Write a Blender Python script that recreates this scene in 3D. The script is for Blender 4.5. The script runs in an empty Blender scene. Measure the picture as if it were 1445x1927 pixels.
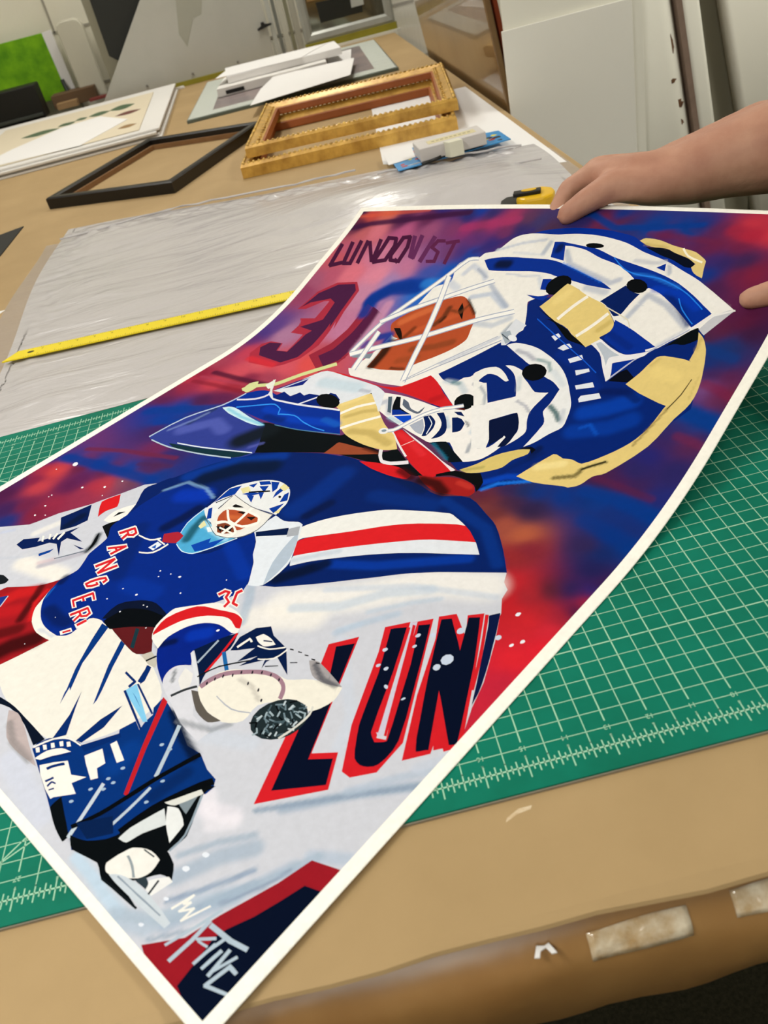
import bpy, bmesh, math, random
import numpy as np
from mathutils import Vector, Matrix, geometry
scene = bpy.context.scene
IN = 0.0254                      # the bench was measured in inches
ZT = 35.43                       # height of the cutting mat's face above the floor, inches
def V(x, y, z): return Vector((x*IN, y*IN, (z+ZT)*IN))
TOP = -0.12                      # bench top relative to the mat's face

# ------------------------------------------------------------------ camera
cam = bpy.data.objects.new('camera', bpy.data.cameras.new('camera'))
scene.collection.objects.link(cam); scene.camera = cam
RX = (0.96781631, -0.14176715, -0.20792709); RY = (-0.25158876, -0.564392, -0.78623455); RZ = (-0.00589016, 0.81324274, -0.5818948)
CP = V(1.40458863, -11.9086608, 16.31153153)
cam.matrix_world = Matrix(((RX[0], -RY[0], -RZ[0], CP.x), (RX[1], -RY[1], -RZ[1], CP.y), (RX[2], -RY[2], -RZ[2], CP.z), (0, 0, 0, 1)))
cam.data.sensor_fit = 'VERTICAL'; cam.data.sensor_height = 36.0; cam.data.lens = 1606.66/1927*36
cam.data.clip_start = 0.02; cam.data.clip_end = 60
cam.data.dof.use_dof = True; cam.data.dof.focus_distance = 0.80; cam.data.dof.aperture_fstop = 12.0

# ------------------------------------------------------------------ light and exposure
w = bpy.data.worlds.new('world'); scene.world = w; w.use_nodes = True
w.node_tree.nodes['Background'].inputs[0].default_value = (1.0, 0.97, 0.90, 1); w.node_tree.nodes['Background'].inputs[1].default_value = 0.10
scene.view_settings.view_transform = 'Standard'; scene.view_settings.look = 'None'
scene.view_settings.exposure = 0.0; scene.view_settings.gamma = 1.0
CEIL = 62.0                      # ceiling, inches above the mat
LAMPS = [(-38, 0, 48, 90, 24), (-38, 80, 48, 90, 8), (6, 106, 48, 90, 14), (62, 26, 48, 90, 22), (-8, -56, 48, 90, 15)]   # x, y, length, angle, watts of each ceiling fitting; last one added for tape glint and panel light
LAMP_COL = (1.0, 0.975, 0.91)
def area(name, loc, sx, sy, watts):
    l = bpy.data.lights.new(name, 'AREA'); l.shape = 'RECTANGLE'; l.size = sx*IN; l.size_y = sy*IN; l.energy = watts; l.color = LAMP_COL
    o = bpy.data.objects.new(name, l); o.location = loc; scene.collection.objects.link(o); return o

# ------------------------------------------------------------------ helpers
col = scene.collection
def lin(h):
    c = [int(h[i:i+2], 16)/255 for i in (0, 2, 4)]
    return tuple(x/12.92 if x <= .04045 else ((x+.055)/1.055)**2.4 for x in c)
MATS = {}
def mat(name, hexc, rough=.6, spec=.4, metal=0., noise=0., nscale=8., bump=0., bscale=60., second=None, coat=0., stretch=(1, 1, 1)):
    if name in MATS: return MATS[name]
    m = bpy.data.materials.new(name); m.use_nodes = True; nt = m.node_tree; b = nt.nodes['Principled BSDF']
    b.inputs['Roughness'].default_value = rough; b.inputs['Specular IOR Level'].default_value = spec; b.inputs['Metallic'].default_value = metal
    b.inputs['Coat Weight'].default_value = coat
    c = lin(hexc); b.inputs['Base Color'].default_value = (*c, 1)
    tc = nt.nodes.new('ShaderNodeTexCoord'); mp = nt.nodes.new('ShaderNodeMapping'); mp.inputs['Scale'].default_value = stretch
    nt.links.new(tc.outputs['Object'], mp.inputs[0])
    if noise:
        n = nt.nodes.new('ShaderNodeTexNoise'); n.inputs['Scale'].default_value = nscale; n.inputs['Detail'].default_value = 6; n.inputs['Roughness'].default_value = .6
        nt.links.new(mp.outputs[0], n.inputs['Vector'])
        r = nt.nodes.new('ShaderNodeMapRange'); r.inputs[1].default_value = .3; r.inputs[2].default_value = .7; nt.links.new(n.outputs['Fac'], r.inputs[0])
        mx = nt.nodes.new('ShaderNodeMix'); mx.data_type = 'RGBA'
        d = lin(second) if second else tuple(x*(1-noise) for x in c)
        mx.inputs[6].default_value = (*c, 1); mx.inputs[7].default_value = (*d, 1)
        nt.links.new(r.outputs[0], mx.inputs[0]); nt.links.new(mx.outputs[2], b.inputs['Base Color'])
    if bump:
        n2 = nt.nodes.new('ShaderNodeTexNoise'); n2.inputs['Scale'].default_value = bscale; n2.inputs['Detail'].default_value = 5
        nt.links.new(mp.outputs[0], n2.inputs['Vector'])
        bp = nt.nodes.new('ShaderNodeBump'); bp.inputs['Strength'].default_value = bump; bp.inputs['Distance'].default_value = .002
        nt.links.new(n2.outputs['Fac'], bp.inputs['Height']); nt.links.new(bp.outputs[0], b.inputs['Normal'])
    MATS[name] = m; return m
def link(name, bm, m, parent=None, smooth=False):
    me = bpy.data.meshes.new(name); bm.normal_update(); bm.to_mesh(me); bm.free()
    for x in (m if isinstance(m, (list, tuple)) else [m]): me.materials.append(x)
    if smooth:
        for f in me.polygons: f.use_smooth = True
    o = bpy.data.objects.new(name, me); col.objects.link(o)
    if parent is not None: o.parent = parent
    return o
def tag(o, label, cat, group=None, kind=None):
    o['label'] = label; o['category'] = cat
    if group: o['group'] = group
    if kind: o['kind'] = kind
    return o
def struct(o, label=None, cat=None):
    o['kind'] = 'structure'
    if label: o['label'] = label; o['category'] = cat
    return o
def empty(name, loc, rz, label, cat, group=None):
    o = bpy.data.objects.new(name, None); col.objects.link(o); o.empty_display_size = .02
    o.location = loc; o.rotation_euler = (0, 0, rz); return tag(o, label, cat, group)
# all mesh coordinates below are inches, converted when they enter the bmesh
def box(bm, x0, y0, z0, x1, y1, z1, bev=0., mi=0):
    vs = [bm.verts.new((x*IN, y*IN, z*IN)) for z in (z0, z1) for x, y in ((x0, y0), (x1, y0), (x1, y1), (x0, y1))]
    fs = [bm.faces.new([vs[i] for i in q]) for q in ((3, 2, 1, 0), (4, 5, 6, 7), (0, 1, 5, 4), (1, 2, 6, 5), (2, 3, 7, 6), (3, 0, 4, 7))]
    for f in fs: f.material_index = mi
    if bev:
        es = list({e for f in fs for e in f.edges}); bmesh.ops.bevel(bm, geom=es, offset=bev*IN, segments=2, profile=.5, affect='EDGES', clamp_overlap=True)
def nbox(x0, y0, z0, x1, y1, z1, bev=.02):
    bm = bmesh.new(); box(bm, x0, y0, z0, x1, y1, z1, bev); return bm
def prism(bm, pts, z0, z1, bev=0., mi=0):            # a flat outline given its thickness
    a = [bm.verts.new((x*IN, y*IN, z0*IN)) for x, y in pts]; b = [bm.verts.new((x*IN, y*IN, z1*IN)) for x, y in pts]
    n = len(pts); fs = [bm.faces.new(a[::-1]), bm.faces.new(b)] + [bm.faces.new((a[i], a[(i+1) % n], b[(i+1) % n], b[i])) for i in range(n)]
    for f in fs: f.material_index = mi
    if bev: bmesh.ops.bevel(bm, geom=list({e for f in fs for e in f.edges}), offset=bev*IN, segments=2, profile=.5, affect='EDGES', clamp_overlap=True)
def nprism(pts, z0, z1, bev=0.):
    bm = bmesh.new(); prism(bm, pts, z0, z1, bev); bmesh.ops.recalc_face_normals(bm, faces=bm.faces[:]); return bm
def extrude_x(bm, prof, x0, x1, nx=1, jig=None):      # profile (y,z) swept along x, closed ends
    rings = []
    for i in range(nx+1):
        x = x0+(x1-x0)*i/nx
        rings.append([bm.verts.new((x*IN, (y+(jig(x, j)[0] if jig else 0))*IN, (z+(jig(x, j)[1] if jig else 0))*IN)) for j, (y, z) in enumerate(prof)])
    n = len(prof)
    for a, b in zip(rings[:-1], rings[1:]):
        for i in range(n): bm.faces.new((a[i], a[(i+1) % n], b[(i+1) % n], b[i]))
    bm.faces.new(rings[0][::-1]); bm.faces.new(rings[-1])
def tube(bm, pts, r, n=8):
    pts = [Vector(p)*IN for p in pts]; rings = []
    for i, p in enumerate(pts):
        t = (pts[min(i+1, len(pts)-1)]-pts[max(i-1, 0)]).normalized(); a = t.orthogonal().normalized(); b = t.cross(a)
        rings.append([bm.verts.new(p+(a*math.cos(k*6.2832/n)+b*math.sin(k*6.2832/n))*r*IN) for k in range(n)])
    for A, B in zip(rings[:-1], rings[1:]):
        s = min(range(n), key=lambda s: (A[0].co-B[s].co).length)
        for i in range(n): bm.faces.new((A[i], A[(i+1) % n], B[(i+1+s) % n], B[(i+s) % n]))
    bm.faces.new(rings[0][::-1]); bm.faces.new(rings[-1])
def sheet_grid(nx, ny, fn):                            # open surface z = f(s,t)
    bm = bmesh.new(); g = [[bm.verts.new(tuple(c*IN for c in fn(i/nx, j/ny))) for j in range(ny+1)] for i in range(nx+1)]
    for i in range(nx):
        for j in range(ny): bm.faces.new((g[i][j], g[i+1][j], g[i+1][j+1], g[i][j+1]))
    return bm
def solid(o, t):
    s = o.modifiers.new('thickness', 'SOLIDIFY'); s.thickness = t*IN; s.offset = -1; return o
def text_bm(bm, txt, size, place, depth=.0, mi=0):    # lettering as flat mesh; place maps (x,y) inches -> (x,y,z) inches
    c = bpy.data.curves.new('t', 'FONT'); c.body = txt; c.size = size; c.align_x = 'CENTER'; c.align_y = 'CENTER'
    o = bpy.data.objects.new('t', c); col.objects.link(o); dg = bpy.context.evaluated_depsgraph_get(); dg.update()
    me = bpy.data.meshes.new_from_object(o.evaluated_get(dg)); bpy.data.objects.remove(o); bpy.data.curves.remove(c)
    vs = [bm.verts.new(tuple(k*IN for k in place(v.co.x, v.co.y))) for v in me.vertices]
    for f in me.polygons:
        try: bm.faces.new([vs[i] for i in f.vertices]).material_index = mi
        except ValueError: pass
    bpy.data.meshes.remove(me)

# ------------------------------------------------------------------ materials
kraft = mat('kraft_paper', 'ae9369', .7, .3, noise=.12, nscale=5, bump=.15, bscale=40, second='a0865d')
kraft_band = mat('kraft_band', 'b08a55', .34, .5, noise=.2, nscale=4, bump=.3, bscale=14, second='92693a')
white_board = mat('white_board', 'd6d4c8', .6, .3, noise=.05, nscale=3)
paper = mat('white_paper', 'e6e4e2', .8, .2, noise=.03, nscale=3)
wall_m = mat('painted_block', 'e4dfcc', .7, .3, noise=.06, nscale=3, bump=.2, bscale=90)
black = mat('black_plastic', '121210', .45, .4)
FRONT = -3.55
# ------------------------------------------------------------------ the room
def room_box(name, *a, m=wall_m):
    return struct(link(name, nbox(*a, bev=0), m))
room_box('floor', -150, -120, -ZT-2, 110, 142, -ZT, m=mat('dark_carpet', '3c3a2c', .95, .1, noise=.5, nscale=160, bump=.6, bscale=300)).location.z = ZT*IN
def shell(name, *a, m=wall_m):
    o = room_box(name, *a, m=m); o.location.z = ZT*IN; return o
shell('ceiling', -150, -120, CEIL, 110, 142, CEIL+2, m=mat('ceiling_tile', 'd8d6cc', .8, .2, noise=.05, nscale=20))
wb = shell('wall_back', -150, 136, -ZT, 110, 142, CEIL)
bm = bmesh.new()                                        # mortar joints of the back wall's block work
for k in range(-5, 9):
    z = 8.75+(k-1)*7.6; box(bm, -150, 135.9, z-.17, 110, 136.02, z+.17)
    for i in range(-9, 7): x = i*15.6+(7.8 if k % 2 else 0)-20.5; box(bm, x-.15, 135.9, z, x+.15, 136.02, z+7.6)
o = link('mortar_joint', bm, mat('mortar', '9d988a', .85, .2)); o.parent = wb
shell('wall_left', -156, -120, -ZT, -150, 142, CEIL); shell('wall_right', 110, -120, -ZT, 116, 142, CEIL); shell('wall_front', -150, -126, -ZT, 110, -120, CEIL)
lampm = bpy.data.materials.new('lamp_tube'); lampm.use_nodes = True
e = lampm.node_tree.nodes['Principled BSDF']; e.inputs['Emission Color'].default_value = (*LAMP_COL, 1); e.inputs['Emission Strength'].default_value = 9
for i, (x, y, ln, an, wt) in enumerate(LAMPS):
    t = empty('unseen_ceiling_light', V(x, y, CEIL-3.2), math.radians(an), 'unseen twin tube fluorescent fitting on the ceiling', 'light', 'unseen ceiling tube lights')
    link('housing', nbox(-ln/2, -5, 1.2, ln/2, 5, 3.2, .1), mat('lamp_housing', 'e4e2da', .5), t)
    for s in (-2.2, 2.2):
        b2 = bmesh.new(); tube(b2, [(-ln/2+1, s, .55), (ln/2-1, s, .55)], .5, 10); link('tube', b2, lampm, t)
    a = area('lamp_glow', V(x, y, CEIL-3.9), ln, 9, wt); a.rotation_euler.z = math.radians(an)

# ------------------------------------------------------------------ the bench
tb = empty('work_table', V(0, 0, TOP), 0, 'long work bench covered in brown kraft paper, under everything', 'table')
bm = bmesh.new(); random.seed(3)
rip = lambda x, j: ((.05*math.sin(x*.7)+.03*math.sin(x*1.9+1))*(j in (3, 4, 5)), .03*math.sin(x*.5+2)*(j in (3, 4)))
extrude_x(bm, [(122, 0), (FRONT+.9, 0), (FRONT+.3, 0), (FRONT+.05, -.03), (FRONT, -.1), (FRONT+.08, -.2), (FRONT+.6, -.24), (122, -1.2)], -46, 18.35, 60, rip)
bmesh.ops.recalc_face_normals(bm, faces=bm.faces[:]); link('paper_top', bm, kraft, tb)
bm = bmesh.new()
prof = [(FRONT+2.5, -.30), (FRONT+.6, -.32), (FRONT+.22, -.5), (FRONT-.18, -.80), (FRONT-.42, -1.3), (FRONT-.40, -2.2), (FRONT-.22, -3.2), (FRONT+.15, -3.9), (FRONT+.7, -4.2), (FRONT+2.5, -4.2)]
jg = lambda x, j: (.05*math.sin(x*.9+j)+.04*math.sin(x*2.3+j*2), .05*math.sin(x*.6+j*.5)-.035*(6.9-x)*(j > 5)*(x > -3))
extrude_x(bm, prof, -46, 18.3, 120, jg); bmesh.ops.recalc_face_normals(bm, faces=bm.faces[:]); link('wrapped_edge', bm, kraft_band, tb, True)
link('frame', nbox(-45, 0, -5.2, 17.6, 121, -1.25, .1), mat('bench_wood', '6e5334', .7, noise=.2, nscale=4), tb)
for x in (-42, 14):
    for y in (2, 117): link('leg', nbox(x, y, -ZT-TOP, x+3.5, y+3.5, -5.1, .1), MATS['bench_wood'], tb)
# clear tape on the wrapped front edge
tapem = mat('clear_tape', 'efe4cc', .1, .9, noise=.5, nscale=70, bump=.6, bscale=120, coat=.8, second='b8945f')  # pale tone brightened to stand in for a white glint
def edge_tape(x0, x1, j0, j1):
    bm = bmesh.new(); nx = 14; P = prof
    def pt(x, q):
        k = min(int(q), len(P)-2); f = q-k
        a = [P[k][i]+jg(x, k)[i] for i in (0, 1)]; b = [P[k+1][i]+jg(x, k+1)[i] for i in (0, 1)]
        return (x, a[0]*(1-f)+b[0]*f-.03, a[1]*(1-f)+b[1]*f+.01)
    g = [[bm.verts.new(tuple(c*IN for c in pt(x0+(x1-x0)*i/nx, j0+(j1-j0)*j/6))) for j in range(7)] for i in range(nx+1)]
    for i in range(nx):
        for j in range(6): bm.faces.new((g[i][j], g[i+1][j], g[i+1][j+1], g[i][j+1]))
    o = link('tape', bm, tapem, tb, True); o['label'] = 'shiny clear tape'; return solid(o, .01)
edge_tape(3.05, 5.1, 2.3, 3.5); edge_tape(6.0, 7.6, 2.2, 3.3)
bm = bmesh.new(); prism(bm, [(1.95, -3.60), (2.05, -3.38), (2.2, -3.42), (2.3, -3.38), (2.4, -3.6), (2.3, -3.6), (2.22, -3.46), (2.1, -3.5), (2.05, -3.62)], -.02, .015); bmesh.ops.translate(bm, verts=bm.verts[:], vec=(0, -.20*IN, -.50*IN))
o = link('paper_scrap', bm, paper, tb); o['label'] = 'torn white paper scrap'
bm = bmesh.new(); prism(bm, [(2.15, -1.15), (2.45, -1.02), (2.75, -.98), (2.8, -.90), (2.5, -.90), (2.2, -1.05)], -.002, .003); bmesh.ops.recalc_face_normals(bm, faces=bm.faces[:])
o = link('tape_scrap', bm, tapem, tb); o['label'] = 'small shiny tape scrap by the mat'

# ------------------------------------------------------------------ green cutting mat
cm = empty('cutting_mat', V(0, 0, 0), 0, 'green self-healing cutting mat with pale inch grid, under the hockey print', 'cutting mat')
link('mat_base', nprism([(-18.1, -.62), (18.1, -.62), (18.1, 24.15), (-18.1, 24.15)], TOP+.02, -.004, .01), [mat('mat_green', '047660', .6, .12, noise=.08, nscale=12, second='026650')], cm)
link('mat_core', nprism([(-18.13, -.65), (18.13, -.65), (18.13, 24.18), (-18.13, 24.18)], TOP-.0, TOP+.07), mat('mat_core', '8a8272', .6), cm)
bm = bmesh.new()
def strip(x0, y0, x1, y1, wd):
    d = Vector((x1-x0, y1-y0)); n = Vector((-d.y, d.x)).normalized()*wd/2
    bm.faces.new([bm.verts.new((x*IN, y*IN, 0)) for x, y in ((x0-n.x, y0-n.y), (x1-n.x, y1-n.y), (x1+n.x, y1+n.y), (x0+n.x, y0+n.y))])
for k in range(-34, 36): strip(k*.5, .18 if k % 2 else .68, k*.5, 23.32 if k % 2 else 22.82, .024 if k % 2 else .032)
for k in range(1, 47): strip(-17.5, k*.5, 17.5, k*.5, .036 if (k % 6 == 0) else .022)
for y in (0, 23.5): strip(-17.6, y, 17.6, y, .04)
for x in (-17.5, 17.5): strip(x, 0, x, 23.5, .04)
for k in range(-140, 141):
    h = .3 if k % 8 == 0 else .22 if k % 4 == 0 else .19 if k % 2 == 0 else .11
    for y in (0, 23.5): strip(k/8, y-h, k/8, y+h, .030)
strip(-9.6, 1.0, -2, 8.6, .035); strip(-9.6, 1.0, 3, 8.3, .035); strip(-14.9, 20.6, -6, 14.5, .06)
for n in range(1, 36):
    x = 18-n
    for y in (.5, 23.0): text_bm(bm, str(n), .19, lambda a, b: (x-a, y-b, 0)); text_bm(bm, str(abs(n-18)), .13, lambda a, b: (x-a, y-.24-b, 0))
link('grid_markings', bm, mat('mat_print', '9fd0b0', .6), cm).location.z = .0008*IN

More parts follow.
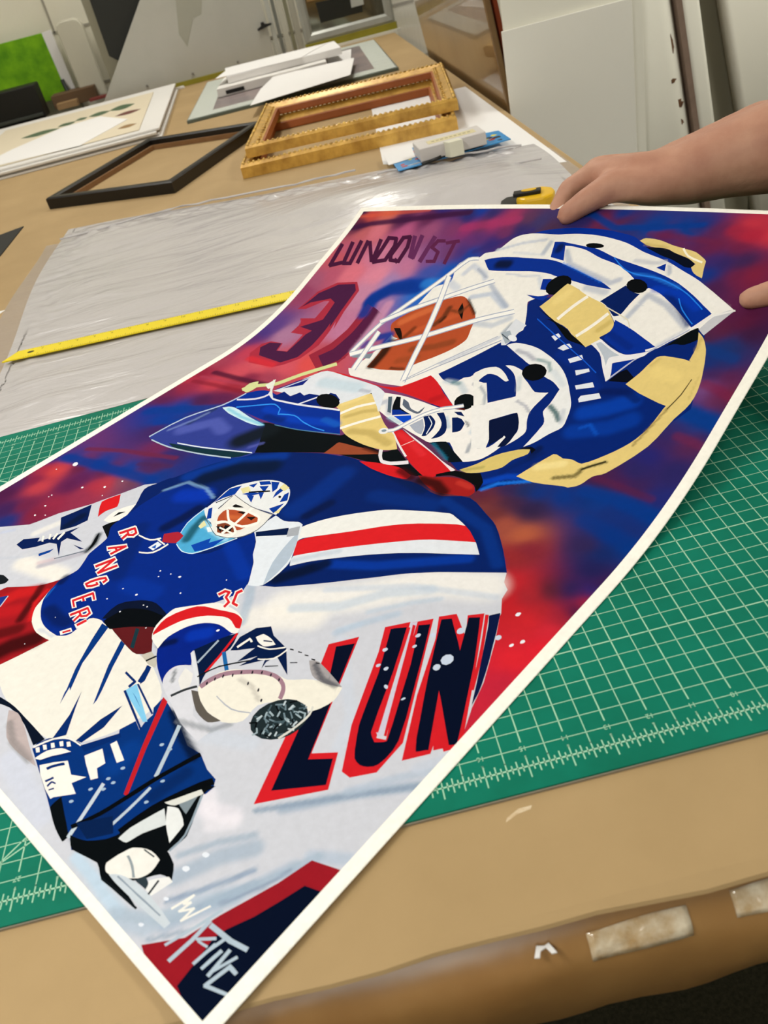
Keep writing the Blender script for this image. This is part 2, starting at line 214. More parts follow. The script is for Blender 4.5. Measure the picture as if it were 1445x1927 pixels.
# painted shapes of the print: kind, colour, outline in hundredths of an inch on the sheet (s: soft stroke with width and strength)
ART = '''s 0a4694 69 90 2258,2128 2333,2110 2422,2087
s 0a4290 58 85 2136,1741 2250,1742 2387,1718
s 0a3f8c 62 60 2205,1629 2300,1610 2390,1592
s 7a3058 34 60 2296,2028 2356,2015 2417,1998
s 6a2a50 29 55 2134,1802 2220,1794 2339,1778
s 1a4488 44 70 2209,2393 2271,2371 2325,2359
s 842c50 37 60 2285,2241 2338,2226 2390,2202
s 0a4496 61 80 116,1415 263,1495 431,1584
s 0c459c 34 60 250,1367 331,1425 374,1473
s 0a4092 62 90 83,1006 263,1040 418,1060 619,1088
s 5a305c 27 60 462,1135 610,1188
s 0a4494 36 90 1331,2998 1452,3004 1597,2923 1771,2928 1947,2952
s 0a4490 27 70 1895,2918 1934,2886
s b02e48 74 50 2082,2927 2164,2897
s 7a2c50 32 50 1769,2894 1940,2873 2060,2853
s ac3f70 48 60 808,2922 969,2945 1099,2968
s 40347c 33 60 968,2784 1103,2854 1211,2906
s 4a1c48 38 90 17,2914 170,2952 469,2984 790,3015
s d8644c 24 60 49,3003 258,3018 522,3037
s 5a1c3c 37 85 126,1788 272,1793 466,1807
s 8a2438 31 60 90,1689 232,1707 413,1719
s b04a62 20 60 91,1735 271,1754 388,1770
s 7a2c54 1 0 659,754 282,1086
s 7a3050 29 80 119,1093 293,1161 579,1236
s 0a45a0 80 95 614,2358 573,2475 637,2541 713,2570 802,2570
s 0a3f98 66 90 565,2436 659,2513 795,2540
s 3a8ad8 63 70 824,2579 878,2583
p 541d44 47,2813 89,2649 125,2637 84,2800
p 541d44 113,2635 192,2663 164,2688 84,2661
p 541d44 114,2828 175,2667 209,2658 150,2818
p 541d44 192,2656 256,2660 234,2686 170,2682
p 541d44 256,2660 206,2828 171,2840 222,2670
p 541d44 220,2841 245,2760 271,2680 304,2670 279,2750 254,2830
p 541d44 236,2832 302,2759 366,2688 391,2691 326,2762 262,2834
p 541d44 305,2851 335,2771 366,2691 398,2683 367,2762 338,2842
p 541d44 369,2844 440,2839 424,2864 352,2870
p 541d44 404,2862 438,2801 467,2797 434,2857
p 541d44 432,2820 443,2708 475,2695 464,2806
p 541d44 452,2722 370,2701 395,2676 476,2697
p 541d44 407,2677 385,2856 352,2870 374,2690
p 541d44 506,2878 450,2871 471,2846 526,2853
p 541d44 452,2873 454,2745 486,2731 484,2859
p 541d44 451,2753 484,2703 511,2701 478,2751
p 541d44 492,2698 567,2691 552,2715 476,2723
p 541d44 567,2691 554,2800 523,2813 536,2703
p 541d44 557,2790 521,2869 491,2875 528,2796
p 541d44 508,2711 529,2699 550,2686 556,2703 536,2716 515,2728
p 6f3462 520,2876 589,2736 620,2731 552,2870
p 6f3462 594,2732 637,2718 630,2743 588,2757
p 6f3462 642,2722 599,2872 566,2882 610,2731
p 6f3462 654,2877 660,2796 670,2713 703,2700 693,2783 687,2864
p 6a2c54 747,2853 693,2853 708,2831 762,2832
p 6a2c54 695,2854 684,2802 710,2789 721,2840
p 6a2c54 690,2796 762,2761 763,2778 691,2813
p 6a2c54 741,2783 761,2713 786,2706 766,2775
p 6a2c54 770,2726 714,2723 730,2702 786,2705
p 6a2c54 774,2819 812,2826 849,2834 832,2854 795,2847 757,2839
p 6a2c54 803,2844 815,2776 830,2706 854,2698 840,2767 828,2835
p b03a4e 136,2341 170,2468 258,2539 390,2554 448,2501 459,2362 489,2246 460,2297 479,2226 495,2133 473,2028 426,1967 381,1931 218,1920 151,1984 149,2066 185,2097 271,2100 291,2046 350,2055 334,2181 247,2179 250,2236 224,2281 256,2240 214,2283 309,2297 306,2417 270,2413 191,2348
p 57264e 146,2352 187,2460 278,2527 387,2540 426,2499 435,2368 455,2253 435,2284 447,2220 456,2125 449,2032 391,1973 220,1986 166,2041 187,2086 263,2099 284,2044 354,2051 350,2184 366,2216 267,2228 368,2296 349,2412 300,2434 186,2395
s d83a44 46 70 194,1949 367,1944
p a03448 568,2427 574,2225 728,2168 721,2365
p a03448 579,2292 548,2123 705,2049 730,2216
p a03448 568,2183 499,2060 657,1967 717,2091
p 63264e 617,2413 619,2228 711,2193 708,2375
p 63264e 622,2268 597,2103 690,2060 713,2223
p 63264e 611,2140 556,2069 647,2010 698,2081
s c894b2 57 90 699,2434 713,2303 724,2151
s 0a3f96 66 90 593,2363 569,2451 634,2526 738,2557
p cbccd5 -1072,-40 294,595 401,668 416,696 450,770 488,822 526,874 542,907 578,971 621,1059 664,1089 1276,1394 2134,1334 2151,1299 2178,1279 2186,1242 2219,1194 2221,1186 2269,1100 2328,975 2352,898 2380,833 2401,775 2488,535 2460,-2 2255,-267 1184,-627
s ebe8e4 125 80 1639,896 1816,1035 1967,1194 2117,1262
s ece8e2 106 70 1595,804 1755,899
s c4ccda 26 60 1708,1009 1929,1154 2167,1239
s b9c6d6 19 60 1889,1007 1976,1102 2036,1154
s aab8ca 34 70 1458,917 1525,850 1581,774
s c4cedc 20 70 1863,909 1902,960
s c9d0de 34 50 1892,887 2111,713 2162,608
s c9cfdc 51 60 1835,454 1955,506
s e4dfe8 45 60 2006,315 2083,346
s a9b5c6 45 80 2093,166 2138,259 2190,323
s a5b1c4 29 80 2167,427 2288,560 2418,681
s 98a6bc 15 90 2125,124 2172,191 2231,288
s b4c0d0 46 80 2068,33 2134,59 2177,146 2237,223
s a6b4c8 33 60 2168,88 2237,213 2298,348
s b4c0d2 33 70 2311,385 2389,432
s bcd0e2 32 80 1849,50 1920,49 1989,43 2053,42
s ccd0e0 71 60 1423,85 1541,69 1667,55
s 8fa0b6 10 60 2160,44 2215,111
s e8e4de 82 90 612,537 805,575
s e8e5e0 36 70 481,652 528,778
s c2c8dc 19 80 340,584 373,617
s b8b4c0 28 85 690,562 735,623 780,694
s d0b8c0 22 60 669,569 702,608
s c0c4d0 14 60 494,500 578,554 633,621
s 93a2b6 16 80 2117,386 2258,527 2418,681
s 9fadc0 20 80 2172,111 2215,199 2255,268
s a2b0c2 18 70 2056,205 2108,282 2164,344
s b0bccb 30 80 2045,32 2134,82 2188,138
s a9b7c8 22 70 2204,176 2267,280 2326,396
s b4bfd0 24 70 2262,548 2335,642 2425,741
s 8c9ab0 9 70 2228,193 2276,273 2298,339
s c4cad8 29 70 2355,687 2394,745
s bcc8d8 39 60 1677,900 1795,978 1878,1089 1987,1170
s b4c2d4 26 70 1866,897 1907,965 1968,1045
s e6e2ea 42 60 1985,345 2056,299 2095,336
p e4e1da 1038,240 1046,272 1067,331 1085,388 1096,434 1105,481 1117,516 1128,526 1146,532 1167,534 1206,534 1253,530 1299,527 1342,524 1384,520 1420,517 1443,517 1466,517 1489,513 1526,501 1567,486 1597,471 1613,456 1622,440 1626,423 1624,394 1616,359 1605,325 1590,294 1570,263 1547,237 1521,217 1489,200 1454,187 1418,182 1378,182 1338,182 1302,181 1266,179 1230,180 1195,184 1159,190 1125,199 1089,212 1054,229
p 08265f 486,760 507,811 529,872 610,806 597,760 562,714
s 0b1c30 36 60 561,811 560,740
p d3282e 552,904 558,927 574,956 583,971 598,959 627,936 644,918 642,907 633,892 626,877 626,862 628,846 630,839 611,853 574,881
p e8e6e2 673,838 669,848 663,868 661,887 665,904 672,921 682,938 698,958 717,979 727,989 728,974 730,944 732,916 732,898 732,879 730,865 727,857 722,850 713,844 699,841 681,839
p 0b1116 689,870 684,899 708,915
p 16181c 702,815 703,820 705,829 708,837 716,850 727,863 732,869 736,860 747,840 758,822 769,807 781,792 787,785 779,788 762,794 744,800 727,806 710,812
s 4a4e54 25 90 735,780 770,740 780,702
p 0b1116 724,789 731,784 745,773 757,762 766,751 773,740 778,730 782,717 783,705 783,700 779,706 770,721 761,735 753,746 745,756 738,766 732,776 727,785
p 08265f 476,576 471,608 526,648 541,630 566,667 591,718 619,767 617,728 714,723 635,703 634,679 705,630 628,663 594,652 564,609 528,574
p 0a4a98 616,595 646,643 650,621 632,588
p 08265f 694,695 760,704 747,694
p e9e6e1 524,660 540,650 555,639 564,642 549,652 534,663
p e9e6e1 541,681 555,671 568,661 578,664 564,674 551,684
p e9e6e1 564,700 572,685 581,671 593,670 585,684 577,699
p e9e6e1 584,719 591,700 599,681 612,679 605,698 597,717
p 7c828e 706,611 713,620 729,639 744,657 758,675 772,693 778,701 772,703 766,695 752,677 738,660 723,641 707,622 700,613
p 22262c 564,439 572,444 589,453 607,460 625,460 644,459 653,458 655,454 658,447 658,440 647,429 632,417 624,411 609,418 580,431
p a3222a 595,317 613,338 650,379 678,412 681,420 683,428 687,435 717,454 758,480 792,504 815,532 834,560 842,574 842,567 843,553 846,539 853,521 863,500 873,479 883,461 893,442 910,425 940,407 976,391 1002,382 1031,382 1068,386 1085,388 1076,359 1057,296 1038,240 1021,200 1003,160 994,142 900,184 708,268
s cc2a2c 57 80 741,382 760,439 803,485
s c0262c 61 70 781,342 835,393
s 4a1216 30 85 806,506 851,447 897,379
s 3c0f12 79 90 969,233 991,304 1034,365
s 5a1518 53 80 898,307 934,353
s d02a2c 17 90 844,508 863,454 930,399
p 28408e 697,377 736,416 765,371
p c8c8d4 735,415 749,392 762,371 768,371 754,393 740,415
p 0a2b6e 707,959 687,986 663,1014 647,1039 647,1057 655,1073 664,1089 670,1106 678,1124 684,1137 694,1142 708,1170 725,1209 746,1247 771,1284 799,1321 824,1353 840,1373 857,1394 876,1412 906,1430 940,1448 975,1465 1026,1488 1083,1512 1132,1531 1162,1540 1193,1546 1216,1551 1224,1558 1248,1561 1282,1563 1316,1563 1375,1556 1444,1546 1501,1541 1535,1543 1566,1549 1595,1551 1623,1547 1652,1539 1676,1534 1693,1533 1709,1533 1724,1535 1750,1547 1781,1563 1813,1569 1848,1559 1884,1541 1915,1525 1935,1516 1955,1506 1974,1494 2002,1471 2033,1442 2062,1414 2092,1382 2121,1350 2134,1336 2105,1320 2043,1286 1986,1255 1954,1237 1923,1217 1892,1197 1862,1175 1833,1151 1805,1127 1775,1103 1746,1080 1717,1056 1686,1031 1655,1007 1625,985 1600,966 1574,948 1553,933 1543,929 1533,925 1522,921 1507,913 1488,904 1467,897 1256,859 952,807 788,779 773,814 739,891
s 0c47a4 64 70 748,1180 847,1334 999,1445
s 0a2140 93 90 829,1208 907,1321 1013,1381
s 0b3f96 95 60 1307,1232 1318,1354 1311,1472
s 0a1e4c 41 80 1373,1232 1397,1324
s 0c3c8c 72 60 1516,1431 1723,1480
s 0b47ae 42 70 1604,1084 1768,1165 1996,1330
s 081a38 51 90 1528,962 1577,1029 1615,1090
s 0a2350 60 60 1384,1570 1634,1536
s 0d4296 43 60 1754,1518 1959,1466 2087,1353
p e6e6e4 1402,1179 1412,1201 1433,1234 1458,1265 1488,1296 1523,1328 1555,1354 1577,1372 1602,1389 1628,1403 1685,1428 1753,1456 1806,1474 1821,1473 1838,1467 1854,1462 1869,1457 1884,1451 1891,1448 1865,1437 1809,1414 1759,1391 1733,1376 1708,1359 1684,1341 1649,1312 1609,1278 1569,1243 1526,1207 1483,1171 1452,1143 1448,1134 1447,1124 1446,1119 1435,1131 1413,1157
p d62c32 1446,1119 1450,1129 1459,1145 1471,1159 1499,1184 1534,1213 1569,1243 1606,1276 1645,1312 1683,1343 1716,1366 1751,1387 1786,1405 1824,1424 1863,1441 1891,1448 1919,1435 1953,1412 1970,1400 1945,1390 1891,1366 1840,1342 1806,1323 1773,1301 1742,1279 1704,1250 1665,1218 1626,1186 1574,1139 1518,1088 1493,1065 1481,1077 1459,1102
p dcdfe6 1493,1065 1515,1088 1558,1128 1602,1168 1648,1206 1697,1245 1742,1279 1773,1302 1805,1324 1839,1344 1890,1367 1944,1390 1970,1400 1982,1390 2004,1370 2015,1360 2000,1352 1967,1336 1933,1319 1900,1303 1865,1286 1830,1267 1789,1244 1747,1217 1706,1189 1657,1152 1607,1112 1567,1078 1547,1057 1528,1035 1520,1025 1512,1033 1498,1050
s bcc6d4 22 60 1509,1050 1612,1158
p 07338c 727,989 727,964 730,938 732,916 732,900 731,884 732,869 732,856 734,842 740,828 755,814 774,799 787,785 794,758 799,726 804,700 809,690 817,679 824,669 833,655 842,641 848,627 847,609 843,590 840,575 839,569 838,563 838,558 840,552 843,545 846,539 852,522 860,500 873,479 896,460 923,443 949,429 968,421 990,415 1011,411 1037,409 1065,409 1087,412 1103,420 1116,430 1124,443 1123,467 1117,496 1117,516 1127,525 1145,531 1161,534 1172,533 1183,531 1193,532 1204,541 1218,555 1234,568 1270,585 1313,604 1342,621 1346,644 1340,669 1335,682 1336,678 1338,670 1338,666 1349,682 1372,717 1393,747 1407,760 1422,772 1435,786 1450,811 1466,841 1473,868 1462,894 1442,921 1431,933 1437,926 1450,913 1456,906 1442,922 1409,958 1374,994 1335,1030 1295,1067 1275,1084 1272,1075 1264,1057 1257,1038 1247,1003 1234,961 1216,927 1185,907 1145,893 1119,887 1095,893 1062,906 1043,916 1029,941 1007,988 988,1034 979,1075 974,1115 972,1133 956,1140 922,1154 888,1163 855,1164 820,1160 790,1151 769,1138 755,1120 745,1100 736,1065 730,1025
s 0a2a6c 65 60 855,889 1009,691
s 0a40b4 83 90 838,1089 882,1112 912,1135
s 0a1e4c 51 85 942,935 958,1003 965,1068
s 0a2460 53 80 950,461 1024,455 1058,463
s 0a1c48 32 70 844,582 852,559
s 0a40a8 54 70 1249,993 1415,920
s 0b3fa4 78 60 1094,684 1206,704
s 2a7ad0 7 60 855,534 877,482
s 9cc0dc 16 55 734,1074 779,1154 888,1163 962,1140
p 101c38 1157,540 1152,553 1145,580 1145,606 1158,627 1180,646 1201,661 1219,670 1239,677 1261,680 1292,677 1325,671 1340,667 1340,658 1336,639 1326,623 1293,604 1248,583 1209,566 1188,555 1167,545
p 0a1016 1171,537 1172,546 1176,566 1180,584 1182,594 1185,604 1192,612 1210,624 1234,636 1259,646 1288,652 1320,656 1334,658 1340,646 1351,623 1353,605 1336,594 1306,580 1279,566 1257,551 1237,535 1223,527 1206,528 1183,533
p 6a2428 1229,532 1238,539 1259,557 1281,573 1308,589 1336,605 1350,612 1357,606 1373,593 1388,581 1407,566 1427,551 1437,544 1430,537 1416,524 1399,514 1379,512 1354,514 1329,517 1291,522 1249,528
p 24404a 1298,577 1327,548 1355,519 1370,523 1342,551 1313,581
p c4beb4 1415,520 1432,547 1482,535 1500,514 1468,510
p 1a1c20 1453,513 1459,528 1466,543 1459,545 1452,530 1446,516
p e6e4de 844,538 849,526 862,500 879,476 900,458 924,442 949,429 970,420 993,414 1015,411 1047,410 1079,412 1093,413 1093,407 1090,396 1085,388 1068,385 1039,382 1011,381 990,384 968,390 948,397 930,407 913,419 899,431 890,441 884,452 879,463 866,490 851,522
s c4c8d4 12 70 1003,394 1079,404
p e9e6e1 820,816 853,871 821,885 788,829
p e9e6e1 820,870 869,849 878,864 829,885
p e9e6e1 847,871 848,845 881,836 881,862
p e9e6e1 856,858 831,843 859,826 884,841
p e9e6e1 865,841 815,862 806,847 855,826
p e9e6e1 822,846 825,831 827,815 861,808 858,824 856,839
p d42e36 813,822 843,872 829,878 798,828
p d42e36 828,872 866,856 870,862 832,879
p d42e36 857,865 858,845 872,842 871,861
p d42e36 861,851 842,840 854,833 873,844
p d42e36 857,839 818,855 814,849 853,833
p d42e36 832,844 834,829 837,813 851,810 849,826 847,841
p e9e6e1 855,742 916,791 888,806 827,757
p e9e6e1 884,805 866,741 897,732 914,795
p e9e6e1 866,762 875,759 885,755 890,771 880,774 871,777
p d42e36 850,749 906,794 894,800 838,755
p d42e36 892,800 876,741 889,737 905,795
p d42e36 867,766 877,763 886,760 888,767 879,770 869,773
p e9e6e1 907,663 941,731 910,743 876,674
p e9e6e1 906,741 919,655 950,650 938,735
p e9e6e1 947,648 980,715 950,726 917,658
p d42e36 900,669 931,732 917,737 886,674
p d42e36 916,736 928,656 941,654 930,733
p d42e36 940,653 971,716 958,720 927,658
p e9e6e1 1012,633 1011,656 982,662 983,639
p e9e6e1 1007,659 977,668 973,653 1004,644
p e9e6e1 974,668 951,645 977,633 1001,655
p e9e6e1 956,652 936,622 964,611 984,641
p e9e6e1 940,629 932,602 960,594 969,621
p e9e6e1 937,597 970,588 974,603 940,612
p e9e6e1 972,588 993,605 967,617 946,601
p e9e6e1 987,599 1003,623 976,633 959,609
p e9e6e1 997,629 969,637 966,622 993,614
p d42e36 1004,637 1003,655 991,657 991,640
p d42e36 1001,656 981,662 979,655 1000,650
p d42e36 980,662 960,644 972,638 991,656
p d42e36 963,647 946,621 958,616 975,642
p d42e36 947,624 941,602 953,599 960,621
p d42e36 943,600 966,594 968,600 944,607
p d42e36 967,594 983,606 972,612 956,600
p d42e36 981,604 994,624 982,628 969,608
p d42e36 991,626 973,631 972,625 990,620
p e9e6e1 1027,521 981,540 970,529 1016,509
p e9e6e1 994,523 1030,589 1004,598 967,532
p e9e6e1 1002,587 1048,567 1058,578 1013,599
p e9e6e1 993,555 1004,550 1015,545 1026,557 1015,561 1004,566
p d42e36 1020,519 982,535 977,530 1015,514
p d42e36 988,528 1022,589 1010,594 976,532
p d42e36 1009,589 1047,572 1052,577 1014,594
p d42e36 996,558 1007,553 1018,548 1023,554 1012,558 1001,563
p e9e6e1 1052,482 1080,540 1055,548 1026,490
p e9e6e1 1055,535 1099,522 1104,536 1060,549
p e9e6e1 1081,538 1083,514 1108,510 1107,534
p e9e6e1 1088,525 1067,509 1089,498 1110,514
p e9e6e1 1092,511 1048,523 1043,510 1087,498
p e9e6e1 1059,511 1062,496 1065,481 1090,478 1087,493 1084,508
p d42e36 1046,486 1072,540 1060,543 1034,490
p d42e36 1061,538 1097,527 1099,533 1063,544
p d42e36 1088,534 1090,516 1101,514 1100,532
p d42e36 1092,521 1075,507 1085,503 1102,516
p d42e36 1087,508 1051,519 1049,513 1084,502
p d42e36 1066,510 1069,495 1072,480 1083,479 1080,494 1077,509
p e9e6e1 1121,466 1127,484 1133,502 1106,510 1100,491 1094,473
p d42e36 1112,474 1117,489 1121,505 1109,508 1104,492 1100,477
p e9e6e1 1098,421 1109,436 1120,452 1099,459 1089,444 1078,428
p d42e36 1097,429 1105,440 1113,450 1104,453 1096,443 1089,432
p e9e6e1 889,854 902,855 930,856 954,860 970,870 982,882 986,888 977,892 973,887 962,875 947,866 925,862 897,861 884,860
p e9e6e1 977,798 988,802 1010,812 1028,825 1036,846 1039,870 1040,882 1031,885 1030,873 1027,849 1019,829 1003,817 981,807 970,803
p dfe6ee 983,834 987,872 1016,869 1014,833
p 2a62b8 993,840 997,859 1013,844
p e9e6e1 977,876 1002,874 1027,872 1025,878 999,880 974,883
p 0a3f84 1177,528 1213,529 1278,397 1346,316 1332,323 1366,271 1336,304 1332,312 1280,371 1213,468
p 0a3f84 1303,520 1329,517 1378,444 1433,372 1452,344 1457,328 1421,369 1361,438
p 0a3878 1467,507 1491,504 1515,467 1514,451 1484,483
p 0a3c80 1439,161 1452,189 1499,224 1543,234 1573,232 1620,313 1605,325 1620,368 1655,357 1645,384 1644,409 1624,425 1618,462 1655,455 1738,432 1815,403 1866,408 1921,388 1963,383 1978,365 1976,341 1947,328 1912,255 1932,170 1977,164 1822,52 1783,69 1782,50 1672,76 1628,90 1527,119 1444,143
s 0a2c60 52 70 1826,168 1796,93
s 0d4a98 67 60 1698,247 1691,302
s 081c3c 29 90 1685,448 1782,412 1860,392
s 0a2a5c 40 60 1882,350 1867,261
p 0a3474 1380,336 1418,295 1487,225 1463,194 1429,268
p 0a3474 1537,377 1525,312 1529,231 1550,237 1559,302
p 0a3474 1557,231 1618,320 1633,313 1585,225
p 101c30 1123,168 1141,172 1181,179 1220,184 1251,186 1282,186 1312,185 1364,184 1420,182 1446,181 1444,173 1439,158 1436,150 1419,154 1380,163 1341,171 1306,175 1271,177 1239,175 1206,167 1175,156 1162,150 1152,155 1133,163
p beb0b0 1246,169 1252,172 1266,177 1282,180 1302,178 1324,173 1346,168 1370,161 1395,153 1420,145 1456,135 1494,125 1511,120 1496,118 1462,115 1427,112 1398,111 1367,112 1338,117 1302,134 1264,157
s 8a8484 21 60 1295,148 1372,120 1473,118
p e9e6e1 1597,219 1620,261 1670,240 1664,218 1694,203 1682,188 1623,208
p e9e6e1 1626,282 1632,299 1706,276 1696,259
p 8cc6e6 1494,412 1503,447 1651,386 1641,378
p 0a3474 1492,409 1577,382 1658,357 1660,362 1580,388 1495,415
p 0a3474 1506,446 1574,426 1639,407 1641,412 1576,431 1508,451
p 0a3474 1434,450 1495,445 1494,452 1432,457
p 0a3474 1486,452 1487,427 1498,426 1497,450
p 2a6cae 1520,422 1593,402 1545,417
p 0a3474 1514,455 1501,482 1487,509 1470,508 1483,481 1497,454
p e9e6e1 1446,146 1450,156 1459,176 1470,195 1481,205 1495,215 1509,222 1528,226 1549,228 1558,229 1556,233 1547,232 1525,230 1505,226 1489,218 1475,208 1464,197 1452,178 1443,157 1439,147
p e9e6e1 1449,150 1457,158 1474,150 1467,143
p e9e6e1 1459,167 1467,174 1484,167 1477,160
p e9e6e1 1474,184 1481,191 1498,184 1491,176
p e9e6e1 1491,201 1498,209 1515,201 1508,194
p e9e6e1 1510,213 1518,220 1535,213 1527,205
p e9e6e1 1481,132 1482,138 1484,151 1488,164 1496,175 1506,185 1517,194 1530,199 1545,202 1552,204 1546,197 1533,181 1521,166 1514,156 1508,146 1501,138 1494,135 1486,132
p e9e6e1 1515,128 1541,156 1571,183 1621,165 1664,186 1646,152 1686,142 1643,100 1641,93 1601,99 1546,114
p 0a3474 1549,133 1551,136 1553,142 1557,148 1564,157 1573,166 1577,171 1568,174 1563,170 1555,160 1547,151 1543,144 1540,138 1539,135
p 0a3474 1582,111 1587,121 1591,131 1583,132 1579,122 1574,112
p 0a3474 1601,107 1600,111 1599,117 1599,121 1601,121 1608,123 1611,124 1608,127 1605,126 1598,125 1592,122 1592,117 1593,111 1594,107
p 0a3474 1507,131 1510,137 1519,151 1528,164 1541,178 1555,192 1562,199 1554,202 1547,195 1533,181 1519,166 1510,153 1502,140 1498,133
p 0a3474 1614,103 1618,109 1622,114 1617,116 1613,110 1609,104
p 0c1418 1663,80 1660,91 1660,106 1660,115 1671,110 1695,101 1718,92 1743,83 1768,73 1782,68 1783,62 1783,54 1782,50 1772,51 1751,54 1731,58 1705,65 1678,74
p c02a32 1616,463 1641,460 1725,334 1810,219 1796,217 1708,332
p b9c6d2 1734,429 1742,417 1760,389 1777,363 1794,335 1811,307 1818,294 1830,297 1823,309 1806,337 1789,365 1772,392 1755,419 1747,432
p b9c6d2 1835,270 1836,257 1839,230 1841,203 1842,172 1842,140 1842,125 1852,125 1852,139 1851,171 1850,203 1848,230 1846,257 1844,270
p c4ced8 1716,202 1723,187 1738,154 1752,124 1763,99 1773,74 1778,63 1790,65 1785,76 1774,101 1763,126 1750,156 1735,188 1728,204
p 0a0f14 1861,409 1854,390 1840,349 1827,310 1819,281 1812,252 1806,225 1800,200 1794,175 1787,151 1776,124 1763,98 1757,86 1771,83 1777,95 1789,122 1801,149 1808,173 1814,198 1820,222 1827,250 1833,278 1841,307 1854,345 1868,386 1875,404
p 0a0f14 1952,381 1947,373 1936,356 1927,338 1914,310 1899,276 1887,242 1879,205 1874,168 1872,152 1895,150 1897,166 1902,202 1910,238 1921,270 1936,303 1949,331 1958,348 1968,365 1973,372
p a8bcd0 1755,370 1758,367 1757,362 1753,359 1749,359 1746,362 1747,366 1751,369
p a8bcd0 1853,305 1856,302 1855,298 1851,295 1847,294 1845,297 1846,301 1849,304
p a8bcd0 1788,373 1790,371 1789,366 1786,363 1781,362 1779,365 1780,370 1783,373
p a8bcd0 1746,225 1748,222 1747,218 1743,215 1739,214 1737,217 1737,221 1741,224
p a8bcd0 1699,128 1702,126 1701,121 1697,118 1693,118 1690,120 1691,124 1695,127
p a8bcd0 1728,265 1731,263 1730,258 1726,255 1722,254 1719,257 1720,261 1724,265
p a8bcd0 1812,137 1814,134 1813,130 1810,127 1806,127 1804,129 1804,133 1808,136
p a8bcd0 1723,224 1726,221 1725,217 1721,214 1717,213 1714,216 1715,220 1719,223
p a8bcd0 1711,178 1713,176 1712,172 1709,168 1704,168 1702,170 1703,174 1706,178
p a8bcd0 1741,199 1743,196 1742,192 1739,189 1734,188 1732,191 1733,195 1736,198
p a8bcd0 1870,244 1872,242 1871,238 1868,234 1864,234 1861,237 1862,241 1866,244
p 0c1216 1782,72 1792,74 1814,81 1832,89 1850,103 1869,121 1882,141 1891,174 1896,215 1905,255 1921,292 1941,328 1958,356 1966,363 1976,368 1980,371 1977,364 1972,350 1972,336 1990,307 2014,273 2031,244 2031,224 2027,204 2024,194 2032,193 2048,189 2064,184 2077,174 2088,163 2093,158 2086,157 2071,155 2058,150 2047,138 2036,122 2024,108 2011,97 1996,87 1989,82 2014,79 2058,74 2081,71 2069,70 2041,69 2014,67 1993,63 1971,60 1951,58 1936,63 1921,70 1906,74 1879,68 1844,59 1822,54 1807,58 1790,67
p 0a2a58 1765,98 1781,116 1812,149 1828,166 1839,159 1860,147 1871,140 1860,127 1839,103 1828,91 1812,93 1782,96
p d4d8da 1894,140 1893,146 1893,161 1894,175 1903,205 1915,240 1921,256 1932,250 1952,239 1963,233 1957,224 1944,203 1933,184 1928,170 1924,155 1920,146 1912,143 1900,141
p dfe1e2 1923,264 1929,268 1942,274 1951,277 1965,274 1986,266 2000,258 2004,243 2008,220 2010,209 2000,214 1978,224 1958,235 1943,246 1929,259
p 8a949c 1941,285 1947,295 1958,315 1964,326 1968,314 1976,291 1980,279 1970,280 1951,283
p 9aa6b2 1968,334 1980,315 2004,277 2022,244 2025,225 2024,206 2024,197 2030,196 2030,205 2031,225 2027,245 2010,278 1986,317 1974,336
p d8d8d4 1907,266 1920,286 1943,324 1956,344 1959,343 1967,341 1971,339 1964,326 1950,298 1937,277 1927,271 1914,267
p e6e4e0 1925,88 1927,99 1931,117 1937,132 1940,140 1945,148 1953,154 1964,161 1977,167 1991,171 2005,172 2020,171 2027,170 2029,165 2033,153 2035,141 2033,131 2029,122 2023,113 2007,101 1986,89 1968,80 1959,77 1949,75 1944,75 1938,77 1930,82
p 9aa2a8 1951,127 1957,126 1970,123 1982,119 1994,114 2005,108 2010,105 2015,110 2010,112 1998,118 1986,124 1973,128 1960,131 1954,132
p 4a5256 1973,161 1992,163 2010,165 2009,168 1991,166 1972,164
p c9d0d8 1956,75 1960,79 1969,86 1980,92 1995,97 2012,101 2030,104 2054,105 2081,106 2106,105 2133,103 2160,100 2172,99 2172,95 2171,88 2171,84 2159,83 2131,81 2104,79 2067,77 2024,75 1990,74 1976,74 1962,75
p 98a2b0 1977,84 1992,85 2025,87 2058,88 2091,90 2125,92 2140,93 2139,96 2124,95 2091,94 2057,92 2025,90 1992,89 1977,88
p e4e4e4 2049,126 2058,138 2072,152 2080,159 2085,159 2093,158 2098,157 2094,144 2088,121 2084,108 2077,108 2062,108 2054,108 2052,112 2049,119
p 3c464e 2021,106 2024,111 2030,121 2033,127 2037,126 2047,123 2053,121 2057,116 2059,111 2060,108 2050,108 2031,106
p 2a3036 2078,106 2074,123 2070,140 2065,139 2069,122 2073,105
p 1a2024 1950,57 1962,58 1990,61 2016,63 2043,65 2070,67 2081,68 2081,73 2069,72 2042,70 2015,68 1989,66 1961,63 1949,62
p e9e6e1 2150,118 2167,169 2161,170 2144,119
p e9e6e1 2161,170 2158,141 2164,141 2167,170
p e9e6e1 2162,140 2175,154 2170,157 2158,142
p e9e6e1 2169,156 2163,125 2169,125 2175,155
p e9e6e1 2168,124 2192,150 2187,153 2163,126
p e9e6e1 2185,152 2184,115 2190,115 2191,152
p e9e6e1 2189,114 2217,176 2212,177 2184,115
p dfe3ec 2105,200 2106,196 2103,190 2095,188 2089,189 2087,194 2091,199 2098,202
p dfe3ec 2115,249 2116,244 2113,239 2106,237 2100,238 2098,243 2102,248 2109,250
p dfe3ec 2124,129 2125,126 2122,122 2117,120 2113,121 2111,124 2114,127 2119,129
p dfe3ec 2126,61 2127,58 2125,54 2120,52 2115,53 2114,56 2117,59 2122,61
p 9e2430 2159,32 2224,100 2248,177 2270,232 2297,301 2319,380 2405,408 2500,395 2460,-2 2338,-29
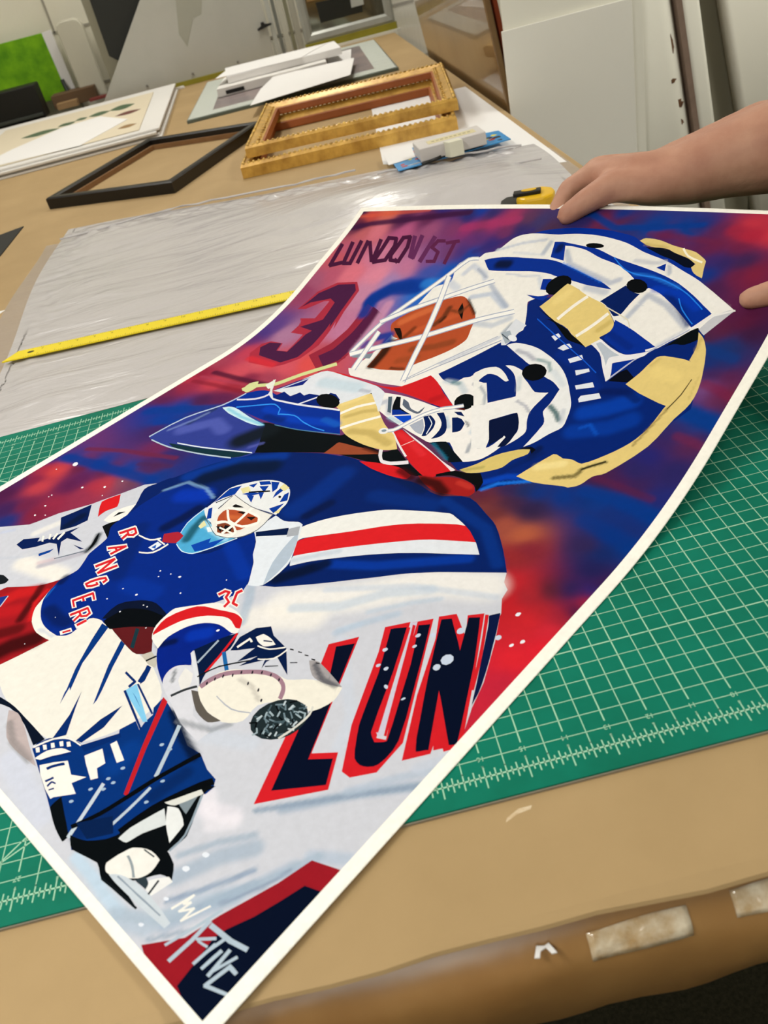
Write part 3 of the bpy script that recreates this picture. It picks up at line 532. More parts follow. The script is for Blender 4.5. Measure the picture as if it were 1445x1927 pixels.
p 0a1730 2291,32 2285,81 2275,139 2284,167 2311,220 2330,272 2349,331 2406,349 2516,377 2448,-12
p b4c1ce 2205,63 2228,127 2221,128 2198,64
p b4c1ce 2227,123 2247,187 2239,188 2220,125
p b4c1ce 2241,49 2246,107 2236,107 2231,49
p b4c1ce 2246,103 2245,157 2235,157 2236,102
p b4c1ce 2248,145 2313,151 2312,162 2246,156
p b4c1ce 2307,150 2355,162 2352,172 2303,160
p b4c1ce 2249,111 2267,125 2284,139 2278,143 2261,129 2244,115
p b4c1ce 2253,111 2267,113 2281,116 2279,121 2266,118 2252,116
p b4c1ce 2285,133 2282,105 2279,78 2287,78 2290,105 2293,133
p b4c1ce 2306,133 2303,108 2301,83 2309,83 2312,108 2315,133
p b4c1ce 2319,144 2321,113 2323,82 2332,83 2330,114 2328,145
p b4c1ce 2344,146 2334,120 2324,95 2331,94 2341,119 2351,144
p b4c1ce 2295,160 2289,137 2283,114 2291,113 2297,136 2303,159
p b4c1ce 2373,126 2360,127 2346,127 2346,118 2359,118 2372,118
p b4c1ce 2346,126 2333,67 2342,66 2355,125
p b4c1ce 2337,64 2398,86 2395,92 2334,71
p cf2a33 1879,854 1935,921 2110,573 2164,613 2220,525 2099,394 2012,576 2043,697 1913,792
p 0a1630 1904,859 1942,896 2116,556 2166,593 2206,531 2106,443 2024,612 1977,760
p cf2a33 1973,987 2022,1040 2131,843 2214,697 2238,706 2029,1042 2070,1083 2279,723 2283,625 2239,578 2211,579 2133,691 2022,908
p 0a1630 1992,990 2001,999 2018,1012 2027,1019 2039,1000 2063,957 2086,915 2122,842 2161,760 2191,702 2201,694 2213,688 2219,685 2225,689 2237,698 2242,705 2220,749 2171,840 2126,924 2097,971 2065,1019 2050,1042 2057,1047 2070,1057 2076,1062 2090,1038 2120,987 2148,938 2189,865 2235,784 2266,721 2273,693 2274,665 2271,644 2265,633 2254,624 2244,619 2234,617 2221,619 2210,624 2194,641 2171,671 2149,702 2126,747 2100,800 2074,853 2042,907 2009,962
p cbc6d6 2026,1038 2039,1051 2086,963 2221,715 2216,701 2202,709 2126,871 2073,964
p cf2a33 2026,1021 2038,999 2065,951 2090,904 2132,828 2177,746 2198,708 2207,711 2187,748 2142,830 2100,906 2075,953 2049,1001 2037,1023
p cf2a33 2035,1035 2046,1017 2068,980 2090,943 2141,855 2198,757 2225,712 2232,714 2206,759 2150,857 2098,946 2077,982 2055,1019 2044,1037
p cf2a33 2078,1097 2114,1131 2189,1076 2144,1142 2179,1172 2303,967 2404,792 2377,758 2331,795 2355,736 2311,683 2212,850 2124,1028
p 0a1630 2091,1092 2097,1097 2108,1105 2114,1110 2139,1088 2185,1050 2208,1029 2194,1056 2167,1108 2152,1137 2158,1141 2171,1149 2178,1154 2196,1127 2233,1069 2268,1013 2315,929 2364,841 2388,796 2386,788 2379,782 2375,780 2344,808 2283,864 2248,895 2274,854 2320,780 2344,742 2338,737 2328,726 2322,721 2317,726 2307,739 2297,752 2270,795 2233,853 2195,914 2154,983 2111,1057
p cf2a33 2265,877 2325,824 2378,773 2354,747 2293,831
p cf2a33 2184,1169 2197,1148 2225,1103 2251,1059 2278,1010 2303,961 2314,939 2323,942 2312,964 2287,1013 2260,1062 2234,1106 2206,1152 2193,1173
p 10204c 2195,1171 2200,1177 2210,1189 2216,1195 2227,1175 2250,1132 2271,1089 2292,1048 2312,1005 2328,968 2338,941 2345,913 2348,901 2336,923 2310,972 2282,1022 2259,1064 2235,1107 2216,1141 2208,1153 2199,1165
p c6cfe0 2207,1003 2215,993 2215,980 2209,970 2198,967 2187,974 2183,986 2186,998 2196,1005
p c6cfe0 2198,961 2202,955 2203,947 2199,941 2192,940 2186,943 2183,951 2185,958 2191,962
p c6cfe0 2035,931 2038,928 2038,922 2035,917 2031,916 2027,918 2025,923 2027,928 2031,932
p c6cfe0 2079,1019 2081,1015 2081,1009 2078,1005 2074,1003 2070,1005 2069,1011 2070,1016 2074,1020
p c6cfe0 2084,882 2086,878 2087,873 2084,869 2080,868 2076,870 2075,874 2076,879 2079,882
p c6cfe0 2058,879 2060,876 2060,871 2058,867 2054,865 2051,867 2049,871 2051,876 2054,879
p c6cfe0 2112,1041 2116,1036 2117,1030 2114,1027 2109,1026 2104,1029 2101,1034 2103,1039 2107,1042
p c6cfe0 2169,1096 2174,1089 2175,1081 2170,1075 2163,1073 2157,1078 2154,1086 2156,1093 2162,1098
p c6cfe0 2096,983 2098,980 2098,975 2096,971 2092,969 2089,971 2088,975 2090,980 2093,983
p c6cfe0 2126,834 2130,830 2131,826 2128,824 2124,824 2119,826 2116,830 2117,834 2121,835
p c6cfe0 2270,1127 2274,1122 2274,1115 2271,1110 2265,1109 2260,1112 2258,1119 2260,1125 2264,1128
p c6cfe0 2315,1119 2316,1116 2316,1112 2314,1108 2311,1107 2308,1109 2307,1113 2309,1117 2311,1120
p c6cfe0 2263,1221 2266,1217 2266,1212 2264,1208 2259,1207 2255,1210 2254,1215 2255,1220 2259,1223
p c6cfe0 2191,830 2193,828 2192,824 2190,820 2187,818 2185,819 2185,822 2186,827 2189,830
p 0a2d8c 1438,564 1429,580 1426,595 1426,611 1429,630 1435,651 1443,670 1453,685 1466,699 1480,711 1494,719 1510,726 1527,731 1555,735 1586,736 1600,737 1597,730 1590,715 1583,699 1570,673 1554,643 1546,623 1557,607 1577,590 1587,582 1577,574 1557,557 1546,543 1555,525 1571,500 1580,488 1566,493 1536,505 1506,518 1481,532 1457,548
s 0a46c0 48 60 1492,657 1523,690
s 08183c 27 80 1432,579 1459,610
p e8e6e2 1385,579 1372,589 1358,604 1348,620 1342,638 1339,656 1337,672 1336,682 1336,691 1339,700 1353,714 1372,731 1392,748 1410,764 1428,780 1449,792 1476,797 1507,798 1532,797 1549,794 1566,789 1576,786 1585,772 1599,750 1606,739 1603,737 1596,732 1588,729 1570,730 1548,732 1527,731 1510,727 1493,720 1479,711 1465,700 1452,686 1442,671 1434,652 1428,630 1426,611 1429,592 1436,573 1439,565 1428,567 1404,572
p d0282e 1367,596 1360,613 1352,636 1350,658 1359,687 1376,719 1396,744 1419,757 1448,765 1475,772 1495,779 1516,785 1534,789 1550,789 1566,786 1575,783 1582,776 1593,762 1598,755 1596,754 1590,751 1583,750 1568,755 1548,762 1529,764 1508,759 1484,748 1462,736 1443,721 1426,704 1412,687 1402,671 1395,653 1389,636 1383,617 1378,598 1376,589
p e9e6e1 1427,807 1435,836 1412,846 1403,816
p e9e6e1 1424,827 1451,834 1437,850 1409,843
p e9e6e1 1425,846 1438,815 1461,814 1448,845
p e9e6e1 1439,814 1480,801 1482,816 1441,829
p e9e6e1 1461,818 1466,788 1490,784 1485,814
p e9e6e1 1459,875 1451,852 1474,842 1483,865
p e9e6e1 1450,855 1483,808 1503,810 1471,858
p e9e6e1 1488,806 1521,806 1512,823 1479,822
p d42e36 1421,812 1429,836 1417,841 1409,816
p d42e36 1423,832 1445,837 1438,845 1416,840
p d42e36 1432,843 1443,817 1454,816 1443,843
p d42e36 1443,817 1477,806 1478,813 1444,824
p d42e36 1468,814 1472,789 1483,787 1479,812
p d42e36 1464,871 1457,852 1469,847 1476,866
p d42e36 1457,853 1486,811 1497,812 1467,855
p d42e36 1489,810 1515,810 1511,819 1484,818
p d4d4dc 1578,487 1566,495 1557,504 1551,514 1547,524 1545,534 1546,543 1548,550 1552,556 1557,562 1565,568 1576,575 1586,578 1600,576 1621,571 1640,564 1655,555 1667,544 1679,533 1701,512 1725,487 1744,473 1772,469 1811,468 1831,467 1830,457 1828,437 1827,426 1811,428 1775,431 1740,436 1716,442 1691,450 1667,458 1636,467 1604,477
p e0dedc 1600,526 1592,539 1584,557 1581,565 1591,565 1609,564 1620,564 1628,556 1641,543 1649,532 1648,522 1643,512 1640,508 1631,511 1614,518
s 5a5c60 10 70 1563,541 1589,513
p 3c3e42 1636,476 1639,483 1645,497 1652,511 1660,523 1670,535 1674,540 1666,544 1661,539 1652,527 1643,514 1636,500 1630,486 1627,479
s 8a8c94 18 60 1725,437 1827,470 1859,514
p 0a2248 1544,624 1551,640 1566,673 1581,701 1591,718 1603,734 1608,742 1614,732 1627,711 1636,691 1637,677 1634,663 1633,650 1637,630 1643,608 1650,589 1659,571 1670,554 1676,546 1668,551 1652,562 1635,573 1602,592 1563,614
p d0282e 1603,738 1608,721 1619,684 1629,650 1635,624 1641,599 1644,587 1653,587 1650,598 1644,623 1638,649 1628,683 1617,720 1612,738
p a8b4c2 1575,689 1584,643 1592,597 1600,597 1591,642 1583,688
p d8dae0 1546,609 1544,621 1640,570 1670,545 1606,574
p 0a2450 1644,682 1626,732 1641,783 1676,812 1712,791 1783,778 1863,711 1839,720 1782,742 1773,711 1780,686 1763,714 1714,656 1733,712 1697,665 1701,728 1661,693
p e9e6e1 1656,700 1658,711 1661,732 1663,743 1662,741 1669,737 1673,736 1676,741 1672,743 1664,746 1655,747 1653,735 1649,714 1648,702
p e9e6e1 1669,758 1671,763 1675,772 1680,779 1689,780 1701,780 1714,779 1727,776 1739,772 1745,770 1741,765 1732,755 1723,748 1715,746 1706,747 1696,748 1685,751 1674,756
p e9e6e1 1703,736 1711,737 1729,741 1745,747 1760,758 1775,771 1781,777 1776,780 1770,774 1755,761 1740,750 1725,745 1708,742 1700,740
p e9e6e1 1744,703 1753,707 1770,718 1784,730 1790,747 1792,766 1793,775 1787,776 1787,768 1785,749 1779,733 1766,721 1749,710 1740,706
p 0a2450 1703,759 1716,765 1729,771 1726,774 1713,769 1699,763
p 2a6ea8 1626,664 1661,642 1694,622 1703,630 1669,651 1635,672
p 1c2026 1643,563 1647,575 1656,600 1668,623 1691,649 1717,675 1730,687 1725,690 1712,678 1686,652 1663,626 1651,602 1641,577 1638,565
p e6e2d8 1674,542 1674,557 1677,585 1684,610 1697,628 1715,643 1735,655 1770,671 1809,686 1841,697 1852,698 1864,698 1875,700 1893,711 1915,727 1938,740 1972,751 2008,760 2025,764 2029,756 2035,738 2038,722 2034,702 2025,680 2014,664 2000,657 1982,654 1965,651 1949,648 1933,645 1919,639 1902,627 1885,612 1873,595 1873,576 1879,556 1879,539 1869,525 1853,513 1834,504 1812,501 1786,501 1763,503 1746,506 1729,512 1713,518 1697,526 1682,535
s c8c2ba 14 80 1758,626 1804,631 1861,608
p b4b6c0 1747,550 1761,548 1792,544 1821,544 1845,551 1867,561 1877,566 1874,569 1864,564 1842,554 1819,548 1791,548 1761,551 1747,553
p 6a625c 1666,524 1671,526 1681,530 1688,532 1694,528 1707,522 1719,516 1735,511 1753,506 1771,502 1794,502 1817,504 1827,505 1822,499 1811,488 1800,481 1784,480 1761,482 1738,487 1710,500 1680,516
p a68492 1688,544 1689,550 1690,563 1692,576 1697,588 1703,601 1711,612 1722,623 1736,634 1750,644 1764,654 1779,664 1794,671 1807,677 1821,681 1833,684 1843,684 1854,683 1863,681 1872,678 1881,673 1887,667 1893,658 1899,648 1901,643 1915,644 1913,649 1907,661 1899,672 1889,681 1878,688 1865,693 1852,696 1839,697 1826,696 1812,693 1796,689 1782,683 1767,674 1751,664 1736,654 1722,644 1708,633 1696,621 1687,608 1680,595 1675,582 1672,568 1671,553 1671,547
p 2c2430 1689,565 1691,560 1688,559 1682,564 1680,569 1683,570
p 2c2430 1696,588 1698,583 1695,583 1690,587 1688,592 1691,593
p 2c2430 1708,608 1710,603 1707,602 1702,607 1700,612 1703,613
p 2c2430 1730,625 1732,620 1729,620 1724,624 1722,629 1725,630
p 2c2430 1743,647 1745,641 1742,641 1737,645 1735,651 1738,651
p 2c2430 1771,664 1773,659 1770,658 1765,663 1763,668 1766,669
p 2c2430 1795,679 1797,674 1794,673 1789,678 1788,683 1790,684
p 2c2430 1825,687 1826,681 1824,681 1819,685 1817,691 1820,691
p 2c2430 1858,688 1859,683 1857,682 1852,687 1850,692 1853,692
p 2c2430 1792,631 1794,626 1791,625 1786,630 1784,635 1787,635
p 2c2430 1836,632 1838,627 1835,626 1830,630 1828,636 1831,636
p 2c2430 1871,613 1873,608 1870,607 1865,611 1864,616 1867,617
p a8a2a4 1876,781 1881,785 1892,791 1906,793 1949,784 2000,771 2025,764 2014,760 1990,752 1967,746 1953,745 1938,745 1923,749 1905,759 1885,774
s 5c5a62 17 80 1903,779 1959,753 2005,759
p 1c1c20 1797,779 1803,781 1809,783 1806,786 1800,785 1794,783
p 1c1c20 1825,785 1831,787 1837,789 1835,792 1828,790 1822,789
p 1c1c20 1851,787 1857,789 1863,791 1860,794 1854,792 1848,790
p 1c1c20 1879,787 1885,788 1891,790 1888,794 1882,792 1876,790
p 1c1c20 1900,784 1906,786 1912,788 1909,791 1903,789 1897,787
p 2c3038 1784,696 1800,708 1815,719 1812,721 1797,710 1781,699
p 2c3038 1836,745 1845,751 1854,757 1851,759 1842,753 1833,747
p 2c363a 1998,662 2016,648 2026,627 2028,604 2022,580 2009,558 1990,541 1967,530 1942,527 1920,532 1902,545 1890,565 1887,589 1893,614 1907,637 1927,655 1951,666 1976,668
p 0c1014 1912,557 1905,551 1897,545 1902,542 1909,548 1916,554
p a4b2ba 1993,603 2004,602 2016,601 2015,606 2004,607 1992,608
p 56666e 1924,626 1937,626 1950,626 1948,630 1935,630 1922,631
p 7c8c96 1953,551 1952,543 1950,535 1955,534 1957,542 1959,550
p 7c8c96 1952,617 1964,609 1975,602 1978,605 1967,613 1955,620
p c2ccd2 2003,588 2012,591 2021,594 2018,598 2009,595 2000,591
p 0c1014 1952,667 1945,659 1939,651 1944,648 1950,656 1957,664
p 0c1014 1992,611 2002,612 2012,613 2011,617 2001,616 1990,615
p 0c1014 1945,547 1949,540 1952,533 1957,534 1954,541 1950,548
p 56666e 1979,608 1984,601 1990,594 1994,596 1989,603 1984,609
p 56666e 1986,616 1993,615 2001,614 2000,618 1993,619 1986,620
p 7c8c96 1913,587 1924,587 1934,587 1933,592 1922,591 1912,591
p a4b2ba 1939,537 1937,530 1934,523 1940,522 1942,529 1944,536
p 56666e 1952,643 1965,637 1977,632 1979,635 1967,641 1954,647
p 56666e 1896,564 1906,567 1915,570 1912,574 1903,571 1893,568
p c2ccd2 1973,596 1972,590 1970,584 1976,583 1977,589 1978,594
p 7c8c96 1937,580 1947,582 1957,584 1955,588 1945,586 1934,584
p 0c1014 1911,557 1919,548 1926,539 1931,541 1923,550 1916,559
p 56666e 1902,617 1907,607 1912,596 1917,597 1912,607 1907,618
p a4b2ba 1961,578 1958,572 1955,566 1960,564 1963,570 1966,576
p a4b2ba 1948,555 1952,548 1956,541 1961,542 1957,549 1952,556
p a4b2ba 1972,607 1978,607 1985,607 1984,612 1977,612 1971,612
p 56666e 1921,625 1926,621 1932,617 1935,619 1930,624 1924,628
p c2ccd2 2002,620 2002,611 2003,601 2008,601 2008,610 2008,619
p 56666e 1973,661 1980,663 1987,665 1984,669 1977,667 1970,665
p 7c8c96 1929,639 1920,632 1911,625 1915,622 1924,628 1933,635
p a4b2ba 1907,579 1909,568 1911,558 1916,558 1915,568 1913,578
p 56666e 1907,601 1915,596 1922,591 1925,594 1918,599 1910,604
p a4b2ba 1988,643 1998,645 2007,648 2005,652 1995,649 1985,647
p 7c8c96 1934,639 1942,632 1949,625 1953,628 1946,634 1938,641
p 0c1014 2011,615 2012,607 2013,599 2018,598 2017,607 2016,615
p 56666e 1971,610 1972,601 1973,591 1979,590 1978,600 1977,610
p c2ccd2 1925,648 1928,641 1932,634 1937,634 1934,641 1930,649
p a4b2ba 1917,597 1927,595 1937,593 1938,598 1928,600 1917,602
p 7c8c96 1989,668 1988,662 1987,657 1992,655 1993,661 1994,666
p a4b2ba 1927,544 1935,538 1942,532 1945,535 1938,541 1931,546
p 56666e 1968,597 1960,591 1951,585 1955,582 1964,588 1972,594
p a4b2ba 1969,606 1977,604 1986,603 1986,607 1978,608 1969,610
p a4b2ba 1910,594 1916,584 1923,574 1928,575 1921,585 1915,596
p a4b2ba 1983,646 1983,640 1983,634 1989,634 1988,640 1988,646
p 0c1014 1916,620 1929,615 1942,610 1943,614 1930,619 1917,624
p a4b2ba 1975,634 1982,637 1989,640 1986,644 1979,641 1972,638
p 7c8c96 1947,555 1955,554 1963,552 1963,556 1955,558 1947,559
p 7c8c96 1922,574 1933,574 1943,574 1942,578 1932,578 1921,578
p a4b2ba 2002,647 2009,639 2016,631 2020,632 2013,641 2007,649
p 7c8c96 1973,580 1970,575 1966,570 1970,567 1974,572 1978,577
p 56666e 1986,664 1981,658 1975,652 1980,649 1985,655 1991,660
p 0c1014 1986,619 1994,610 2001,601 2006,603 1998,612 1990,620
p c2ccd2 1983,605 1990,604 1998,603 1998,608 1990,608 1982,609
p 56666e 1953,550 1966,551 1978,551 1977,555 1965,555 1952,555
p 0c1014 1968,587 1968,576 1969,566 1974,565 1974,576 1973,586
p a4b2ba 1953,647 1956,641 1960,636 1965,637 1961,643 1957,648
p 7c8c96 1916,580 1927,574 1939,568 1941,571 1930,577 1918,583
p 56666e 1993,611 1989,605 1985,599 1990,597 1994,603 1998,609
p c2ccd2 1908,580 1906,572 1904,564 1909,562 1911,570 1913,579
p 7c8c96 1944,571 1946,565 1948,559 1953,560 1951,566 1949,571
p 0c1014 1952,600 1961,599 1970,598 1969,603 1960,603 1951,604
p a4b2ba 1960,651 1956,643 1953,634 1958,631 1962,640 1966,649
p a4b2ba 1982,632 1995,631 2007,631 2006,635 1994,636 1982,636
p a4b2ba 2011,581 2005,575 1999,570 2003,567 2009,572 2015,577
p c2ccd2 1972,557 1973,549 1974,541 1979,541 1978,549 1977,556
p 56666e 1971,602 1968,595 1966,587 1971,586 1973,593 1976,600
p c2ccd2 1982,567 1985,560 1988,554 1993,555 1990,561 1987,567
p 56666e 1955,578 1960,573 1964,569 1968,571 1964,576 1959,580
p 0c1014 1966,540 1977,542 1987,544 1985,548 1974,546 1964,544
p 56666e 2001,574 1996,567 1990,559 1995,556 2000,564 2006,571
p 56666e 1978,634 1985,635 1993,636 1991,640 1983,639 1976,638
p a4b2ba 1939,616 1942,608 1946,599 1951,600 1948,608 1944,616
p c2ccd2 1954,651 1954,642 1955,634 1961,633 1960,642 1959,650
p 7c8c96 1965,629 1976,623 1986,617 1988,621 1978,626 1967,632
p d4d2cc 2001,676 2004,671 2010,661 2013,651 2014,638 2013,622 2012,607 2008,586 2003,566 2001,556 2007,554 2010,564 2015,585 2018,605 2020,621 2021,637 2020,651 2016,662 2010,673 2007,677
p dde2ea 1259,1089 1262,1113 1267,1157 1270,1182 1281,1181 1302,1177 1322,1176 1339,1181 1357,1190 1372,1197 1381,1197 1392,1195 1397,1194 1407,1180 1429,1150 1449,1122 1463,1102 1477,1082 1489,1064 1499,1049 1507,1033 1511,1019 1515,986 1516,948 1511,919 1497,906 1477,897 1466,893 1453,910 1423,945 1398,974 1387,983 1374,992 1362,1001 1349,1016 1334,1034 1318,1051 1295,1067 1271,1082
p b6c1d0 1415,1158 1416,1149 1419,1128 1423,1108 1431,1077 1442,1041 1455,1007 1476,970 1500,935 1511,919 1511,930 1510,956 1508,982 1504,1005 1499,1029 1491,1052 1479,1076 1463,1101 1449,1122 1436,1136 1421,1151
p 0a2450 1276,1085 1366,1158 1391,1130 1296,1069
p aeb0b8 1371,1154 1377,1163 1389,1176 1396,1183 1404,1173 1419,1156 1426,1147 1419,1140 1404,1127 1396,1121 1390,1128 1377,1144
p 5cacd4 992,1074 1015,1077 1053,1078 1072,1078 1073,1066 1073,1045 1074,1034 1086,1033 1109,1031 1121,1030 1126,1025 1134,1016 1139,1011 1145,1011 1158,1011 1170,1013 1194,1020 1222,1030 1236,1034 1230,1018 1216,984 1201,953 1189,932 1176,912 1161,897 1148,890 1132,886 1115,885 1097,888 1077,893 1064,899 1053,908 1040,922 1028,937 1017,955 1006,975 999,995 993,1024 991,1056
s 17505c 38 80 1076,934 1047,991 1034,1043
s b4dcec 27 70 1057,1025 1139,1011 1207,1005
p 1450b0 1119,922 1140,958 1154,983 1168,963 1202,1009 1199,945 1161,907
p cfe4f0 1063,898 1073,894 1095,887 1116,883 1134,885 1150,889 1164,895 1178,911 1191,931 1204,952 1220,982 1236,1014 1244,1029 1239,1031 1231,1016 1215,984 1199,954 1186,934 1173,913 1159,898 1146,892 1130,888 1114,887 1095,891 1074,897 1064,901
p c4dcf0 1045,916 1036,931 1016,962 1001,994 995,1031 992,1069 991,1087 986,1088 987,1071 989,1032 996,995 1012,963 1031,931 1041,916
p b03040 971,910 979,918 996,933 1011,944 1025,945 1041,942 1048,941 1052,932 1057,915 1057,901 1041,892 1016,883 1003,879 995,887 980,901
p e0dcae 1054,1002 1046,1034 1077,1021 1074,997
p e4ecf0 1088,1013 1093,1017 1102,1025 1107,1030 1114,1026 1127,1019 1134,1015 1129,1010 1120,1002 1115,998 1108,1002 1095,1009
p e2e4e6 992,1074 991,1085 989,1109 987,1133 981,1158 975,1185 974,1210 983,1230 997,1249 1012,1265 1025,1279 1039,1292 1055,1304 1072,1314 1091,1322 1110,1327 1128,1329 1147,1328 1165,1325 1182,1319 1198,1312 1212,1301 1226,1287 1240,1269 1251,1252 1255,1241 1257,1230 1259,1219 1263,1206 1266,1192 1267,1185 1260,1184 1246,1184 1231,1183 1207,1180 1176,1176 1143,1174 1097,1179 1048,1187 1025,1192 1027,1182 1032,1159 1039,1136 1055,1099 1073,1058 1082,1038 1075,1040 1059,1043 1042,1047 1023,1056 1002,1068
p 1446a0 990,1119 977,1207 1005,1242 1025,1192 1000,1156
p 1446a0 1048,1207 1073,1232 1117,1246 1091,1217
p 1446a0 1029,1257 1050,1282 1059,1255
p 1446a0 1049,1291 1085,1313 1106,1302 1072,1278
p 1446a0 1071,1211 1101,1222 1125,1189
p 1446a0 1073,1271 1105,1291 1120,1255
p 1446a0 1099,1244 1120,1255 1143,1219
p 1446a0 1162,1276 1157,1309 1180,1301 1179,1245
p 1446a0 1215,1197 1243,1245 1254,1186
p 1446a0 1203,1281 1208,1299 1241,1262 1222,1241
p 1446a0 1003,1087 1010,1099 1059,1056 1048,1043
p 1446a0 1093,1313 1126,1325 1149,1293 1149,1270
p e0d8a4 1016,1227 1035,1252 1066,1236 1050,1211
p e0d8a4 1153,1301 1150,1327 1188,1319 1186,1295
p e0d8a4 1250,1189 1255,1228 1269,1195
p 0c1a40 1001,1122 1013,1152 1025,1181 1020,1184 1008,1154 996,1125
p 0c1a40 1040,1104 1035,1144 1030,1184 1024,1186 1030,1145 1035,1106
p 0c1a40 1074,1137 1071,1151 1068,1165 1063,1166 1066,1152 1069,1139
p 0c1016 1068,1224 1104,1246 1139,1268 1132,1273 1096,1252 1061,1230
p 0c1016 1203,1266 1204,1263 1205,1261 1204,1259 1202,1258 1199,1258 1196,1259 1193,1261 1191,1263 1190,1265 1191,1267 1193,1269 1196,1269 1200,1268
p e4e2de 1025,1192 1048,1188 1097,1180 1143,1174 1189,1175 1235,1179 1256,1181 1261,1164 1269,1128 1271,1095 1264,1071 1252,1048 1235,1030 1208,1017 1176,1007 1155,1004 1136,1010 1107,1024 1082,1038 1067,1052 1056,1066 1048,1080 1038,1120 1029,1168
p b85c3a 1074,1079 1071,1090 1068,1102 1070,1113 1075,1121 1085,1129 1096,1135 1115,1141 1138,1146 1160,1149 1181,1149 1203,1147 1215,1145 1222,1139 1234,1128 1239,1121 1237,1115 1230,1103 1224,1092 1219,1079 1214,1065 1207,1058 1188,1058 1157,1062 1131,1064 1115,1062 1100,1058 1094,1056 1090,1060 1081,1070
p 8a4a30 1111,1043 1114,1047 1122,1057 1131,1064 1143,1068 1156,1069 1166,1068 1181,1062 1198,1052 1207,1047 1203,1042 1193,1033 1182,1025 1169,1020 1154,1016 1147,1015 1138,1022 1120,1036
p 1c1c20 1142,1056 1151,1058 1166,1063 1174,1065 1178,1058 1187,1045 1191,1038 1182,1036 1166,1031 1158,1028 1154,1035 1146,1048
s d07848 22 70 1115,1093 1166,1112
p 2c1c18 1121,1126 1127,1132 1138,1143 1144,1149 1147,1144 1154,1134 1157,1130 1148,1129 1131,1127
p 2c1c18 1177,1125 1185,1129 1200,1137 1209,1142 1209,1136 1209,1125 1209,1120 1201,1121 1185,1123
p 2a2422 1076,1140 1075,1144 1075,1150 1078,1155 1092,1156 1113,1157 1124,1157 1117,1153 1102,1146 1090,1140
p 1c1c20 1115,1034 1122,1037 1133,1044 1140,1047 1145,1040 1154,1028 1159,1021 1148,1025 1127,1031
p eeece6 1067,1120 1081,1109 1109,1089 1132,1075 1154,1072 1184,1071 1210,1076 1228,1089 1242,1107 1248,1120 1243,1131 1233,1142 1223,1150 1209,1152 1183,1153 1158,1153 1134,1150 1110,1145 1091,1140 1079,1135 1069,1130 1065,1127 1077,1118 1081,1121 1091,1126 1101,1130 1120,1135 1143,1140 1165,1143 1189,1143 1214,1142 1223,1141 1223,1140 1232,1130 1235,1125 1229,1115 1216,1097 1200,1085 1177,1081 1149,1082 1133,1084 1116,1094 1089,1114 1075,1125
p eeece6 1146,1174 1150,1154 1157,1114 1163,1079 1163,1055 1163,1032 1162,1021 1175,1017 1176,1028 1176,1051 1175,1075 1170,1111 1163,1151 1159,1170
p eeece6 1105,1044 1109,1048 1118,1058 1130,1064 1145,1066 1162,1064 1176,1062 1188,1057 1200,1049 1203,1048 1203,1043 1203,1029 1200,1020 1186,1017 1163,1014 1152,1013 1159,1004 1171,1005 1194,1008 1211,1013 1216,1024 1216,1039 1215,1048 1206,1055 1192,1063 1176,1070 1158,1074 1138,1075 1121,1073 1107,1066 1097,1056 1092,1051
p eeece6 1135,1033 1171,1034 1207,1035 1202,1042 1167,1041 1131,1040
p eeece6 1071,1181 1103,1174 1135,1168 1134,1172 1102,1179 1070,1186
p 6a6c74 1027,1189 1050,1185 1098,1177 1145,1172 1191,1173 1236,1176 1254,1178 1258,1163 1267,1128 1270,1095 1263,1071 1251,1048 1234,1030 1210,1017 1180,1008 1155,1004 1132,1010 1104,1021 1080,1031 1066,1036 1052,1041 1046,1043 1046,1040 1052,1038 1066,1033 1079,1029 1103,1019 1132,1007 1157,1001 1183,1005 1213,1015 1237,1028 1255,1046 1267,1069 1274,1094 1271,1127 1262,1162 1256,1180 1234,1179 1189,1176 1143,1175 1097,1180 1048,1188 1026,1192
p 0a2f7c 1033,2740 1436,2460 1421,2547 1743,2575 2165,2514 2214,2378 2248,2289 2288,2138 2256,2076 2229,1969 2124,1889 2056,1760 1950,1720 1824,1622 1807,1602 1723,1672 1679,1669 1556,1731 1180,2098
s 0c4fb8 69 75 1949,2049 2019,2086 2084,2130
s 0b48aa 68 70 1954,1963 2063,2007 2122,2057
s 0a3690 45 60 1714,2285 1842,2237 1936,2154
s 1a68d4 14 50 1970,1983 1997,2006 2038,1974
s 0a2260 32 70 1962,2149 2044,2164 2097,2138
s 0c50c0 29 80 1803,1651 1860,1707 1897,1721
s 0a1c48 29 70 1881,1813 1886,1862
s 2a84e8 16 80 1823,1619 1851,1665 1953,1721
s 0a2a6c 24 70 1830,1721 1859,1775 1907,1845
p 0a3a9c 1223,2887 1234,2891 1259,2900 1284,2907 1323,2913 1369,2918 1416,2921 1464,2920 1513,2917 1558,2913 1599,2906 1640,2896 1673,2888 1687,2884 1702,2879 1716,2873 1728,2866 1741,2857 1753,2849 1771,2837 1791,2824 1810,2814 1835,2804 1863,2795 1890,2787 1914,2780 1938,2774 1959,2767 1975,2758 1990,2747 2005,2735 2027,2718 2050,2699 2065,2685 2068,2679 2069,2673 2070,2670 2056,2677 2026,2693 1995,2708 1935,2734 1859,2766 1790,2796 1738,2818 1685,2842 1660,2853 1673,2844 1697,2827 1710,2818 1651,2820 1524,2827 1405,2837 1334,2853 1258,2876
p 081428 1786,2822 1802,2822 1835,2821 1865,2818 1884,2812 1904,2803 1924,2794 1943,2786 1962,2779 1979,2773 1992,2767 2005,2760 2011,2757 2013,2750 2016,2737 2018,2730 2012,2730 1999,2730 1984,2732 1968,2740 1949,2750 1930,2760 1909,2769 1885,2777 1862,2786 1832,2800 1801,2815
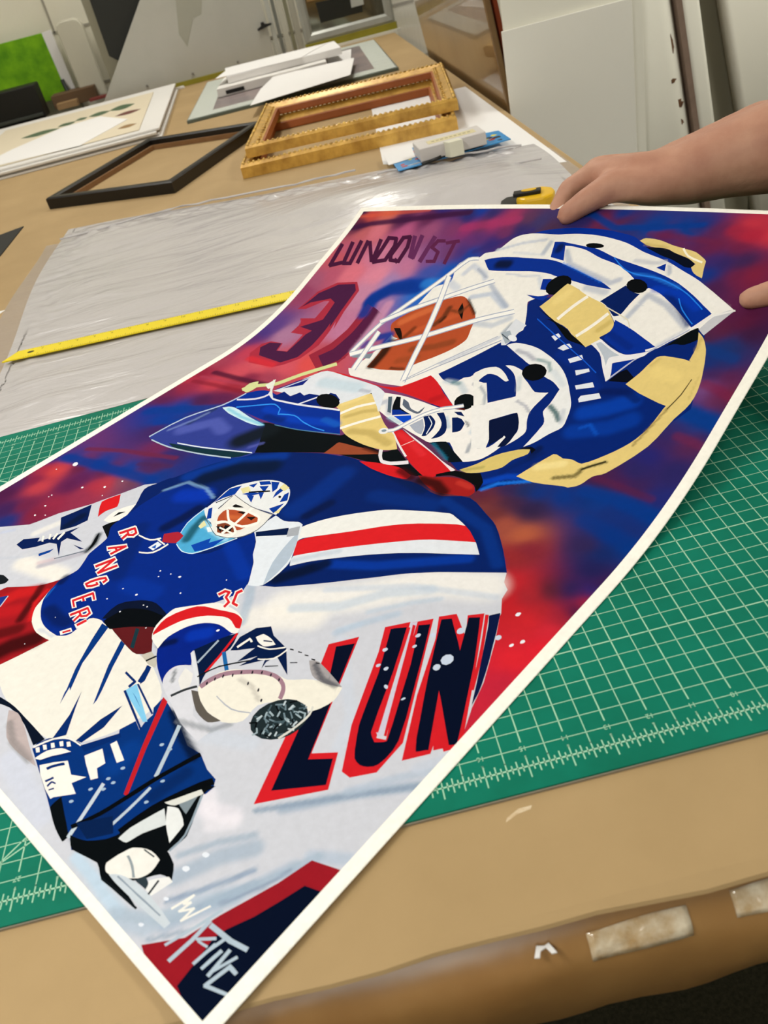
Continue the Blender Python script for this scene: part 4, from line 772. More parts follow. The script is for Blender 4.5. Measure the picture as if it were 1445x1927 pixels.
p eae7e2 923,2698 931,2716 947,2729 964,2739 981,2743 1000,2744 1015,2748 1022,2756 1027,2767 1034,2776 1050,2780 1069,2783 1085,2788 1096,2797 1103,2809 1110,2821 1118,2835 1127,2849 1137,2861 1149,2869 1162,2876 1177,2881 1193,2884 1210,2887 1228,2888 1250,2888 1273,2887 1296,2886 1317,2884 1338,2883 1357,2882 1374,2883 1390,2885 1407,2886 1433,2887 1462,2887 1492,2885 1521,2883 1550,2879 1579,2874 1618,2865 1659,2854 1698,2841 1728,2828 1759,2813 1788,2799 1826,2785 1867,2771 1904,2756 1935,2742 1965,2726 1994,2711 2019,2699 2044,2686 2069,2672 2134,2630 2208,2580 2243,2556 2228,2527 2201,2472 2187,2442 2179,2448 2166,2461 2158,2467 2130,2442 2078,2393 2050,2366 2049,2367 2045,2361 2036,2349 2024,2338 2002,2330 1976,2321 1963,2318 1930,2358 1857,2444 1788,2516 1746,2540 1702,2556 1662,2570 1637,2586 1612,2604 1591,2613 1561,2604 1519,2586 1481,2567 1454,2551 1429,2533 1418,2522 1424,2508 1440,2481 1454,2455 1468,2426 1482,2396 1487,2376 1475,2362 1453,2346 1436,2332 1433,2323 1432,2313 1428,2304 1378,2247 1307,2169 1247,2100 1214,2061 1179,2024 1130,1999 1027,1991 899,1994 835,1998 827,2004 812,2018 804,2031 813,2069 832,2128 846,2189 855,2308 868,2448 885,2555 906,2574 939,2585 958,2597 950,2625 933,2665
s c4c8d4 16 80 1088,2794 1203,2836 1313,2855
s b4bac8 24 80 1338,2781 1344,2843
s d0d2da 12 60 1184,2783 1347,2775
s c8ccd6 21 70 1397,2650 1437,2601
s b8bccb 26 80 1445,2795 1498,2730 1582,2697 1724,2645 1754,2664
s c0c4d0 10 70 1220,2666 1310,2658 1389,2662
s b0b6c6 33 60 1637,2616 1728,2599
s c6c6ce 20 70 1775,2756 1862,2747 1896,2754
s b8bcc8 17 80 1922,2738 1939,2701
s b9bdca 24 85 1876,2490 1904,2600 1998,2558 2106,2472
s c4c6d0 19 60 2053,2377 2117,2457
s c8ccd8 29 80 996,2652 1015,2702 1104,2659 1128,2632
s a6acbe 14 70 1054,2684 1129,2639
s bcc4d4 29 80 1126,2521 1220,2550 1323,2486
s a8b0c4 22 70 1184,2595 1335,2487
s c2cad8 30 80 1280,2415 1375,2452
s 98a2b2 29 70 1410,2353 1421,2399
s b4bccc 30 60 1233,2382 1331,2381 1390,2427
s c6cbd8 41 70 963,2590 1014,2566
s c0c4d2 18 70 1217,2156 1308,2236 1403,2326
s c8ccd8 13 60 870,2039 1003,2047 1092,2045
p 0a3a98 1054,2736 1061,2738 1075,2744 1091,2748 1113,2752 1140,2756 1168,2758 1195,2758 1222,2758 1250,2756 1294,2755 1344,2753 1384,2751 1403,2748 1423,2744 1443,2739 1471,2729 1503,2717 1534,2706 1568,2693 1604,2679 1635,2667 1658,2658 1681,2650 1701,2641 1719,2631 1738,2620 1746,2615 1735,2616 1710,2619 1685,2622 1667,2625 1648,2627 1629,2630 1606,2635 1581,2641 1555,2647 1530,2652 1505,2657 1481,2662 1458,2668 1436,2675 1414,2679 1387,2682 1358,2684 1329,2685 1287,2683 1240,2681 1198,2679 1167,2678 1134,2678 1115,2680 1097,2695 1069,2722
s 081426 51 85 1150,2716 1193,2718
s 2a7ade 8 60 1462,2735 1588,2685 1681,2649
p 0a3a9c 1362,2843 1369,2844 1385,2844 1402,2844 1422,2840 1443,2836 1465,2832 1486,2828 1506,2824 1527,2820 1547,2817 1567,2814 1587,2808 1615,2797 1645,2784 1674,2772 1719,2757 1769,2742 1813,2729 1844,2719 1875,2709 1903,2699 1927,2690 1950,2680 1972,2670 1993,2660 2013,2648 2033,2636 2054,2622 2075,2608 2096,2593 2126,2570 2158,2547 2172,2536 2161,2519 2141,2487 2130,2470 2118,2480 2093,2501 2069,2521 2051,2536 2032,2551 2013,2565 1991,2580 1968,2596 1947,2609 1926,2619 1904,2628 1891,2632 1884,2626 1875,2615 1872,2609 1861,2621 1835,2648 1809,2673 1782,2693 1753,2712 1723,2729 1692,2741 1659,2752 1627,2762 1596,2775 1565,2790 1537,2802 1515,2809 1493,2814 1472,2819 1453,2822 1433,2823 1424,2824 1433,2804 1449,2767 1458,2747 1440,2751 1405,2759 1386,2763 1379,2784 1368,2823
s 081c48 35 80 1403,2801 1404,2819
s 0a2a70 24 70 1973,2611 2046,2552 2113,2483
s 0c4cc8 34 50 1918,2629 2016,2614 2108,2557
p 2f86e6 1676,2768 1689,2758 1716,2735 1743,2716 1763,2705 1782,2698 1801,2692 1819,2688 1836,2685 1854,2683 1873,2681 1894,2678 1914,2674 1936,2666 1959,2657 1982,2647 2004,2636 2026,2625 2046,2613 2064,2601 2082,2587 2098,2575 2112,2565 2125,2554 2131,2549 2133,2553 2127,2558 2113,2569 2100,2579 2084,2592 2066,2605 2047,2618 2026,2630 2004,2641 1982,2652 1959,2662 1936,2672 1913,2680 1892,2684 1871,2687 1852,2689 1834,2691 1817,2694 1799,2698 1781,2704 1763,2711 1745,2720 1719,2739 1691,2761 1678,2772
p 2f86e6 2024,2592 2031,2582 2046,2561 2062,2541 2086,2518 2113,2494 2126,2483 2128,2487 2115,2497 2089,2521 2065,2544 2049,2563 2035,2584 2028,2594
s 3a90ea 15 50 1800,2695 1871,2687 2004,2640
p 062868 1729,2554 1746,2577 1777,2617 1794,2638 1805,2631 1826,2618 1844,2607 1855,2604 1865,2603 1870,2603 1867,2594 1860,2573 1854,2551 1851,2532 1848,2512 1844,2497 1836,2492 1826,2489 1819,2490 1807,2500 1784,2520 1764,2537 1750,2545 1736,2552
p 0a3a9c 1839,2382 1841,2395 1844,2421 1846,2444 1843,2455 1839,2467 1837,2473 1851,2467 1881,2455 1911,2442 1938,2429 1966,2414 1992,2400 2015,2388 2038,2375 2049,2370 2046,2363 2039,2349 2029,2338 2010,2330 1985,2323 1961,2320 1942,2326 1921,2336 1900,2348 1876,2361 1850,2375
s 0a2a78 30 50 1855,2405 1956,2356
p 0b1014 1885,2634 1886,2620 1878,2610 1863,2605 1843,2607 1822,2615 1805,2627 1795,2642 1794,2656 1803,2666 1818,2671 1839,2669 1859,2661 1876,2648
p 0b1014 1605,2825 1604,2819 1594,2815 1579,2813 1560,2813 1541,2816 1527,2821 1520,2827 1521,2832 1531,2837 1547,2839 1566,2838 1584,2835 1598,2830
p 0a3a9c 1876,2726 1906,2746 1916,2711
p 0a3a9c 1415,2648 1459,2651 1454,2622 1466,2591 1435,2592
p 0a3a9c 1389,2559 1448,2556 1493,2566 1483,2535 1433,2543
p 0b1014 1543,2658 1556,2638 1559,2616 1552,2594 1536,2577 1514,2569 1490,2570 1469,2582 1456,2602 1452,2625 1459,2647 1476,2664 1499,2672 1523,2669
p c9c8cd 2243,2556 2228,2527 2201,2472 2187,2442 2179,2448 2166,2459 2159,2465 2163,2476 2172,2501 2183,2522 2194,2535 2208,2546 2219,2554 2228,2556 2238,2556
p e8e6e4 2242,2560 2176,2530 2181,2523 2247,2553
p e8e6e4 2178,2532 2126,2466 2133,2459 2185,2525
p e8e6e4 2128,2469 2052,2372 2059,2365 2135,2462
p e8e6e4 2055,2374 2019,2352 2025,2344 2061,2367
s eceae6 27 60 2101,2619 2210,2561
p 0b1418 2134,2456 2142,2463 2151,2470 2155,2472 2161,2459 2172,2436 2177,2422 2171,2415 2158,2403 2143,2393 2130,2391 2116,2392 2103,2390 2090,2383 2079,2374 2074,2369 2087,2388 2112,2427
p 0a1020 1960,2197 1963,2205 1971,2223 1978,2238 1986,2247 1995,2255 1999,2258 2011,2250 2031,2235 2042,2228 2042,2222 2041,2212 2036,2205 2012,2201 1977,2198
p b9bcd0 2127,2463 2047,2366 2052,2361 2131,2458
p b9bcd0 2049,2368 1999,2304 2005,2299 2054,2363
p b9bcd0 2001,2306 1947,2197 1953,2193 2006,2301
p b85a36 823,2296 814,2307 807,2319 804,2329 808,2342 816,2355 825,2368 841,2386 861,2406 883,2424 909,2443 937,2462 968,2479 1001,2496 1036,2512 1065,2522 1078,2522 1093,2518 1109,2511 1132,2495 1159,2475 1182,2456 1197,2443 1211,2428 1222,2414 1230,2394 1237,2371 1242,2350 1249,2330 1255,2310 1257,2293 1249,2274 1236,2254 1221,2236 1203,2217 1182,2198 1161,2179 1139,2161 1116,2143 1098,2126 1094,2113 1092,2098 1083,2087 1047,2078 997,2070 953,2064 922,2063 889,2062 874,2062 873,2072 872,2095 871,2118 868,2147 865,2180 867,2207 878,2227 895,2243 904,2250 896,2251 879,2254 865,2258 852,2268 837,2282
s d67a4c 41 70 852,2342 908,2391 961,2432
s cf6c40 32 50 970,2308 1030,2357 1120,2415
s 6b3a22 29 85 1056,2450 1062,2395 1041,2351
s 2a1a10 16 70 1068,2396 1062,2368
p 14100e 1103,2486 1109,2479 1122,2465 1134,2451 1146,2429 1159,2405 1165,2393 1159,2398 1147,2407 1135,2417 1125,2425 1116,2433 1109,2442 1106,2457 1104,2476
s 7a4426 17 70 1078,2438 1129,2430 1145,2473
p 24160e 835,2305 844,2306 861,2308 871,2309 876,2305 888,2295 899,2285 916,2266 935,2245 944,2234 938,2237 924,2243 910,2251 882,2270 850,2293
s 7a3e22 24 80 930,2261 948,2319
s 24180e 48 90 881,2224 892,2152 894,2076
s 8a4c2c 38 70 1023,2204 1120,2234 1196,2272
s 9c5230 39 60 1002,2129 1081,2165
s 4a2a18 17 70 999,2084 1061,2090
s 3a2416 15 80 1122,2505 1205,2432
s 0a3f98 48 90 789,2239 843,2262 856,2220
s 0a3f98 28 70 751,2172 753,2203
p 8c949e 737,2112 840,2146 847,2113 748,2100
p e8e5e1 786,2035 806,2039 849,2046 893,2052 935,2054 978,2054 1014,2057 1043,2066 1069,2077 1080,2083 1089,2076 1105,2060 1119,2044 1126,2026 1129,2008 1130,1999 1062,1998 926,1995 838,1995 817,2006 796,2025
p aab0c4 732,2119 732,2135 734,2171 737,2206 741,2244 748,2284 759,2322 779,2363 804,2405 829,2448 858,2502 890,2560 919,2613 939,2655 959,2697 978,2725 993,2730 1015,2732 1025,2732 1012,2755 1000,2755 975,2753 954,2746 933,2715 912,2673 892,2631 863,2578 831,2520 801,2466 776,2423 751,2379 730,2337 718,2299 711,2258 707,2220 703,2185 702,2149 702,2132
p eeece8 726,2122 726,2138 727,2174 730,2209 735,2247 742,2287 753,2325 773,2366 798,2409 823,2452 853,2506 885,2564 913,2617 933,2659 954,2701 973,2729 990,2735 1012,2737 1022,2736 1014,2750 1003,2750 979,2749 959,2741 938,2711 917,2670 897,2628 869,2575 837,2516 807,2462 782,2419 757,2376 736,2334 725,2295 717,2255 713,2217 710,2182 708,2146 708,2129
p aab0c4 736,2101 750,2111 783,2132 816,2152 875,2185 949,2222 1014,2255 1058,2279 1100,2303 1142,2327 1183,2350 1223,2373 1264,2395 1318,2420 1373,2443 1398,2453 1378,2478 1352,2467 1296,2444 1241,2419 1199,2397 1158,2374 1117,2351 1075,2327 1032,2303 988,2280 922,2247 847,2211 786,2178 752,2158 718,2137 704,2127
p eeece8 731,2105 745,2115 777,2136 811,2157 871,2189 944,2226 1010,2259 1053,2283 1096,2307 1137,2331 1178,2354 1219,2377 1260,2399 1314,2424 1370,2447 1395,2457 1381,2474 1356,2463 1300,2440 1245,2415 1203,2393 1162,2370 1121,2347 1079,2323 1036,2299 993,2276 926,2243 852,2206 791,2174 757,2154 724,2133 709,2123
p aab0c4 746,2317 766,2334 812,2370 859,2405 902,2433 946,2461 987,2486 1023,2509 1058,2531 1093,2553 1135,2576 1176,2599 1195,2610 1172,2633 1153,2623 1111,2600 1069,2576 1034,2554 998,2532 962,2509 920,2484 875,2456 832,2428 784,2393 737,2356 716,2339
p eeece8 740,2321 761,2338 807,2374 854,2410 897,2438 941,2465 983,2490 1018,2513 1054,2535 1089,2557 1130,2581 1172,2604 1191,2614 1177,2629 1157,2618 1115,2596 1074,2572 1038,2550 1003,2528 967,2505 925,2479 880,2452 837,2424 789,2388 743,2352 722,2335
p aab0c4 905,2635 914,2611 934,2559 952,2509 972,2444 994,2371 1012,2307 1023,2263 1034,2218 1047,2173 1066,2115 1088,2055 1099,2028 1132,2022 1121,2049 1100,2108 1081,2165 1069,2209 1058,2253 1047,2298 1029,2362 1008,2435 988,2500 970,2551 950,2603 941,2627
p eeece8 911,2634 920,2610 939,2558 957,2507 978,2442 999,2369 1017,2305 1029,2261 1040,2217 1052,2172 1072,2114 1093,2054 1104,2027 1127,2023 1116,2050 1095,2109 1076,2166 1064,2211 1053,2255 1042,2299 1024,2363 1002,2436 982,2501 964,2552 945,2604 936,2628
p aab0c4 750,2280 753,2258 760,2210 769,2161 780,2112 792,2062 798,2040 834,2029 828,2051 816,2101 805,2149 796,2198 789,2246 786,2267
p eeece8 756,2278 759,2256 766,2208 775,2159 786,2110 798,2060 804,2038 828,2031 822,2053 810,2102 799,2151 790,2200 783,2248 780,2269
p a4a8bc 1116,2025 1134,2047 1176,2093 1220,2137 1295,2205 1383,2277 1425,2311 1421,2315 1379,2281 1291,2209 1215,2140 1172,2096 1130,2050 1111,2029
p b0b4c4 1121,2043 1136,2064 1171,2109 1208,2152 1277,2221 1357,2295 1395,2329 1392,2332 1354,2298 1273,2224 1204,2155 1167,2112 1132,2067 1117,2046
p eae7e2 1212,2085 1242,2106 1319,2054 1430,1971 1409,1975 1302,2044
p cf2a30 710,1995 734,1996 785,1996 837,1994 896,1989 960,1981 1011,1977 1035,1977 1058,1979 1079,1982 1098,1985 1116,1991 1131,1999 1163,2029 1200,2067 1220,2086 1233,2082 1256,2070 1279,2058 1301,2043 1323,2027 1345,2011 1380,1991 1416,1970 1433,1960 1427,1955 1412,1946 1395,1940 1363,1942 1322,1948 1282,1953 1251,1957 1218,1961 1186,1964 1142,1966 1093,1968 1042,1971 991,1975 938,1981 890,1986 851,1987 813,1987 779,1988 752,1990 723,1994
s a81e26 35 50 1322,1964 1349,1992
p eae7e4 1211,2090 1218,2093 1233,2098 1247,2100 1261,2094 1279,2083 1297,2075 1316,2070 1337,2066 1351,2067 1360,2077 1368,2092 1377,2105 1385,2109 1395,2112 1404,2117 1411,2130 1417,2146 1426,2159 1439,2169 1454,2176 1470,2180 1488,2178 1507,2172 1525,2165 1546,2152 1566,2138 1575,2131 1573,2129 1569,2125 1564,2123 1551,2128 1531,2137 1511,2144 1495,2146 1479,2146 1467,2142 1458,2128 1452,2110 1450,2101 1462,2100 1483,2098 1495,2097 1512,2074 1544,2031 1561,2008 1580,2020 1616,2042 1635,2053 1648,2034 1672,1998 1684,1980 1669,1968 1640,1945 1625,1933 1637,1918 1659,1887 1676,1858 1678,1831 1675,1805 1672,1792 1680,1795 1696,1801 1708,1811 1716,1831 1722,1855 1726,1871 1737,1871 1741,1862 1747,1843 1749,1825 1743,1801 1734,1774 1722,1751 1707,1735 1688,1723 1672,1715 1663,1714 1652,1715 1641,1720 1611,1741 1575,1769 1553,1784 1534,1779 1504,1767 1480,1757 1474,1757 1468,1757 1462,1758 1423,1767 1370,1779 1314,1793 1256,1808 1196,1825 1143,1844 1112,1864 1082,1890 1055,1911 1033,1923 1010,1931 1000,1935 1006,1936 1021,1938 1037,1939 1075,1944 1123,1949 1170,1952 1210,1951 1250,1948 1290,1945 1329,1940 1369,1936 1399,1935 1415,1942 1428,1953 1433,1959 1418,1970 1386,1992 1356,2014 1336,2028 1315,2042 1294,2054 1262,2069 1227,2083
s c2ccd4 29 70 1312,2072 1382,2073 1431,2038
s 4a7a80 20 60 1347,2073 1377,2072
s 9a9aa8 19 70 1443,2086 1488,2071 1528,2022
s 8c92a0 16 70 1649,1764 1634,1805
s 8a90a0 16 70 1652,1851 1627,1888
s c0ccd8 32 60 1602,1861 1599,1887
s b0b4c4 31 70 1115,1882 1140,1913 1199,1846
s b4c4d4 19 70 1448,1895 1492,1853
s a4c8d8 21 60 1220,1822 1279,1812
s 5a5a64 11 70 1539,1902 1564,1883
p 08265f 1352,1873 1358,1877 1369,1884 1378,1888 1389,1883 1406,1874 1419,1865 1426,1856 1433,1842 1438,1829 1440,1813 1441,1797 1440,1785 1435,1780 1428,1777 1424,1776 1420,1786 1410,1809 1397,1830 1380,1848 1361,1865
p 08265f 1392,1906 1399,1909 1412,1915 1419,1918 1426,1912 1443,1898 1458,1884 1472,1868 1487,1850 1496,1834 1500,1821 1499,1809 1496,1799 1488,1789 1477,1780 1471,1776 1471,1785 1471,1806 1469,1825 1465,1839 1458,1854 1448,1867 1429,1883 1404,1899
p 08265f 1471,1902 1478,1905 1492,1910 1504,1911 1517,1905 1534,1895 1542,1889 1544,1881 1549,1865 1550,1851 1543,1843 1532,1836 1526,1833 1512,1851 1486,1884
p 08265f 1458,1932 1487,1940 1516,1922 1484,1922
p 08265f 1357,1917 1380,1927 1376,1912
p dfe4ea 1372,1878 1382,1872 1401,1859 1413,1849 1420,1832 1428,1805 1432,1792 1437,1791 1433,1804 1425,1831 1417,1850 1403,1862 1383,1875 1374,1881
p 0c121a 1155,1940 1160,1941 1171,1942 1176,1943 1185,1930 1203,1907 1217,1890 1229,1884 1247,1879 1262,1874 1274,1872 1286,1869 1292,1869 1272,1861 1236,1848 1217,1840 1210,1849 1194,1867 1180,1887 1168,1908 1159,1930
p 0a3a9a 1194,1866 1228,1877 1282,1866 1218,1839
p 0f52c8 1229,1837 1297,1863 1314,1846 1303,1815
p 6a7080 1195,1938 1202,1936 1217,1931 1232,1925 1243,1916 1255,1906 1267,1898 1283,1893 1301,1890 1311,1889 1314,1899 1318,1916 1319,1924 1321,1918 1324,1905 1325,1894 1324,1887 1320,1881 1314,1878 1299,1879 1277,1883 1257,1888 1242,1893 1227,1900 1217,1905 1209,1916 1199,1931
p 5c6a78 1119,1929 1123,1930 1131,1933 1135,1935 1153,1912 1186,1870 1204,1848 1199,1848 1189,1849 1184,1849 1168,1870 1136,1908
p aeb2c0 1334,1812 1340,1825 1352,1848 1359,1861 1367,1854 1383,1838 1398,1822 1407,1807 1414,1791 1417,1784 1411,1784 1398,1785 1384,1788 1365,1796 1344,1807
p 0c1416 1500,2015 1511,1998 1514,1980 1507,1964 1493,1953 1473,1950 1451,1954 1433,1966 1421,1983 1418,2002 1425,2018 1440,2029 1461,2032 1482,2027
p 6a2824 1451,1946 1474,1948 1496,1950 1492,1958 1469,1956 1446,1954
p 0c1c24 1479,1755 1491,1763 1517,1776 1537,1783 1553,1777 1574,1764 1596,1751 1624,1737 1654,1722 1667,1715 1657,1709 1637,1698 1621,1693 1604,1701 1577,1718 1550,1734 1521,1744 1492,1752
s 2a7a98 16 70 1497,1757 1601,1704
p d02a30 1300,1757 1304,1763 1312,1774 1319,1780 1328,1779 1340,1774 1353,1770 1372,1763 1394,1754 1416,1746 1442,1738 1471,1729 1500,1720 1529,1710 1558,1700 1586,1689 1617,1677 1648,1663 1661,1657 1659,1652 1653,1640 1646,1629 1634,1615 1620,1600 1608,1590 1599,1589 1588,1593 1577,1597 1554,1606 1526,1618 1499,1630 1479,1640 1459,1652 1440,1665 1421,1677 1402,1690 1382,1703 1351,1724 1316,1747
s e04048 29 50 1331,1754 1405,1736 1501,1692
p e8c8c8 1391,1700 1404,1723 1416,1745 1413,1747 1400,1725 1388,1702
p e6dfe2 1294,1752 1310,1741 1344,1719 1377,1697 1408,1678 1438,1660 1452,1652 1453,1661 1440,1668 1410,1686 1379,1705 1347,1726 1313,1749 1297,1759
p e8dce0 1320,1786 1334,1782 1365,1772 1395,1762 1426,1752 1459,1741 1492,1729 1525,1717 1558,1704 1589,1692 1624,1681 1658,1672 1673,1667 1671,1664 1667,1658 1662,1655 1646,1663 1616,1676 1586,1689 1558,1700 1528,1711 1499,1721 1471,1730 1443,1739 1414,1749 1376,1763 1338,1779
p 0d1519 579,1512 595,1513 627,1516 655,1523 679,1542 702,1566 729,1585 757,1592 791,1595 823,1598 856,1601 887,1604 918,1608 982,1622 1057,1640 1111,1654 1117,1659 1121,1666 1128,1670 1158,1668 1197,1663 1236,1658 1276,1650 1317,1643 1349,1642 1366,1654 1377,1672 1384,1681 1405,1672 1444,1652 1476,1636 1491,1630 1506,1624 1521,1618 1545,1609 1572,1599 1585,1595 1581,1592 1573,1585 1564,1581 1528,1579 1480,1578 1433,1577 1397,1574 1360,1571 1323,1568 1284,1565 1244,1561 1210,1557 1191,1554 1172,1550 1154,1545 1101,1522 1034,1492 975,1465 941,1448 907,1430 874,1414 837,1400 798,1387 779,1382 730,1414 633,1477
p a0563a 1144,1616 1160,1619 1183,1621 1207,1623 1230,1625 1253,1628 1276,1629 1304,1629 1332,1628 1344,1628 1334,1621 1310,1607 1285,1594 1261,1582 1234,1569 1209,1558 1182,1549 1154,1540 1141,1536 1142,1545 1142,1566 1142,1584 1141,1596 1140,1608
s 6a3020 15 70 1265,1628 1337,1628
p d4282e 1311,1558 1322,1563 1347,1572 1372,1579 1404,1586 1441,1592 1474,1595 1503,1590 1532,1581 1546,1577 1548,1571 1549,1560 1546,1552 1530,1548 1504,1544 1477,1541 1447,1541 1413,1542 1382,1544 1354,1549 1325,1555
s 4a1014 38 80 1496,1583 1553,1568
p 0d1014 1673,1663 1687,1667 1703,1668 1719,1670 1738,1677 1757,1685 1765,1688 1774,1681 1792,1665 1804,1652 1809,1634 1812,1612 1813,1601 1807,1607 1795,1619 1782,1628 1764,1634 1743,1638 1722,1640 1705,1640 1689,1639 1674,1636 1657,1627 1640,1615 1632,1610 1624,1620 1633,1630 1653,1649
p a82a28 1571,1588 1583,1592 1611,1599 1635,1607 1647,1613 1659,1620 1672,1626 1688,1631 1706,1635 1724,1637 1745,1636 1767,1632 1782,1627 1794,1619 1804,1607 1809,1600 1809,1595 1808,1583 1804,1574 1791,1568 1773,1562 1754,1557 1734,1551 1712,1545 1689,1542 1667,1545 1644,1552 1622,1560 1601,1570 1580,1582
s 2a0c0c 47 85 1600,1572 1659,1578 1711,1553
s d0483c 25 60 1729,1618 1778,1613
p e4e0e4 1257,1748 1265,1735 1284,1708 1303,1682 1318,1660 1335,1637 1350,1618 1364,1606 1378,1595 1392,1587 1405,1586 1421,1588 1436,1592 1458,1604 1481,1618 1492,1626 1476,1642 1465,1634 1442,1620 1421,1608 1408,1605 1394,1604 1387,1604 1383,1606 1372,1615 1363,1624 1350,1640 1335,1661 1319,1683 1301,1709 1282,1736 1274,1749
p e0ca88 925,1805 930,1817 942,1844 956,1869 976,1896 999,1923 1010,1936 1022,1930 1048,1917 1070,1905 1080,1897 1090,1887 1100,1878 1115,1866 1131,1853 1148,1840 1174,1821 1203,1800 1233,1781 1261,1767 1290,1755 1317,1741 1347,1717 1376,1691 1389,1678 1381,1672 1364,1661 1344,1652 1316,1648 1282,1646 1247,1646 1214,1649 1178,1654 1147,1661 1125,1668 1102,1678 1079,1691 1052,1709 1024,1730 1001,1749 989,1764 979,1780 974,1788 960,1793 937,1801
s b49c5c 25 50 1032,1761 1082,1818 1132,1844
s bfa868 41 70 1129,1693 1213,1718 1327,1692
s ecd898 30 60 955,1830 1009,1895
p f0ece4 1001,1764 1006,1776 1020,1803 1037,1827 1061,1849 1089,1869 1102,1878 1089,1889 1076,1880 1048,1860 1023,1838 1006,1813 991,1786 986,1774
p f0ece4 1081,1685 1089,1698 1106,1725 1126,1751 1148,1776 1173,1801 1184,1812 1171,1823 1160,1811 1135,1787 1112,1761 1092,1735 1074,1708 1067,1696
p ded8c4 1091,1883 1117,1860 1143,1837 1149,1842 1123,1865 1097,1888
p aab0c4 1271,1740 1277,1743 1290,1750 1301,1759 1309,1774 1316,1792 1323,1809 1334,1832 1346,1857 1359,1879 1373,1896 1389,1911 1404,1923 1417,1931 1432,1937 1446,1944 1461,1952 1476,1960 1482,1964 1466,1981 1460,1977 1445,1969 1430,1961 1416,1955 1401,1948 1387,1940 1371,1927 1354,1911 1339,1894 1325,1871 1313,1846 1302,1823 1295,1806 1288,1789 1281,1775 1271,1768 1259,1761 1253,1758
p eeece8 1267,1744 1273,1747 1286,1754 1297,1763 1305,1777 1312,1795 1319,1812 1329,1835 1341,1860 1355,1882 1369,1899 1385,1915 1401,1927 1414,1935 1428,1941 1443,1947 1458,1956 1472,1964 1479,1968 1470,1977 1463,1973 1449,1965 1434,1957 1420,1951 1405,1944 1391,1936 1375,1924 1358,1908 1344,1891 1330,1868 1317,1843 1307,1820 1300,1803 1293,1785 1285,1772 1275,1764 1263,1757 1257,1754
p e8e6e2 1397,1920 1417,1918 1457,1914 1492,1910 1515,1907 1537,1904 1548,1903 1544,1911 1534,1912 1511,1915 1488,1918 1453,1922 1413,1927 1394,1929
p e4e4e4 1273,1759 1278,1752 1279,1744 1276,1736 1269,1731 1260,1728 1250,1730 1241,1735 1236,1743 1235,1751 1238,1759 1245,1764 1255,1766 1264,1764
p 8a98a4 1265,1755 1267,1752 1267,1748 1265,1745 1261,1742 1257,1741 1253,1741 1249,1743 1247,1746 1247,1749 1249,1753 1253,1756 1257,1757 1261,1757
p 1a2020 1038,1936 1041,1931 1040,1927 1037,1923 1031,1921 1024,1922 1017,1924 1012,1928 1009,1933 1009,1937 1013,1941 1019,1942 1026,1942 1033,1940
p e0ca88 1486,2503 1490,2510 1498,2527 1506,2543 1512,2561 1519,2579 1525,2596 1531,2610 1538,2624 1543,2631 1553,2628 1572,2621 1591,2613 1612,2603 1634,2591 1657,2580 1681,2570 1707,2560 1729,2552 1743,2546 1757,2539 1771,2531 1787,2516 1803,2499 1816,2484 1827,2473 1837,2462 1843,2452 1847,2441 1848,2428 1847,2417 1839,2404 1827,2390 1821,2384 1833,2373 1823,2362 1804,2342 1793,2331 1785,2336 1766,2347 1748,2358 1732,2367 1716,2376 1702,2384 1693,2391 1684,2398 1675,2405 1665,2410 1655,2415 1645,2420 1630,2425 1613,2431 1596,2438 1578,2448 1559,2458 1540,2469 1518,2483 1496,2497
s c8b06c 26 70 1799,2417 1823,2461
s d0b878 22 50 1604,2453 1616,2485
s ecd896 40 50 1546,2541 1573,2587
p 0b1014 1486,2493 1497,2489 1519,2478 1541,2468 1561,2457 1583,2445 1604,2434 1628,2423 1653,2413 1677,2401 1700,2384 1722,2366 1732,2358 1725,2364 1711,2375 1704,2381 1712,2377 1730,2369 1747,2359 1766,2348 1785,2336 1794,2330 1789,2332 1779,2336 1769,2339 1750,2343 1726,2348 1704,2354 1687,2364 1670,2377 1652,2390 1634,2404 1614,2419 1596,2431 1575,2439 1554,2443 1545,2444 1553,2444 1569,2444 1577,2444 1554,2456 1510,2480
p f0ebe2 1610,2443 1614,2456 1625,2484 1637,2512 1650,2536 1665,2559 1672,2569 1659,2580 1652,2570 1637,2547 1623,2522 1611,2494 1600,2466 1595,2453
p f0ebe2 1733,2371 1740,2382 1756,2405 1770,2430 1783,2456 1795,2483 1801,2495 1788,2505 1782,2493 1770,2466 1757,2440 1743,2416 1728,2392 1721,2381
p dcd4c0 1765,2529 1791,2518 1843,2496 1882,2477 1894,2465 1905,2449 1909,2441 1913,2441 1909,2450 1897,2467 1883,2482 1843,2501 1791,2523 1765,2534
p e0ca88 2028,2195 2033,2206 2043,2229 2052,2251 2057,2268 2061,2285 2066,2300 2070,2313 2075,2325 2084,2332 2101,2336 2122,2335 2143,2334 2160,2333 2177,2331 2192,2327 2203,2322 2214,2314 2222,2307 2228,2294 2235,2273 2240,2253 2239,2225 2236,2195 2231,2170 2225,2154 2216,2140 2205,2134 2177,2140 2131,2154 2091,2167 2066,2178 2040,2189
s ecd690 54 50 2109,2266 2179,2252
s c8ae6c 12 60 2073,2286 2090,2321
